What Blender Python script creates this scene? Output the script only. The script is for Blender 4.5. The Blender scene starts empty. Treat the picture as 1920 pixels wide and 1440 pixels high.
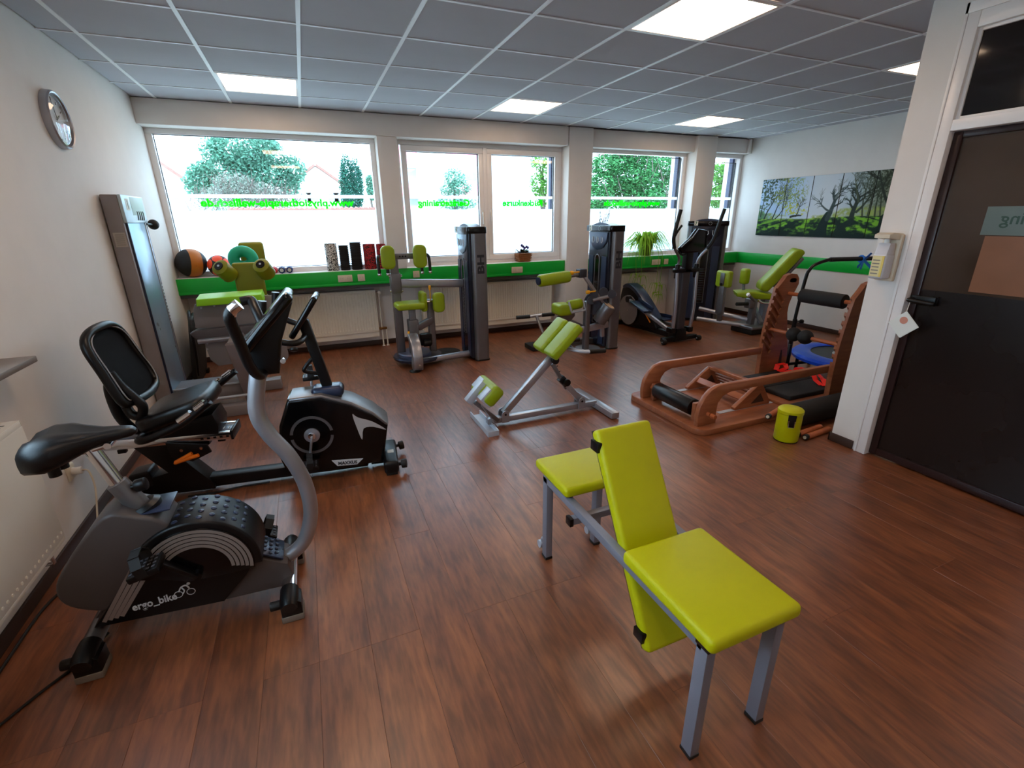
import bpy, bmesh, math, random
import numpy as np
from mathutils import Vector as V, Matrix as Mx

random.seed(7)
scene = bpy.context.scene
COL = scene.collection
PI = math.pi

# ------------------------------------------------------------------ camera
CAM = V((1.3106, 0.0, 1.572))
YAW, PITCH, ROLL = 0.394635, 0.339548, -0.011618
_f = V((math.sin(YAW) * math.cos(PITCH), math.cos(YAW) * math.cos(PITCH), -math.sin(PITCH)))
_r = V((math.cos(YAW), -math.sin(YAW), 0))
_u = _r.cross(_f)
_r2 = math.cos(ROLL) * _r + math.sin(ROLL) * _u
_u2 = -math.sin(ROLL) * _r + math.cos(ROLL) * _u
cd = bpy.data.cameras.new('camera')
cam = bpy.data.objects.new('camera', cd)
COL.objects.link(cam)
cam.matrix_world = Mx(((_r2.x, _u2.x, -_f.x, CAM.x), (_r2.y, _u2.y, -_f.y, CAM.y), (_r2.z, _u2.z, -_f.z, CAM.z), (0, 0, 0, 1)))
cd.sensor_fit = 'HORIZONTAL'; cd.sensor_width = 36.0; cd.lens = 882.85 / 1920 * 36
cd.clip_start = 0.03; cd.clip_end = 300
scene.camera = cam

# ------------------------------------------------------------------ sky, exposure
SKY_COL = (0.56, 0.77, 1.0)
SKY = 6.8
LAMP_COL = (1.0, 0.70, 0.48)
LAMP = 7.4
w = bpy.data.worlds.new('overcast_sky'); scene.world = w; w.use_nodes = True
bg = w.node_tree.nodes['Background']
bg.inputs[0].default_value = (*SKY_COL, 1); bg.inputs[1].default_value = SKY
scene.view_settings.view_transform = 'Standard'
scene.view_settings.look = 'None'
scene.view_settings.gamma = 1.0
scene.view_settings.exposure = 0.5
scene.view_settings.use_curve_mapping = False
scene.cycles.use_denoising = True
scene.cycles.max_bounces = 9
scene.cycles.diffuse_bounces = 5
scene.cycles.glossy_bounces = 3
scene.cycles.adaptive_threshold = 0.02
scene.cycles.transparent_max_bounces = 16
scene.cycles.sample_clamp_indirect = 6.0

# ------------------------------------------------------------------ materials
def lin(c):
    c = c / 255.0
    return c / 12.92 if c <= 0.04045 else ((c + 0.055) / 1.055) ** 2.4
def rgb(r, g, b): return (lin(r), lin(g), lin(b), 1.0)

MATS = {}
def N(nt, kind, **kw):
    n = nt.nodes.new(kind)
    for k, v in kw.items(): setattr(n, k, v)
    return n
def mat(name, col, rough=0.5, metal=0.0, var=0.08, scale=6.0, bump=0.0, bscale=200.0, spec=0.5, coat=0.0, rvar=0.06):
    """principled material with procedural colour / roughness variation and fine relief"""
    if name in MATS: return MATS[name]
    m = bpy.data.materials.new(name); m.use_nodes = True
    nt = m.node_tree; b = nt.nodes['Principled BSDF']; L = nt.links.new
    tc = N(nt, 'ShaderNodeTexCoord'); nz = N(nt, 'ShaderNodeTexNoise')
    nz.inputs['Scale'].default_value = scale; nz.inputs['Detail'].default_value = 4
    L(tc.outputs['Object'], nz.inputs['Vector'])
    mr = N(nt, 'ShaderNodeMapRange')
    mr.inputs[1].default_value = 0.3; mr.inputs[2].default_value = 0.7
    mr.inputs[3].default_value = 1 - var; mr.inputs[4].default_value = 1 + var
    L(nz.outputs[0], mr.inputs[0])
    mx = N(nt, 'ShaderNodeMix'); mx.data_type = 'RGBA'; mx.blend_type = 'MULTIPLY'; mx.inputs[0].default_value = 1.0
    mx.inputs[6].default_value = col
    L(mr.outputs[0], mx.inputs[7]); L(mx.outputs[2], b.inputs['Base Color'])
    mr2 = N(nt, 'ShaderNodeMapRange')
    mr2.inputs[3].default_value = max(0.02, rough - rvar); mr2.inputs[4].default_value = min(1, rough + rvar)
    L(nz.outputs[0], mr2.inputs[0]); L(mr2.outputs[0], b.inputs['Roughness'])
    b.inputs['Metallic'].default_value = metal
    b.inputs['Specular IOR Level'].default_value = spec
    b.inputs['Coat Weight'].default_value = coat
    if bump > 0:
        n2 = N(nt, 'ShaderNodeTexNoise'); n2.inputs['Scale'].default_value = bscale; n2.inputs['Detail'].default_value = 3
        L(tc.outputs['Object'], n2.inputs['Vector'])
        bp = N(nt, 'ShaderNodeBump'); bp.inputs['Strength'].default_value = bump; bp.inputs['Distance'].default_value = 0.002
        L(n2.outputs[0], bp.inputs['Height']); L(bp.outputs[0], b.inputs['Normal'])
    MATS[name] = m
    return m

wallw = mat('wall_paint', rgb(226, 221, 216), 0.75, var=0.02, bump=0.25, bscale=260, spec=0.25)
ceilw = mat('ceiling_tile', rgb(186, 186, 192), 0.85, var=0.03, scale=3, bump=0.35, bscale=420, spec=0.2)
gridw = mat('grid_bar_white', rgb(238, 240, 242), 0.45, var=0.02)
frame_w = mat('window_plastic', rgb(236, 232, 230), 0.3, var=0.02)
greenp = mat('green_paint', rgb(0, 172, 52), 0.4, var=0.05)
basem = mat('baseboard_brown', rgb(58, 38, 30), 0.5, var=0.15, scale=9)
radm = mat('radiator_enamel', rgb(232, 226, 214), 0.35, var=0.02)
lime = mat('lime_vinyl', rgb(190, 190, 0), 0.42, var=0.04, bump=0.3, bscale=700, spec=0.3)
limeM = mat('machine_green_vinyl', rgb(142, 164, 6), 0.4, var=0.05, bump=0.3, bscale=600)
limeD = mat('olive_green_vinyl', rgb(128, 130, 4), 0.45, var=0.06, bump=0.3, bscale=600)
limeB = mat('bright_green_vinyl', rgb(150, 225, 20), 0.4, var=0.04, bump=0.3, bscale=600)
silver = mat('silver_paint', rgb(168, 168, 174), 0.34, 0.75, var=0.05, scale=12)
silverD = mat('grey_metallic_paint', rgb(120, 118, 120), 0.36, 0.7, var=0.05, scale=12)
greyp = mat('grey_powder_coat', rgb(128, 130, 142), 0.42, 0.2, var=0.05, bump=0.2, bscale=900)
sheetg = mat('grey_sheet_metal', rgb(140, 134, 136), 0.5, 0.15, var=0.06)
chrome = mat('chrome', rgb(225, 225, 228), 0.12, 1.0, var=0.03)
blackp = mat('black_plastic', rgb(9, 9, 11), 0.36, var=0.2, bump=0.15, bscale=500, spec=0.32)
blackg = mat('black_gloss_plastic', rgb(6, 6, 8), 0.16, var=0.2, spec=0.35)
blackr = mat('black_rubber', rgb(11, 11, 12), 0.6, var=0.2, bump=0.3, bscale=300)
blackv = mat('black_vinyl', rgb(9, 9, 11), 0.3, var=0.15, bump=0.25, bscale=500, spec=0.4)
foam = mat('black_foam', rgb(13, 13, 15), 0.75, var=0.2, bump=0.5, bscale=350)
meshfab = mat('black_mesh_fabric', rgb(4, 4, 5), 0.8, spec=0.15, var=0.2, bump=0.5, bscale=900)
navyp = mat('blue_black_plastic', rgb(38, 48, 72), 0.3, 0.2, var=0.1)
towerd = mat('tower_dark_shell', rgb(22, 27, 42), 0.2, 0.25, var=0.1)
whitep = mat('white_plastic', rgb(226, 222, 214), 0.35, var=0.03)
creamp = mat('cream_plastic', rgb(214, 202, 180), 0.4, var=0.03)
yellowp = mat('yellow_plastic', rgb(240, 170, 20), 0.35, var=0.05)
orangep = mat('orange_plastic', rgb(255, 125, 20), 0.35, var=0.05)
redf = mat('red_strap', rgb(240, 20, 10), 0.55, var=0.08)
bluef = mat('blue_band', rgb(10, 110, 205), 0.5, var=0.1)
bluev = mat('blue_vinyl', rgb(8, 70, 205), 0.32, var=0.1, scale=20, bump=0.8, bscale=25)
tealf = mat('teal_cushion', rgb(20, 178, 140), 0.6, var=0.06, bump=0.3, bscale=300)
paper = mat('paper_white', rgb(225, 228, 222), 0.6, var=0.02)
inkg = mat('print_green', rgb(20, 90, 50), 0.5)
inkd = mat('print_dark', rgb(30, 34, 40), 0.5)
inkw = mat('print_light', rgb(205, 210, 215), 0.5)
steelbl = mat('brushed_panel', rgb(150, 176, 196), 0.3, 0.55, var=0.04)
taper = mat('sandal_orange', rgb(190, 110, 24), 0.5, var=0.06, bump=0.4, bscale=400)
orangeb = mat('ball_orange', rgb(255, 80, 30), 0.5, var=0.05, bump=0.4, bscale=400)
navyb = mat('dumbbell_blue', rgb(20, 40, 110), 0.4, var=0.08)
redb = mat('dumbbell_red', rgb(205, 20, 30), 0.4, var=0.08)
wicker = mat('wicker', rgb(150, 95, 50), 0.7, var=0.3, scale=60, bump=0.8, bscale=160)
terraw = mat('grey_wood_board', rgb(120, 108, 100), 0.45, var=0.12, scale=8)
paleb = mat('pale_metal', rgb(186, 194, 206), 0.42, 0.3, var=0.03, rvar=0.02)

def wood_mat(name, c1, c2, rough=0.4, axis=0, s=1.0, val=(0.85, 1.14), spec=0.5, fleck=0.0, bmp=0.1):
    m = bpy.data.materials.new(name); m.use_nodes = True
    nt = m.node_tree; b = nt.nodes['Principled BSDF']; L = nt.links.new
    tc = N(nt, 'ShaderNodeTexCoord'); mp = N(nt, 'ShaderNodeMapping')
    sc = [22 * s, 22 * s, 22 * s]; sc[axis] = 2.6 * s
    mp.inputs['Scale'].default_value = sc
    oi = N(nt, 'ShaderNodeObjectInfo'); vm = N(nt, 'ShaderNodeVectorMath'); vm.operation = 'ADD'
    mu = N(nt, 'ShaderNodeMath'); mu.operation = 'MULTIPLY'; mu.inputs[1].default_value = 37.0
    L(oi.outputs['Random'], mu.inputs[0])
    L(tc.outputs['Object'], vm.inputs[0]); L(mu.outputs[0], vm.inputs[1]); L(vm.outputs[0], mp.inputs['Vector'])
    nz = N(nt, 'ShaderNodeTexNoise'); nz.inputs['Scale'].default_value = 1.0; nz.inputs['Detail'].default_value = 7; nz.inputs['Roughness'].default_value = 0.62; nz.inputs['Distortion'].default_value = 0.6
    b.inputs['Specular IOR Level'].default_value = spec
    L(mp.outputs[0], nz.inputs['Vector'])
    rp = N(nt, 'ShaderNodeValToRGB')
    rp.color_ramp.elements[0].position = 0.3; rp.color_ramp.elements[0].color = c2
    rp.color_ramp.elements[1].position = 0.68; rp.color_ramp.elements[1].color = c1
    L(nz.outputs[0], rp.inputs[0])
    hs = N(nt, 'ShaderNodeHueSaturation'); mr = N(nt, 'ShaderNodeMapRange')
    mr.inputs[3].default_value = val[0]; mr.inputs[4].default_value = val[1]
    L(oi.outputs['Random'], mr.inputs[0]); L(mr.outputs[0], hs.inputs['Value']); L(rp.outputs[0], hs.inputs['Color'])
    if fleck:
        mp2 = N(nt, 'ShaderNodeMapping'); s2 = [60, 60, 60]; s2[axis] = 9; mp2.inputs['Scale'].default_value = s2
        L(vm.outputs[0], mp2.inputs['Vector']); n3 = N(nt, 'ShaderNodeTexNoise'); n3.inputs['Detail'].default_value = 5; L(mp2.outputs[0], n3.inputs['Vector']); n3.inputs['Scale'].default_value = 1.0
        n4 = N(nt, 'ShaderNodeTexNoise'); n4.inputs['Scale'].default_value = 5.0; n4.inputs['Detail'].default_value = 4; L(vm.outputs[0], n4.inputs['Vector'])
        sm = N(nt, 'ShaderNodeMath', operation='MULTIPLY_ADD'); sm.inputs[1].default_value = 0.6; L(n4.outputs[0], sm.inputs[0]); L(n3.outputs[0], sm.inputs[2])
        mr3 = N(nt, 'ShaderNodeMapRange'); mr3.inputs[1].default_value = 0.60; mr3.inputs[2].default_value = 0.95; mr3.inputs[3].default_value = 1 - fleck; mr3.inputs[4].default_value = 1 + fleck * 0.6; L(sm.outputs[0], mr3.inputs[0])
        mxf = N(nt, 'ShaderNodeMix'); mxf.data_type = 'RGBA'; mxf.blend_type = 'MULTIPLY'; mxf.inputs[0].default_value = 1.0
        L(hs.outputs[0], mxf.inputs[6]); L(mr3.outputs[0], mxf.inputs[7]); L(mxf.outputs[2], b.inputs['Base Color'])
    else: L(hs.outputs[0], b.inputs['Base Color'])
    mr2 = N(nt, 'ShaderNodeMapRange'); mr2.inputs[3].default_value = rough + 0.06; mr2.inputs[4].default_value = rough - 0.06
    L(nz.outputs[0], mr2.inputs[0]); L(mr2.outputs[0], b.inputs['Roughness'])
    bp = N(nt, 'ShaderNodeBump'); bp.inputs['Strength'].default_value = bmp; bp.inputs['Distance'].default_value = 0.002
    L(nz.outputs[0], bp.inputs['Height']); L(bp.outputs[0], b.inputs['Normal'])
    MATS[name] = m
    return m
floorw = wood_mat('floor_vinyl_plank', rgb(140, 82, 48), rgb(98, 50, 27), 0.35, axis=1, s=0.75, val=(0.92, 1.08), spec=1.0, fleck=0.34, bmp=0.02)
floorb = mat('floor_screed', rgb(60, 36, 28), 0.7)
beech = wood_mat('beech_wood', rgb(162, 97, 62), rgb(130, 72, 45), 0.35, axis=0)
beechd = wood_mat('dowel_wood', rgb(186, 104, 62), rgb(160, 84, 46), 0.4, axis=1)

def emis(name, col, strength):
    m = bpy.data.materials.new(name); m.use_nodes = True
    nt = m.node_tree; nt.nodes.clear()
    e = N(nt, 'ShaderNodeEmission'); o = N(nt, 'ShaderNodeOutputMaterial')
    e.inputs[0].default_value = (*col, 1); e.inputs[1].default_value = strength
    nt.links.new(e.outputs[0], o.inputs[0])
    return m
lampm = emis('lamp_diffuser', LAMP_COL, LAMP)
def glass_mat(name, tint, gloss=0.06):
    m = bpy.data.materials.new(name); m.use_nodes = True
    nt = m.node_tree; nt.nodes.clear(); L = nt.links.new
    t = N(nt, 'ShaderNodeBsdfTransparent'); t.inputs[0].default_value = tint
    g = N(nt, 'ShaderNodeBsdfGlossy'); g.inputs['Roughness'].default_value = 0.02
    lw = N(nt, 'ShaderNodeLayerWeight'); pw = N(nt, 'ShaderNodeMath', operation='POWER'); pw.inputs[1].default_value = 4.0; fr = N(nt, 'ShaderNodeMath', operation='MULTIPLY_ADD'); fr.inputs[1].default_value = 0.9; fr.inputs[2].default_value = 0.05
    lw.inputs[0].default_value = 0.5; L(lw.outputs['Facing'], pw.inputs[0]); L(pw.outputs[0], fr.inputs[0])
    mx = N(nt, 'ShaderNodeMixShader'); o = N(nt, 'ShaderNodeOutputMaterial')
    L(fr.outputs[0], mx.inputs[0]); L(t.outputs[0], mx.inputs[1]); L(g.outputs[0], mx.inputs[2]); L(mx.outputs[0], o.inputs[0])
    return m
paneg = glass_mat('window_glass', (0.93, 0.96, 0.95, 1))
clockg = glass_mat('clock_glass', (0.95, 0.95, 0.95, 1))
def film_mat(name, col, clear, dif=0.22):
    m = bpy.data.materials.new(name); m.use_nodes = True
    nt = m.node_tree; nt.nodes.clear(); L = nt.links.new
    t = N(nt, 'ShaderNodeBsdfTranslucent'); t.inputs[0].default_value = col
    d = N(nt, 'ShaderNodeBsdfDiffuse'); d.inputs[0].default_value = col
    tr = N(nt, 'ShaderNodeBsdfTransparent')
    a = N(nt, 'ShaderNodeMixShader'); a.inputs[0].default_value = dif
    b = N(nt, 'ShaderNodeMixShader'); b.inputs[0].default_value = clear
    o = N(nt, 'ShaderNodeOutputMaterial')
    L(t.outputs[0], a.inputs[1]); L(d.outputs[0], a.inputs[2]); L(a.outputs[0], b.inputs[1]); L(tr.outputs[0], b.inputs[2]); L(b.outputs[0], o.inputs[0])
    return m
film = film_mat('frosted_film', (0.95, 0.96, 0.98, 1), 0.04)
textgreen = film_mat('window_letter_green', (0.0, 0.72, 0.02, 1), 0.0)
tintg = mat('tinted_door_glass', rgb(62, 48, 38), 0.14, var=0.25, scale=2.0, spec=0.6)
tintd = mat('dark_door_panel', rgb(20, 13, 12), 0.28, var=0.3, scale=2.0)
transg = mat('dark_transom_glass', rgb(14, 10, 9), 0.07, var=0.2, spec=0.7)
doorfr = mat('brown_door_metal', rgb(44, 26, 26), 0.3, 0.2)

# ------------------------------------------------------------------ mesh building
class MB:
    """collects shapes and builds them as ONE mesh object"""
    def __init__(s, M=None): s.v = []; s.f = []; s.M = M
    def add(s, vs, fs):
        n = len(s.v)
        s.v += [(s.M @ V(p)) if s.M else V(p) for p in vs]
        s.f += [[i + n for i in f] for f in fs]
        return s
    def bm(s, b):
        b.verts.index_update()
        s.add([tuple(v.co) for v in b.verts], [[v.index for v in f.verts] for f in b.faces]); b.free(); return s
    def box(s, lo, hi, bev=0.0, seg=2):
        c = [(a + b) / 2 for a, b in zip(lo, hi)]; d = [abs(b - a) for a, b in zip(lo, hi)]
        return s.obox(Mx.Translation(c), d, bev, seg)
    def obox(s, M, d, bev=0.0, seg=2):
        if bev <= 0:
            vs = [M @ V((x * d[0] / 2, y * d[1] / 2, z * d[2] / 2)) for x in (-1, 1) for y in (-1, 1) for z in (-1, 1)]
            return s.add(vs, [(0, 1, 3, 2), (4, 6, 7, 5), (0, 4, 5, 1), (2, 3, 7, 6), (0, 2, 6, 4), (1, 5, 7, 3)])
        b = bmesh.new(); bmesh.ops.create_cube(b, size=1.0)
        for v in b.verts: v.co = V((v.co.x * d[0], v.co.y * d[1], v.co.z * d[2]))
        bmesh.ops.bevel(b, geom=list(b.edges), offset=min(bev, min(d) * 0.49), segments=seg, profile=0.5, affect='EDGES')
        bmesh.ops.transform(b, matrix=M, verts=b.verts)
        return s.bm(b)
    def beam(s, a, b, w, h, up=(0, 0, 1), bev=0.0, seg=2):
        """box from a to b, w across, h along the up hint"""
        a, b = V(a), V(b); x = (b - a); L = x.length; x.normalize()
        u = V(up); y = u.cross(x)
        if y.length < 1e-4: y = V((0, 1, 0)).cross(x)
        y.normalize(); z = x.cross(y)
        M = Mx((( x.x, y.x, z.x, (a.x + b.x) / 2), (x.y, y.y, z.y, (a.y + b.y) / 2), (x.z, y.z, z.z, (a.z + b.z) / 2), (0, 0, 0, 1)))
        return s.obox(M, (L, w, h), bev, seg)
    def tube(s, pts, r, n=10, smooth=0, closed=False, cap=True):
        pts = [V(p) for p in pts]
        rs = list(r) if hasattr(r, '__len__') else [r] * len(pts)
        if smooth:
            P, Rr = [], []
            m = len(pts)
            rng = range(m) if closed else range(m - 1)
            for i in rng:
                g = lambda k: pts[k % m] if closed else pts[max(0, min(m - 1, k))]
                p0, p1, p2, p3 = g(i - 1), g(i), g(i + 1), g(i + 2)
                for j in range(smooth):
                    t = j / smooth
                    P.append(0.5 * ((2 * p1) + (p2 - p0) * t + (2 * p0 - 5 * p1 + 4 * p2 - p3) * t * t + (3 * p1 - p0 - 3 * p2 + p3) * t ** 3))
                    Rr.append(rs[i] + (rs[(i + 1) % m] - rs[i]) * t)
            if not closed: P.append(pts[-1]); Rr.append(rs[-1])
            pts, rs = P, Rr
        m = len(pts); vs = []; fs = []
        up = None
        for i in range(m):
            if closed: d = pts[(i + 1) % m] - pts[i - 1]
            else: d = pts[min(i + 1, m - 1)] - pts[max(i - 1, 0)]
            d.normalize()
            if up is None:
                up = V((0, 0, 1)) if abs(d.z) < 0.9 else V((1, 0, 0))
            x = up.cross(d)
            if x.length < 1e-5: x = V((1, 0, 0)).cross(d)
            x.normalize(); up = d.cross(x)
            for k in range(n):
                a = 2 * PI * k / n
                vs.append(pts[i] + (x * math.cos(a) + up * math.sin(a)) * rs[i])
        for i in range(m if closed else m - 1):
            j = (i + 1) % m
            for k in range(n):
                l = (k + 1) % n
                fs.append((i * n + k, i * n + l, j * n + l, j * n + k))
        if cap and not closed:
            fs.append(tuple(range(n - 1, -1, -1))); fs.append(tuple((m - 1) * n + k for k in range(n)))
        return s.add(vs, fs)
    def cyl(s, a, b, r, r2=None, n=20, bev=0.0):
        a, b = V(a), V(b)
        if bev:
            d = (b - a).normalized() * bev
            return s.tube([a, a + d * 0.3, a + d, b - d, b - d * 0.3, b], [r - bev, r - bev * 0.3, r, r, r - bev * 0.3, r - bev], n)
        return s.tube([a, b], [r, r if r2 is None else r2], n)
    def prism(s, poly, o, u, v, wv, bev=0.0, seg=2):
        """polygon in the (u, v) plane at o, extruded along the vector wv"""
        o, u, v, wv = V(o), V(u), V(v), V(wv)
        if bev <= 0:
            n = len(poly)
            vs = [o + u * p[0] + v * p[1] for p in poly] + [o + u * p[0] + v * p[1] + wv for p in poly]
            fs = [tuple(range(n - 1, -1, -1)), tuple(range(n, 2 * n))] + [(i, (i + 1) % n, n + (i + 1) % n, n + i) for i in range(n)]
            return s.add(vs, fs)
        b = bmesh.new()
        lo = [b.verts.new(o + u * p[0] + v * p[1]) for p in poly]; hi = [b.verts.new(o + u * p[0] + v * p[1] + wv) for p in poly]
        n = len(poly)
        b.faces.new(lo[::-1]); b.faces.new(hi)
        for i in range(n): b.faces.new((lo[i], lo[(i + 1) % n], hi[(i + 1) % n], hi[i]))
        bmesh.ops.recalc_face_normals(b, faces=b.faces)
        rim = [e for e in b.edges if (e.verts[0] in lo) == (e.verts[1] in lo)]
        bmesh.ops.bevel(b, geom=rim, offset=bev, segments=seg, profile=0.5, affect='EDGES')
        return s.bm(b)
    def xz(s, poly, y0, y1, bev=0.0, seg=2): return s.prism(poly, (0, y0, 0), (1, 0, 0), (0, 0, 1), (0, y1 - y0, 0), bev, seg)
    def yz(s, poly, x0, x1, bev=0.0, seg=2): return s.prism(poly, (x0, 0, 0), (0, 1, 0), (0, 0, 1), (x1 - x0, 0, 0), bev, seg)
    def xy(s, poly, z0, z1, bev=0.0, seg=2): return s.prism(poly, (0, 0, z0), (1, 0, 0), (0, 1, 0), (0, 0, z1 - z0), bev, seg)
    def lathe(s, prof, o, ax=(0, 0, 1), n=28):
        """profile of (radius, height) turned about ax through o"""
        o, ax = V(o), V(ax).normalized()
        x = ax.orthogonal().normalized(); y = ax.cross(x)
        vs, fs = [], []
        for r, h in prof:
            for k in range(n):
                a = 2 * PI * k / n
                vs.append(o + ax * h + (x * math.cos(a) + y * math.sin(a)) * max(r, 1e-5))
        m = len(prof)
        for i in range(m - 1):
            for k in range(n):
                l = (k + 1) % n
                fs.append((i * n + k, i * n + l, (i + 1) * n + l, (i + 1) * n + k))
        return s.add(vs, fs)
    def ball(s, c, r, n=20, m=12, sc=(1, 1, 1)):
        prof = [(math.sin(PI * i / m) * r, -math.cos(PI * i / m) * r) for i in range(m + 1)]
        k = len(s.v); s.lathe(prof, (0, 0, 0), (0, 0, 1), n)
        if s.M: raise ValueError
        c = V(c)
        for i in range(k, len(s.v)): s.v[i] = V((s.v[i].x * sc[0], s.v[i].y * sc[1], s.v[i].z * sc[2])) + c
        return s
    def torus(s, c, R, r, ax=(0, 0, 1), n=40, k=12):
        c, ax = V(c), V(ax).normalized(); x = ax.orthogonal().normalized(); y = ax.cross(x)
        return s.tube([c + (x * math.cos(2 * PI * i / n) + y * math.sin(2 * PI * i / n)) * R for i in range(n)], r, k, 0, True)
    def build(s, name, m, parent=None, label=None, sharp=38, kind=None):
        me = bpy.data.meshes.new(name)
        off = OFF.get(parent.name, V((0, 0, 0))) if parent else None
        if off is None:
            xs = [v.x for v in s.v]; ys = [v.y for v in s.v]; zs = [v.z for v in s.v]
            off = V(((min(xs) + max(xs)) / 2, (min(ys) + max(ys)) / 2, min(zs)))
        me.from_pydata([tuple(v - off) for v in s.v], [], s.f)
        b = bmesh.new(); b.from_mesh(me); bmesh.ops.recalc_face_normals(b, faces=b.faces); b.to_mesh(me); b.free()
        for p in me.polygons: p.use_smooth = True
        me.set_sharp_from_angle(angle=math.radians(sharp))
        me.materials.append(m)
        o = bpy.data.objects.new(name, me); COL.objects.link(o)
        if parent: o.parent = parent
        else: o.location = off
        OFF[o.name] = off
        if label: o['label'] = label
        if kind: o['kind'] = kind
        return o
OFF = {}
def thing(name, label, cat, loc, group=None):
    o = bpy.data.objects.new(name, None); COL.objects.link(o); o.empty_display_size = 0.1
    o.location = loc; OFF[o.name] = V(loc)
    o['label'] = label; o['category'] = cat
    if group: o['group'] = group
    return o
def tag(o, label, cat, group=None):
    o['label'] = label; o['category'] = cat
    if group: o['group'] = group
    return o
def struct(name, b, m, label=None):
    o = b.build(name, m); o['kind'] = 'structure'
    if label: o['label'] = label
    return o
def dup(o, dv, parent=None):
    """copy of an object and everything under it, moved by dv"""
    c = o.copy(); COL.objects.link(c); c.parent = parent
    if parent is None or dv: c.location = o.location + V(dv or (0, 0, 0))
    OFF[c.name] = OFF[o.name] + V(dv or (0, 0, 0))
    for ch in list(o.children): dup(ch, None, c)
    return c
def text(name, body, size, o, u, v, m, parent, depth=0.0008, align='LEFT', bold=0.0, label=None, width=None):
    """flat lettering: baseline start o, reading direction u, up v"""
    cu = bpy.data.curves.new(name, 'FONT'); cu.body = body; cu.size = size; cu.align_x = align; cu.extrude = depth; cu.offset = bold
    cu.resolution_u = 3
    t = bpy.data.objects.new(name, cu); COL.objects.link(t)
    bpy.context.view_layer.update()
    me0 = bpy.data.meshes.new_from_object(t.evaluated_get(bpy.context.evaluated_depsgraph_get()))
    b = MB(); u, v, o = V(u).normalized(), V(v).normalized(), V(o); nrm = u.cross(v)
    k = 1.0
    if width:
        xs = [p.co.x for p in me0.vertices]; k = width / max(1e-6, max(xs) - min(xs))
    b.add([o + u * p.co.x * k + v * p.co.y + nrm * p.co.z for p in me0.vertices], [list(p.vertices) for p in me0.polygons])
    bpy.data.objects.remove(t); bpy.data.curves.remove(cu); bpy.data.meshes.remove(me0)
    return b.build(name, m, parent, label, sharp=20)
def circ(c, r, a0=0, a1=360, n=24):
    return [(c[0] + r * math.cos(math.radians(a0 + (a1 - a0) * i / n)), c[1] + r * math.sin(math.radians(a0 + (a1 - a0) * i / n))) for i in range(n + (0 if a1 - a0 >= 360 else 1))]
def rrect(x0, y0, x1, y1, r, n=5):
    out = []
    for cx, cy, a in ((x1 - r, y0 + r, -90), (x1 - r, y1 - r, 0), (x0 + r, y1 - r, 90), (x0 + r, y0 + r, 180)):
        out += [(cx + r * math.cos(math.radians(a + 90 * i / n)), cy + r * math.sin(math.radians(a + 90 * i / n))) for i in range(n + 1)]
    return out
def smoothpoly(pts, k=6):
    out = []; m = len(pts)
    for i in range(m):
        p0, p1, p2, p3 = [V((*pts[(i + j) % m], 0)) for j in (-1, 0, 1, 2)]
        for j in range(k):
            t = j / k
            q = 0.5 * ((2 * p1) + (p2 - p0) * t + (2 * p0 - 5 * p1 + 4 * p2 - p3) * t * t + (3 * p1 - p0 - 3 * p2 + p3) * t ** 3)
            out.append((q.x, q.y))
    return out

# ================================================================== THE ROOM
CE = 2.667           # ceiling
GX0, GY0, T = 0.20, 3.57, 0.625
XL, XR, YB, YF = 0.0, 7.9, 6.32, -1.7
fl = struct('floor', MB().box((-0.15, YF - 0.1, -0.12), (8.05, 6.5, -0.008)), floorb)
# vinyl planks, running towards the window wall
PW, PL = 0.19, 1.24
def plank_at(x, y, l, cache={}):
    key = round(l, 3)
    if key not in cache:
        g = 0.0002
        o = MB().box((0 + g, 0 + g, -0.008), (PW - g, l - g, 0.0), 0.0006, 1).build('plank', floorw, fl)
        cache[key] = o.data; bpy.data.objects.remove(o)
    o = bpy.data.objects.new('plank', cache[key]); COL.objects.link(o); o.parent = fl
    o.location = (x, y, 0); OFF[o.name] = V((x, y, 0))
rp = random.Random(3)
x = 0.0; i = 0
while x < XR - 0.02:
    y0 = -0.35 if x < 4.7 else 1.9
    y = y0 - (0.62 if i % 2 else 0.31 * (i % 4)) ; i += 1
    while y < YB:
        a = max(y, y0); e = min(y + PL, YB)
        if e - a > 0.05: plank_at(x, a, round(e - a, 3))
        y += PL
    x += PW

WY0, WY1, WZ0, WZ1 = 0.25, 2.45, 1.012, 2.25      # the side window over the sill board
wl = struct('wall_left', MB().box((-0.14, YF - 0.1, 0), (0.0, 6.5, WZ0)).box((-0.14, YF - 0.1, WZ1), (0.0, 6.5, CE + 0.05)).box((-0.14, YF - 0.1, WZ0), (0.0, WY0, WZ1)).box((-0.14, WY1, WZ0), (0.0, 6.5, WZ1)), wallw)
b = MB()
for lo, hi in (((WY0, WZ0), (WY1, WZ0 + 0.07)), ((WY0, WZ1 - 0.07), (WY1, WZ1)), ((WY0, WZ0 + 0.07), (WY0 + 0.07, WZ1 - 0.07)), ((WY1 - 0.07, WZ0 + 0.07), (WY1, WZ1 - 0.07))):
    b.box((-0.12, lo[0], lo[1]), (-0.06, hi[0], hi[1]), 0.004)
w6 = struct('window_6', b, frame_w)
MB().box((-0.092, WY0 + 0.07, WZ0 + 0.07), (-0.088, WY1 - 0.07, WZ1 - 0.07)).build('pane', paneg, w6)
wr = struct('wall_right', MB().box((XR, 1.5, 0), (XR + 0.14, 6.5, CE + 0.05)), wallw)
struct('wall_front', MB().box((-0.1, YF - 0.14, 0), (8.0, YF, CE + 0.05)), wallw)
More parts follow.
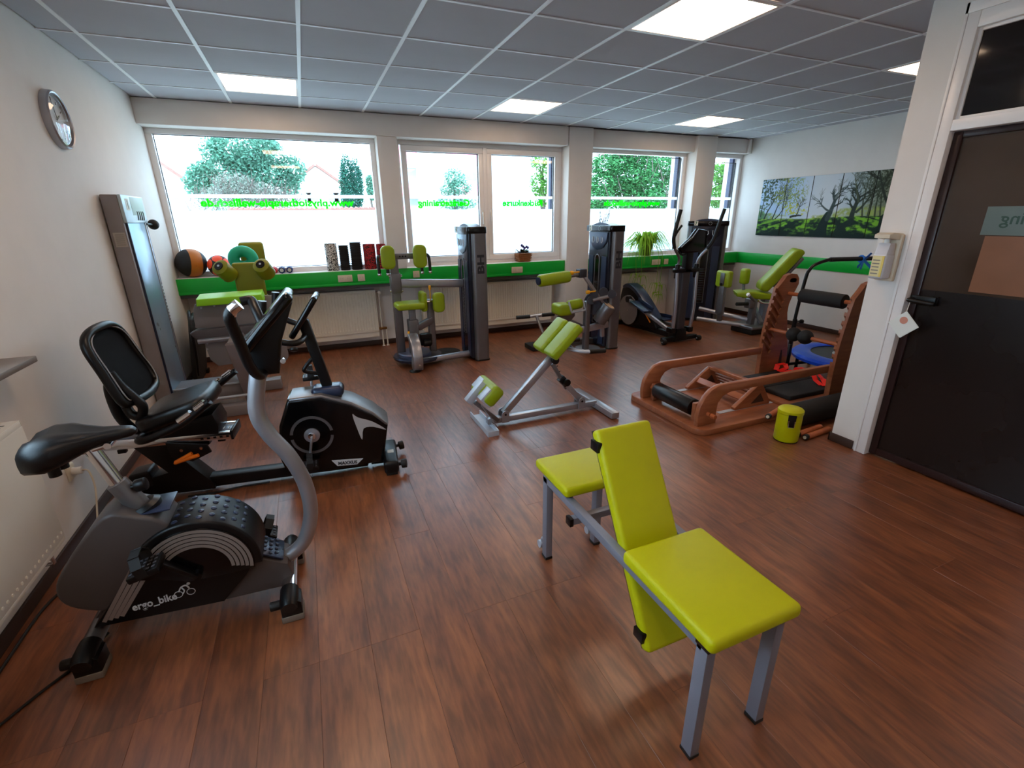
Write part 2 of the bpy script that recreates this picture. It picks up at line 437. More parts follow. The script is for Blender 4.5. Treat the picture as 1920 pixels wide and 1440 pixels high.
# window wall: parapet below the sills, piers, columns, lintel boxes
b = MB().box((0, YB, 0), (XR, YB + 0.16, 1.0))
b.box((0, 6.22, 2.46), (XR, YB + 0.16, CE + 0.05))
wb = struct('wall_back', b, wallw)
def part(name, lo, hi, m, parent, bev=0.0, label=None): return MB().box(lo, hi, bev).build(name, m, parent, label)
part('pier', (2.20, 5.97, 1.0), (2.42, 6.34, CE), wallw, wb, 0.004)
part('column', (4.64, 5.965, 0.0), (5.00, 6.34, CE), wallw, wb, 0.006)
part('column', (6.77, 5.965, 0.0), (7.14, 6.34, CE), wallw, wb, 0.006)
part('lintel_box', (0.0, 5.955, 2.445), (4.62, 6.24, CE), wallw, wb, 0.006)
part('lintel_box', (5.00, 6.02, 2.45), (6.77, 6.24, CE), wallw, wb, 0.006)
part('lintel_box', (7.14, 6.02, 2.47), (XR, 6.24, CE), wallw, wb, 0.006)
part('wall_pipe', (7.80, 5.985, 2.475), (7.845, 6.02, CE), wallw, wb, 0.004)
# glazed partition with the door
XP = 4.68
b = MB().box((XP, 1.80, 0), (XP + 0.12, 1.99, CE + 0.02)).box((XP, YF, 0), (XP + 0.12, 0.70, CE + 0.02)).box((XP, 0.70, 2.56), (XP + 0.12, 1.80, CE + 0.02))
wp = struct('wall_partition', b, wallw)
struct('wall_corridor', MB().box((6.2, YF, 0), (6.3, 1.5, CE)).box((4.8, 1.5, 0), (XR, 1.62, CE)), mat('corridor_paint', rgb(120, 105, 95), 0.8))

# baseboards
def base(name, lo, hi): return struct(name, MB().box(lo, hi, 0.004), basem)
base('baseboard_left', (0.0, YF, 0), (0.014, 6.3, 0.062))
base('baseboard_back', (0.0, YB - 0.014, 0), (4.64, YB, 0.062))
base('baseboard_right', (XR - 0.014, 1.6, 0), (XR, 6.3, 0.062))
base('baseboard_partition', (XP - 0.014, 1.83, 0), (XP, 2.004, 0.062))
base('baseboard_end', (XP - 0.014, 1.99, 0), (XP + 0.13, 2.004, 0.062))

# ceiling: grid of bars and lay-in tiles
ce = struct('ceiling', MB().box((-0.1, YF - 0.1, CE + 0.02), (8.0, 6.5, CE + 0.1)), ceilw)
LIGHTS = [(1, 2), (5, 2), (9, 2), (5, -2), (9, -2), (1, -2), (1, -6), (5, -6)]
tile_me = {}
for c in range(-1, 13):
    for r in range(-8, 4):
        if (c, r) in LIGHTS: continue
        x0, x1 = max(0.002, GX0 + c * T), min(XR - 0.002, GX0 + (c + 1) * T)
        y0, y1 = GY0 + r * T, min(GY0 + (r + 1) * T, 5.97)
        if r == 3: y1 = 5.96
        if x1 - x0 < 0.03: continue
        key = (round(x1 - x0, 3), round(y1 - y0, 3))
        if key not in tile_me:
            o = MB().box((0.008, 0.008, 0.004), (key[0] - 0.008, key[1] - 0.008, 0.02), 0.002, 1).build('ceiling_tile', ceilw, ce)
            tile_me[key] = o.data
            bpy.data.objects.remove(o)
        o = bpy.data.objects.new('ceiling_tile', tile_me[key]); COL.objects.link(o); o.parent = ce
        o.location = (x0, y0, CE)
for o in list(ce.children): OFF[o.name] = OFF[ce.name]
for c in range(0, 13):
    X = GX0 + c * T
    MB().box((X - 0.012, -1.68, CE - 0.0015), (X + 0.012, 5.955, CE + 0.004)).build('grid_bar', gridw, ce)
for r in range(-8, 4):
    Y = GY0 + r * T
    MB().box((0.0, Y - 0.0075, CE - 0.0005), (XR, Y + 0.0075, CE + 0.004)).build('grid_bar', gridw, ce)

# ------------------------------------------------------------------ windows
YW = 6.20
def window(n, x0, x1, z0, z1, sashes, fixed, has_film=True):
    fw = 0.055
    b = MB()
    b.box((x0, YW - 0.03, z0), (x1, YW + 0.05, z0 + fw), 0.004).box((x0, YW - 0.03, z1 - fw), (x1, YW + 0.05, z1), 0.004)
    b.box((x0, YW - 0.03, z0 + fw), (x0 + fw, YW + 0.05, z1 - fw), 0.004).box((x1 - fw, YW - 0.03, z0 + fw), (x1, YW + 0.05, z1 - fw), 0.004)
    wd = struct('window_%d' % n, b, frame_w)
    for (gx0, gx1, gz0, gz1) in sashes:
        if not fixed:
            sb = MB(); t = 0.062; y0, y1 = YW - 0.045, YW + 0.03
            sb.box((gx0 - t, y0, gz0 - t), (gx1 + t, y1, gz0), 0.004).box((gx0 - t, y0, gz1), (gx1 + t, y1, gz1 + t), 0.004)
            sb.box((gx0 - t, y0, gz0), (gx0, y1, gz1), 0.004).box((gx1, y0, gz0), (gx1 + t, y1, gz1), 0.004)
            sa = sb.build('window_sash', frame_w, wd)
        else: sa = wd
        # dark glazing seal
        g = 0.006; sl = MB()
        for lo, hi in (((gx0, gz0), (gx1, gz0 + g)), ((gx0, gz1 - g), (gx1, gz1)), ((gx0, gz0), (gx0 + g, gz1)), ((gx1 - g, gz0), (gx1, gz1))):
            sl.box((lo[0], YW - 0.012, lo[1]), (hi[0], YW + 0.012, hi[1]))
        sl.build('glazing_seal', blackr, sa)
        MB().box((gx0, YW + 0.001, gz0), (gx1, YW + 0.005, gz1)).build('pane', paneg, sa)
        if has_film:
            MB().box((gx0 + 0.004, YW - 0.0012, gz0 + 0.004), (gx1 - 0.004, YW - 0.0004, 1.678)).build('frosted_film', film, sa)
            MB().box((gx0 + 0.004, YW - 0.0012, 1.806), (gx1 - 0.004, YW - 0.0004, 1.842)).build('frosted_stripe', film, sa)
    return wd
w1 = window(1, 0.0, 2.20, 1.0, 2.45, [(0.062, 2.175, 1.06, 2.395)], True)
w2 = window(2, 2.42, 4.64, 1.0, 2.45, [(2.555, 3.455, 1.11, 2.33), (3.63, 4.535, 1.11, 2.33)], False)
w3 = window(3, 5.0, 6.77, 1.0, 2.46, [(5.06, 6.69, 1.06, 2.385)], True)
w4 = window(4, 7.14, 7.9, 1.0, 2.47, [(7.2, 7.79, 1.06, 2.35)], True)
part('mullion', (3.516, YW - 0.047, 1.05), (3.568, YW + 0.04, 2.40), frame_w, w2, 0.004)
for X in (3.49, 3.60):
    h = MB().box((X - 0.012, YW - 0.058, 1.60), (X + 0.012, YW - 0.044, 1.67), 0.004).build('handle_plate', whitep, w2)
    MB().box((X - 0.010, YW - 0.085, 1.50), (X + 0.010, YW - 0.07, 1.645), 0.005).box((X - 0.008, YW - 0.075, 1.625), (X + 0.008, YW - 0.05, 1.645)).build('handle', whitep, w2)
# lettering on the outside of the panes: it reads from the street
def sign(body, xa, xb, z, size, parent):
    text('lettering', body, size, (xb, YW + 0.0065, z), (-1, 0, 0), (0, 0, 1), textgreen, parent, 0.0002, bold=0.0045, width=xb - xa)
sign('www.physiotherapie-wallisch.de', 0.335, 1.895, 1.722, 0.105, w1)
sign('Gerätetraining', 2.662, 3.333, 1.722, 0.105, w2)
sign('Rückenkurse', 3.793, 4.383, 1.722, 0.105, w2)
sign('www.physio-wallisch.de', 5.36, 6.37, 1.722, 0.105, w3)
# reflection-free dark reveal strips of the roller shutters outside
for wd, xa in ((w2, 4.542), (w3, 6.70), (w4, 7.80)):
    part('shutter_track', (xa - 0.012, YW + 0.06, 1.0), (xa + 0.03, YW + 0.13, 2.46), mat('shutter_track_grey', rgb(40, 46, 80), 0.5), wd)
    part('outer_reveal', (xa + 0.03, YW + 0.05, 1.0), (xa + 0.05, YW + 0.26, 2.46), wallw, wd)

# sill ledge: green front boards with a pale top
def ledge(n, x0, x1):
    o = struct('trim_%d' % n, MB().box((x0, 5.995, 0.83), (x1, 6.02, 0.998), 0.004).box((x0, 6.0, 0.83), (x1, 6.32, 0.85)), greenp)
    part('sill', (x0, 6.015, 0.985), (x1, 6.20, 1.002), frame_w, o, 0.003)
    part('lower_lip', (x0, 5.990, 0.83), (x1, 5.998, 0.858), greenp, o, 0.002)
    part('duct', (x0, 6.03, 0.79), (x1, 6.31, 0.829), mat('duct_grey', rgb(92, 88, 88), 0.6), o)
    return o
ledge(1, 0.0, 4.635); ledge(2, 5.005, 6.765); ledge(3, 7.145, 7.89)
struct('trim_4', MB().box((XR - 0.012, 2.1, 0.832), (XR, 5.995, 0.998), 0.003), greenp)

# ------------------------------------------------------------------ door in the partition
b = MB().box((XP - 0.012, 1.745, 0), (XP + 0.13, 1.80, 2.55), 0.003).box((XP - 0.012, 0.70, 0), (XP + 0.13, 0.76, 2.55), 0.003)
b.box((XP - 0.012, 0.76, 2.475), (XP + 0.13, 1.745, 2.55), 0.003).box((XP - 0.012, 0.76, 1.995), (XP + 0.13, 1.745, 2.05), 0.003)
df = struct('trim_5', b, frame_w)
part('architrave', (XP - 0.016, 1.80, 0), (XP - 0.001, 1.815, 2.6), frame_w, df, 0.002)
part('architrave', (XP - 0.016, 0.66, 2.55), (XP - 0.001, 1.815, 2.6), frame_w, df, 0.002)
b = MB()
for lo, hi in (((1.728, 2.05), (1.745, 2.475)), ((0.76, 2.05), (0.777, 2.475)), ((0.777, 2.05), (1.728, 2.066)), ((0.777, 2.459), (1.728, 2.475))):
    b.box((XP + 0.01, lo[0], lo[1]), (XP + 0.035, hi[0], hi[1]), 0.002)
tw = struct('window_5', b, frame_w)
part('pane', (XP + 0.02, 0.777, 2.066), (XP + 0.026, 1.728, 2.459), transg, tw)
dr = struct('door_1', MB().box((XP + 0.03, 1.70, 0.012), (XP + 0.07, 1.743, 1.992), 0.003).box((XP + 0.03, 0.762, 0.012), (XP + 0.07, 0.845, 1.992), 0.003)
            .box((XP + 0.03, 0.845, 1.96), (XP + 0.07, 1.70, 1.992), 0.003).box((XP + 0.03, 0.845, 0.012), (XP + 0.07, 1.70, 0.06), 0.003), doorfr)
part('door_pane', (XP + 0.045, 0.845, 1.135), (XP + 0.055, 1.70, 1.96), tintg, dr)
part('door_panel', (XP + 0.045, 0.845, 0.06), (XP + 0.055, 1.70, 1.135), tintd, dr)
part('sign_strip', (XP + 0.043, 0.845, 1.455), (XP + 0.045, 1.50, 1.60), mat('faded_teal_print', rgb(96, 110, 106), 0.35), dr)
text('door_lettering', 'training', 0.085, (XP + 0.0425, 1.474 - 0.30, 1.512), (0, 1, 0), (0, 0, 1), mat('faded_green_letters', rgb(34, 66, 52), 0.4), dr, 0.0004, bold=0.001)
part('orange_print', (XP + 0.043, 0.845, 1.15), (XP + 0.0445, 1.475, 1.45), mat('faded_orange_print', rgb(128, 82, 52), 0.35), dr)
hd = MB().box((XP + 0.012, 1.60, 1.045), (XP + 0.045, 1.735, 1.10), 0.006).build('lock_plate', blackp, dr)
MB().tube([(XP + 0.03, 1.715, 1.075), (XP - 0.03, 1.715, 1.075), (XP - 0.04, 1.69, 1.072), (XP - 0.035, 1.58, 1.066)], [0.012, 0.012, 0.013, 0.010], 10, 4).build('door_handle', blackp, dr)
nt_ = thing('paper_tag', 'white square paper tag with an orange spot hanging from the door handle', 'tag', (XP - 0.05, 1.685, 0.90))
Mt = Mx.Translation((XP - 0.052, 1.70, 0.925)) @ Mx.Rotation(math.radians(45), 4, 'X')
MB(Mt).box((-0.0012, -0.058, -0.058), (0.0, 0.058, 0.058)).box((0.001, -0.061, -0.055), (0.0022, 0.055, 0.061)).build('card', paper, nt_)
MB().cyl((XP - 0.0545, 1.70, 0.952), (XP - 0.0535, 1.70, 0.952), 0.022, n=20).build('spot', mat('faded_orange_ink', rgb(205, 140, 120), 0.6), nt_)
MB().tube([(XP - 0.05, 1.70, 1.0), (XP - 0.045, 1.70, 1.03), (XP - 0.04, 1.70, 1.062)], 0.0025, 6).build('loop', whitep, nt_)

# disinfectant dispenser
d = thing('soap_dispenser', 'white wall dispenser with lever and yellow-labelled bottle beside the door frame', 'dispenser', (XP - 0.05, 1.89, 1.17))
MB().box((XP - 0.03, 1.835, 1.17), (XP, 1.945, 1.45), 0.008).build('back_plate', creamp, d)
MB().prism([(0, 1.455), (-0.10, 1.462), (-0.135, 1.452), (-0.135, 1.43), (-0.10, 1.425), (0, 1.415)], (XP, 1.845, 0), (1, 0, 0), (0, 0, 1), (0, 0.09, 0), 0.006).build('lever', creamp, d)
bt = MB().box((XP - 0.115, 1.848, 1.185), (XP - 0.03, 1.932, 1.335), 0.012, 3).prism([(-0.112, 1.33), (-0.033, 1.33), (-0.045, 1.40), (-0.095, 1.40)], (XP, 1.853, 0), (1, 0, 0), (0, 0, 1), (0, 0.074, 0), 0.008).build('bottle', mat('milky_plastic', rgb(205, 205, 210), 0.4), d)
part('label_sheet', (XP - 0.118, 1.856, 1.20), (XP - 0.1155, 1.924, 1.325), mat('label_print', rgb(226, 214, 160), 0.5), bt)
part('label_stripe', (XP - 0.1195, 1.856, 1.20), (XP - 0.1175, 1.868, 1.325), mat('pale_yellow_print', rgb(228, 205, 110), 0.5), bt)
for k in range(5): part('print_line', (XP - 0.1195, 1.878, 1.215 + k * 0.02), (XP - 0.1178, 1.918, 1.222 + k * 0.02), mat('print_grey', rgb(140, 135, 125), 0.5), bt)
MB().cyl((XP - 0.07, 1.89, 1.40), (XP - 0.07, 1.89, 1.428), 0.016).build('pump', whitep, d)

# ------------------------------------------------------------------ ceiling lamps
names_l = {(1, 2): 'square ceiling light panel above the first window on the clock side', (5, 2): 'square ceiling light panel in front of the two-sash window',
           (9, 2): 'square ceiling light panel near the corner by the forest pictures', (5, -2): 'largest square ceiling light panel, nearest in view',
           (9, -2): 'square ceiling light panel half hidden behind the partition wall', (1, -2): 'square ceiling light panel close to the clock wall, above the bikes',
           (1, -6): 'square ceiling light panel behind the viewer on the clock side', (5, -6): 'square ceiling light panel behind the viewer near the partition'}
proto = None
for (c, r) in LIGHTS:
    x0, y0 = GX0 + c * T, GY0 + r * T
    if proto is None:
        proto = t = thing('ceiling_light', '', 'ceiling light', (x0 + T / 2, y0 + T / 2, CE - 0.004), 'light panels set into the ceiling grid')
        b = MB()
        for lo, hi in (((0.012, 0.012), (T - 0.012, 0.03)), ((0.012, T - 0.03), (T - 0.012, T - 0.012)), ((0.012, 0.03), (0.03, T - 0.03)), ((T - 0.03, 0.03), (T - 0.012, T - 0.03))):
            b.box((x0 + lo[0], y0 + lo[1], CE - 0.003), (x0 + hi[0], y0 + hi[1], CE + 0.012), 0.002)
        b.build('frame', frame_w, t)
        MB().box((x0 + 0.03, y0 + 0.03, CE + 0.0), (x0 + T - 0.03, y0 + T - 0.03, CE + 0.006)).build('diffuser', lampm, t)
        px0, py0 = x0, y0
    else:
        t = dup(proto, (x0 - px0, y0 - py0, 0))
    t['label'] = names_l[(c, r)]

# ------------------------------------------------------------------ radiators
def radiator(x0, x1, y0, y1, z0, z1, along, label, group, valve=None):
    """ribbed steel panel; along 'x' faces -y, along 'y' faces +x"""
    n = max(8, int((abs((x1 - x0) if along == 'x' else (y1 - y0))) / 0.034)); L = (x1 - x0) if along == 'x' else (y1 - y0)
    t = thing('radiator', label, 'radiator', ((x0 + x1) / 2, (y0 + y1) / 2, z0), group)
    front = []
    for i in range(n):
        s = L * i / n; w_ = L / n
        front += [(s, 0.0), (s + w_ * 0.55, 0.0), (s + w_ * 0.68, 0.008), (s + w_ * 0.88, 0.008)]
    front += [(L, 0.0)]
    poly = front + [(L, 0.018), (0, 0.018)]
    b = MB()
    if along == 'x':
        b.prism([(x0 + p, y0 + q) for p, q in poly], (0, 0, z0 + 0.03), (1, 0, 0), (0, 1, 0), (0, 0, z1 - z0 - 0.06))
        b.box((x0, y0 + 0.002, z0), (x1, y0 + 0.018, z0 + 0.03), 0.006).box((x0, y0 + 0.002, z1 - 0.03), (x1, y0 + 0.018, z1), 0.006)
        b.build('front_panel', radm, t)
        part('rear_panel', (x0, y1 - 0.018, z0), (x1, y1, z1), radm, t, 0.004)
        part('top_grille', (x0, y0 + 0.004, z1 - 0.006), (x1, y1, z1 + 0.004), radm, t, 0.002)
        part('side_cover', (x0 - 0.003, y0 + 0.004, z0 + 0.01), (x0, y1, z1), radm, t); part('side_cover', (x1, y0 + 0.004, z0 + 0.01), (x1 + 0.003, y1, z1), radm, t)
        part('lower_box', (x0, y0 + 0.01, z0 - 0.06), (x1, y1, z0 + 0.0), radm, t)
        rv = MB()
        for i in range(n): rv.cyl((x0 + L * (i + 0.28) / n, y0 - 0.002, z0 + 0.055), (x0 + L * (i + 0.28) / n, y0 + 0.01, z0 + 0.055), 0.006, n=6)
        rv.build('weld_dimples', mat('enamel_bright', rgb(245, 240, 228), 0.3), t, kind='stuff')
    else:
        b.box((x1 - 0.018, y0, z0 + 0.02), (x1, y1, z1 - 0.02), 0.006)
        b.box((x1 - 0.018, y0, z0), (x1 - 0.002, y1, z0 + 0.03), 0.006).box((x1 - 0.018, y0, z1 - 0.03), (x1 - 0.002, y1, z1), 0.006)
        b.build('front_panel', radm, t)
        part('rear_panel', (x0, y0, z0), (x0 + 0.018, y1, z1), radm, t, 0.004)
        gr = part('top_grille', (x0, y0, z1 - 0.006), (x1 - 0.004, y1, z1 + 0.004), radm, t, 0.002)
        for i in range(16): part('grille_slot', (x0 + 0.015, y1 - 0.06 - i * 0.03, z1 + 0.003), (x1 - 0.03, y1 - 0.05 - i * 0.03, z1 + 0.0045), inkd, gr)
        part('side_cover', (x0, y1, z0 + 0.01), (x1 - 0.004, y1 + 0.004, z1), radm, t)
        rv = MB()
        for i in range(n): rv.cyl((x1 + 0.002, y0 + L * (i + 0.28) / n, z0 + 0.05), (x1 - 0.01, y0 + L * (i + 0.28) / n, z0 + 0.05), 0.007, n=6)
        rv.build('weld_dimples', mat('enamel_bright', rgb(245, 240, 228), 0.3), t, kind='stuff')
        MB().cyl((0.06, y1 - 0.06, z0), (0.06, y1 - 0.06, 0.12), 0.008).cyl((0.06, y1 - 0.06, 0.12), (0.03, y1 - 0.06, 0.12), 0.008).build('pipe', chrome, t)
    if valve:
        X = x1 + 0.045
        MB().cyl((X - 0.04, y0 + 0.05, z1 - 0.03), (X, y0 + 0.05, z1 - 0.03), 0.009).cyl((X, y0 + 0.06, z1 - 0.03), (X, y0 + 0.0, z1 - 0.03), 0.012, n=12).build('valve_body', chrome, t)
        MB().cyl((X, y0 - 0.05, z1 - 0.03), (X, y0 + 0.005, z1 - 0.03), 0.021, 0.019, n=18, bev=0.004).build('thermostat_knob', whitep, t)
        for dx in (0.0, 0.055):
            p = MB().cyl((X + dx, y0 + 0.05, 0.0), (X + dx, y0 + 0.05, z1 - 0.03 if dx == 0 else z0 + 0.05), 0.009, n=12).build('pipe', radm, t)
            MB().lathe([(0.02, 0.0), (0.022, 0.006), (0.01, 0.01)], (X + dx, y0 + 0.05, 0), n=16).build('floor_rosette', whitep, p)
        MB().box((X - 0.05, y0 + 0.03, z0 + 0.02), (X + 0.062, y0 + 0.07, z0 + 0.05), 0.006).build('return_valve', mat('brass', rgb(150, 110, 60), 0.35, 0.8), t)
radiator(0.42, 2.03, 6.16, 6.27, 0.20, 0.735, 'x', 'long white ribbed radiator under the first window, with white thermostat knob', 'window wall radiators', True)
radiator(2.62, 4.52, 6.16, 6.27, 0.20, 0.735, 'x', 'white ribbed radiator under the two-sash window behind the tall tower machine', 'window wall radiators')
radiator(5.15, 6.45, 6.16, 6.27, 0.20, 0.735, 'x', 'white ribbed radiator below the hanging green plant', 'window wall radiators')
radiator(0.02, 0.105, 0.9, 2.475, 0.195, 0.79, 'y', 'big cream panel radiator on the clock wall beside the bike saddle', None)
sb = MB().box((0.0, 0.8, 0.985), (0.125, 2.71, 1.012), 0.003).build('wall_board', terraw)
tag(sb, 'grey wood sill board fixed to the wall above the cream radiator', 'shelf')

# ------------------------------------------------------------------ sockets and cables
def socket(x, z, n, label, y=5.995):
    t = thing('wall_socket', label, 'socket', (x, y - 0.01, z - 0.04), 'sockets on the green ledge')
    w_ = 0.081 * n
    MB().box((x - w_ / 2, y - 0.011, z - 0.04), (x + w_ / 2, y, z + 0.04), 0.004).build('cover_plate', creamp, t)
    for i in range(n):
        cx = x - w_ / 2 + 0.0405 + i * 0.081
        rim = MB().lathe([(0.0, -0.004), (0.019, -0.004), (0.0195, -0.0118), (0.022, -0.0118), (0.022, 0)], (cx, y, z), (0, 1, 0), 20)
        o = rim.build('socket_well', mat('cream_shadow', rgb(190, 178, 158), 0.5), t)
        for dz in (-0.0095, 0.0095): MB().cyl((cx + dz, y - 0.0125, z), (cx + dz, y - 0.004, z), 0.0025, n=8).build('contact_hole', inkd, o)
socket(1.685, 0.915, 2, 'double cream socket on the green ledge below the foam rollers')
socket(1.868, 0.915, 1, 'single cream socket beside the double one below the foam rollers')
socket(2.53, 0.92, 1, 'cream socket on the ledge behind the torso machine grips')
socket(3.90, 0.905, 2, 'double cream socket on the ledge under the violet basket')
socket(6.22, 0.905, 2, 'double cream socket on the ledge behind the trailing plant')
socket(6.41, 0.905, 1, 'single cream socket on the ledge nearest the elliptical trainer')
t = thing('wall_plug', 'white plug in a wall socket under the bike saddle with pale cord', 'plug', (0.02, 2.915, 0.30))
MB().box((0.0, 2.875, 0.298), (0.012, 2.955, 0.378), 0.004).build('cover_plate', creamp, t)
MB().cyl((0.012, 2.915, 0.338), (0.055, 2.915, 0.338), 0.02, 0.016, bev=0.003).build('plug_body', whitep, t)
MB().tube([(0.055, 2.915, 0.338), (0.085, 2.90, 0.33), (0.105, 2.86, 0.25), (0.10, 2.80, 0.12), (0.11, 2.72, 0.04), (0.15, 2.66, 0.006), (0.22, 2.66, 0.006)], 0.0045, 8, 6).build('cord', creamp, t)
tag(MB().tube([(0.22, 2.60, 0.005), (0.17, 2.70, 0.005), (0.22, 2.80, 0.005), (0.34, 2.82, 0.005), (0.46, 2.80, 0.005), (0.54, 2.74, 0.005)], 0.005, 8, 6).build('pale_cord', mat('beige_cord', rgb(205, 165, 110), 0.5)), 'beige cord looping on the floor behind the upright bike', 'cord')
tag(MB().tube([(0.05, 1.62, 0.006), (0.045, 2.0, 0.006), (0.06, 2.3, 0.006), (0.16, 2.46, 0.006), (0.32, 2.52, 0.006), (0.42, 2.5, 0.006)], 0.006, 8, 6).build('black_cable', blackr), 'black power cable lying along the wall under the cream radiator', 'cable')
tag(MB().tube([(-0.0 + 0.05, 1.50, 0.006), (0.12, 1.62, 0.006), (0.22, 1.76, 0.006), (0.30, 1.86, 0.006), (0.36, 1.98, 0.012)], 0.005, 8, 6).build('black_cable', blackr), 'thin black cable running to the rear foot of the upright bike', 'cable')

# ------------------------------------------------------------------ wall clock
t = thing('wall_clock', 'round silver-rimmed wall clock high on the side wall', 'clock', (0.03, 4.07, 2.01))
cc = (0.0, 4.07, 2.165)
MB().lathe([(0.0, 0.004), (0.135, 0.004), (0.14, 0.02), (0.145, 0.038), (0.152, 0.042), (0.16, 0.034), (0.162, 0.0)], cc, (1, 0, 0), 48).build('rim', silver, t)
dl = MB().lathe([(0.0, 0.012), (0.137, 0.012)], cc, (1, 0, 0), 48).build('dial', mat('dial_white', rgb(215, 218, 220), 0.5), t)
for k in range(12):
    a = PI * k / 6; R0, R1 = 0.105, 0.125
    MB().beam((0.0135, 4.07 + math.sin(a) * R0, 2.165 + math.cos(a) * R0), (0.0135, 4.07 + math.sin(a) * R1, 2.165 + math.cos(a) * R1), 0.006, 0.002, (1, 0, 0)).build('hour_mark', inkd, dl)
MB().beam((0.016, 4.07, 2.165), (0.016, 4.07 + 0.055, 2.165 + 0.03), 0.008, 0.002, (1, 0, 0)).build('hour_hand', inkd, t)
MB().beam((0.019, 4.07, 2.165), (0.019, 4.07 - 0.02, 2.165 + 0.10), 0.006, 0.002, (1, 0, 0)).build('minute_hand', inkd, t)
MB().lathe([(0.0, 0.047), (0.06, 0.045), (0.12, 0.038), (0.14, 0.030)], cc, (1, 0, 0), 40).build('glass', clockg, t)

# ------------------------------------------------------------------ five-part forest picture
PWd, PHt = 500, 200
vv, uu = np.mgrid[0:PHt, 0:PWd]; vv = vv / PHt; uu = uu / PWd
def fnoise(sx, sy, oct=4, seed=0):
    r_ = np.random.RandomState(seed); out = np.zeros((PHt, PWd)); amp = 1; tot = 0
    for k in range(oct):
        gx, gy = int(sx * 2 ** k) + 2, int(sy * 2 ** k) + 2
        g = r_.rand(gy, gx); fx = uu * (gx - 1.001); fy = vv * (gy - 1.001); ix = fx.astype(int); iy = fy.astype(int); fx -= ix; fy -= iy
        fx = fx * fx * (3 - 2 * fx); fy = fy * fy * (3 - 2 * fy)
        out += amp * ((g[iy, ix] * (1 - fx) + g[iy, ix + 1] * fx) * (1 - fy) + (g[iy + 1, ix] * (1 - fx) + g[iy + 1, ix + 1] * fx) * fy); tot += amp; amp *= 0.55
    return out / tot
def mixc(a, c, k): return a * (1 - k[..., None]) + np.array(c)[None, None] * k[..., None]
clip = np.clip
n1 = fnoise(26, 11, 4, 1); n2 = fnoise(110, 46, 2, 2); n5 = fnoise(60, 26, 3, 7)
img = np.ones((PHt, PWd, 3)) * np.array([172, 198, 226])
img = mixc(img, (206, 214, 220), clip(1 - ((uu - 0.50) / 0.22) ** 2, 0, 1))
img = mixc(img, (176, 182, 150), clip((uu - 0.58) * 3.2, 0, 1) * 0.8)
img = mixc(img, (70, 78, 52), clip((uu - 0.70) * 3.6, 0, 0.9))
hz = 0.31 + 0.03 * clip((uu - 0.45) * 4, -0.3, 1)
# hazy woods behind
back = clip((hz + 0.16 * clip(abs(uu - 0.36) * 3, 0.15, 1) + 0.10 * (n1 - 0.5) - vv) * 22, 0, 1)
img = mixc(img, (150, 168, 84), back * clip((n5 - 0.2) * 2.4, 0, 1) * 0.95)
img = mixc(img, (58, 104, 66), back * clip((0.13 - uu) * 10, 0, 1) * 0.8)
img = mixc(img, (196, 212, 224), clip((0.36 - uu) * 30, 0, 1) * clip((uu - 0.15) * 30, 0, 1) * clip(1.4 - abs(vv - hz - 0.025) * 60, 0, 1))
# ground with long shadows
grd = clip((hz - vv) * 140, 0, 1)
ang = (uu - 0.515) / np.maximum(0.02, (0.50 - vv)); dist = (hz - vv)
g3 = fnoise(44, 26, 4, 11); g4 = fnoise(16, 30, 3, 12)
rays = np.sin(ang * 11 + 0.6) * 0.9 + np.sin(ang * 27 + 1.0) * 0.5 + np.sin(ang * 4.3 + 2.2) * 0.5
lit = clip(0.42 + 0.55 * rays + 2.4 * (g3 - 0.5) + 1.6 * (g4 - 0.5) - 2.2 * clip(0.13 - vv, 0, 1) * 3, 0, 1)
lit *= clip(1.25 - abs(uu - 0.5) * 0.9, 0.4, 1)
gc = mixc(np.ones((PHt, PWd, 3)) * np.array([14, 40, 30]), (122, 184, 44), lit)
gc = mixc(gc, (206, 226, 110), clip(1 - dist * 26, 0, 1) * 0.6 * clip(1 - abs(uu - 0.3) * 2.0, 0, 1))
img = img * (1 - grd[..., None]) + gc * grd[..., None]
def limb(u0, v0, u1, v1, w0, w1, col, op, depth, rs, spread=0.8, nb=3):
    global img
    L0 = math.hypot(u1 - u0, (v1 - v0) * 0.4); segs = 4; pu, pv = u0, v0
    bend = rs.uniform(-0.25, 0.25); ca = math.atan2((v1 - v0) * 0.4, u1 - u0)
    for s in range(segs):
        a = ca + bend * (s - 1.5) / 1.5 + rs.uniform(-0.08, 0.08)
        qu, qv = pu + L0 / segs * math.cos(a), pv + L0 / segs * math.sin(a) / 0.4
        m_ = w0 + 0.006; x0, x1 = int((min(pu, qu) - m_) * PWd), int((max(pu, qu) + m_) * PWd) + 2; y0, y1 = int((min(pv, qv) - m_ * 2.5) * PHt), int((max(pv, qv) + m_ * 2.5) * PHt) + 2
        x0, x1, y0, y1 = max(0, x0), min(PWd, x1), max(0, y0), min(PHt, y1)
        if x1 <= x0 or y1 <= y0: pu, pv = qu, qv; continue
        S = np.s_[y0:y1, x0:x1]
        du, dv = qu - pu, (qv - pv) * 0.4; xu, xv = uu[S] - pu, (vv[S] - pv) * 0.4
        t_ = clip((xu * du + xv * dv) / (du * du + dv * dv + 1e-9), 0, 1); d_ = np.hypot(xu - t_ * du, xv - t_ * dv)
        wa = w0 + (w1 - w0) * (s + t_) / segs
        img[S] = mixc(img[S], col, clip((wa - d_) / 0.002 + 0.5, 0, 1) * op)
        if depth > 0 and s >= 1:
            for _ in range(nb if s > 1 else 1):
                b = a + rs.choice([-1, 1]) * rs.uniform(0.3, spread)
                l2 = L0 * rs.uniform(0.35, 0.6)
                limb(qu, qv, qu + l2 * math.cos(b), qv + l2 * math.sin(b) / 0.4, wa.min() * 0.6 if np.ndim(wa) else wa * 0.6, w1 * 0.35, col, op, depth - 1, rs, spread, 2)
        pu, pv = qu, qv
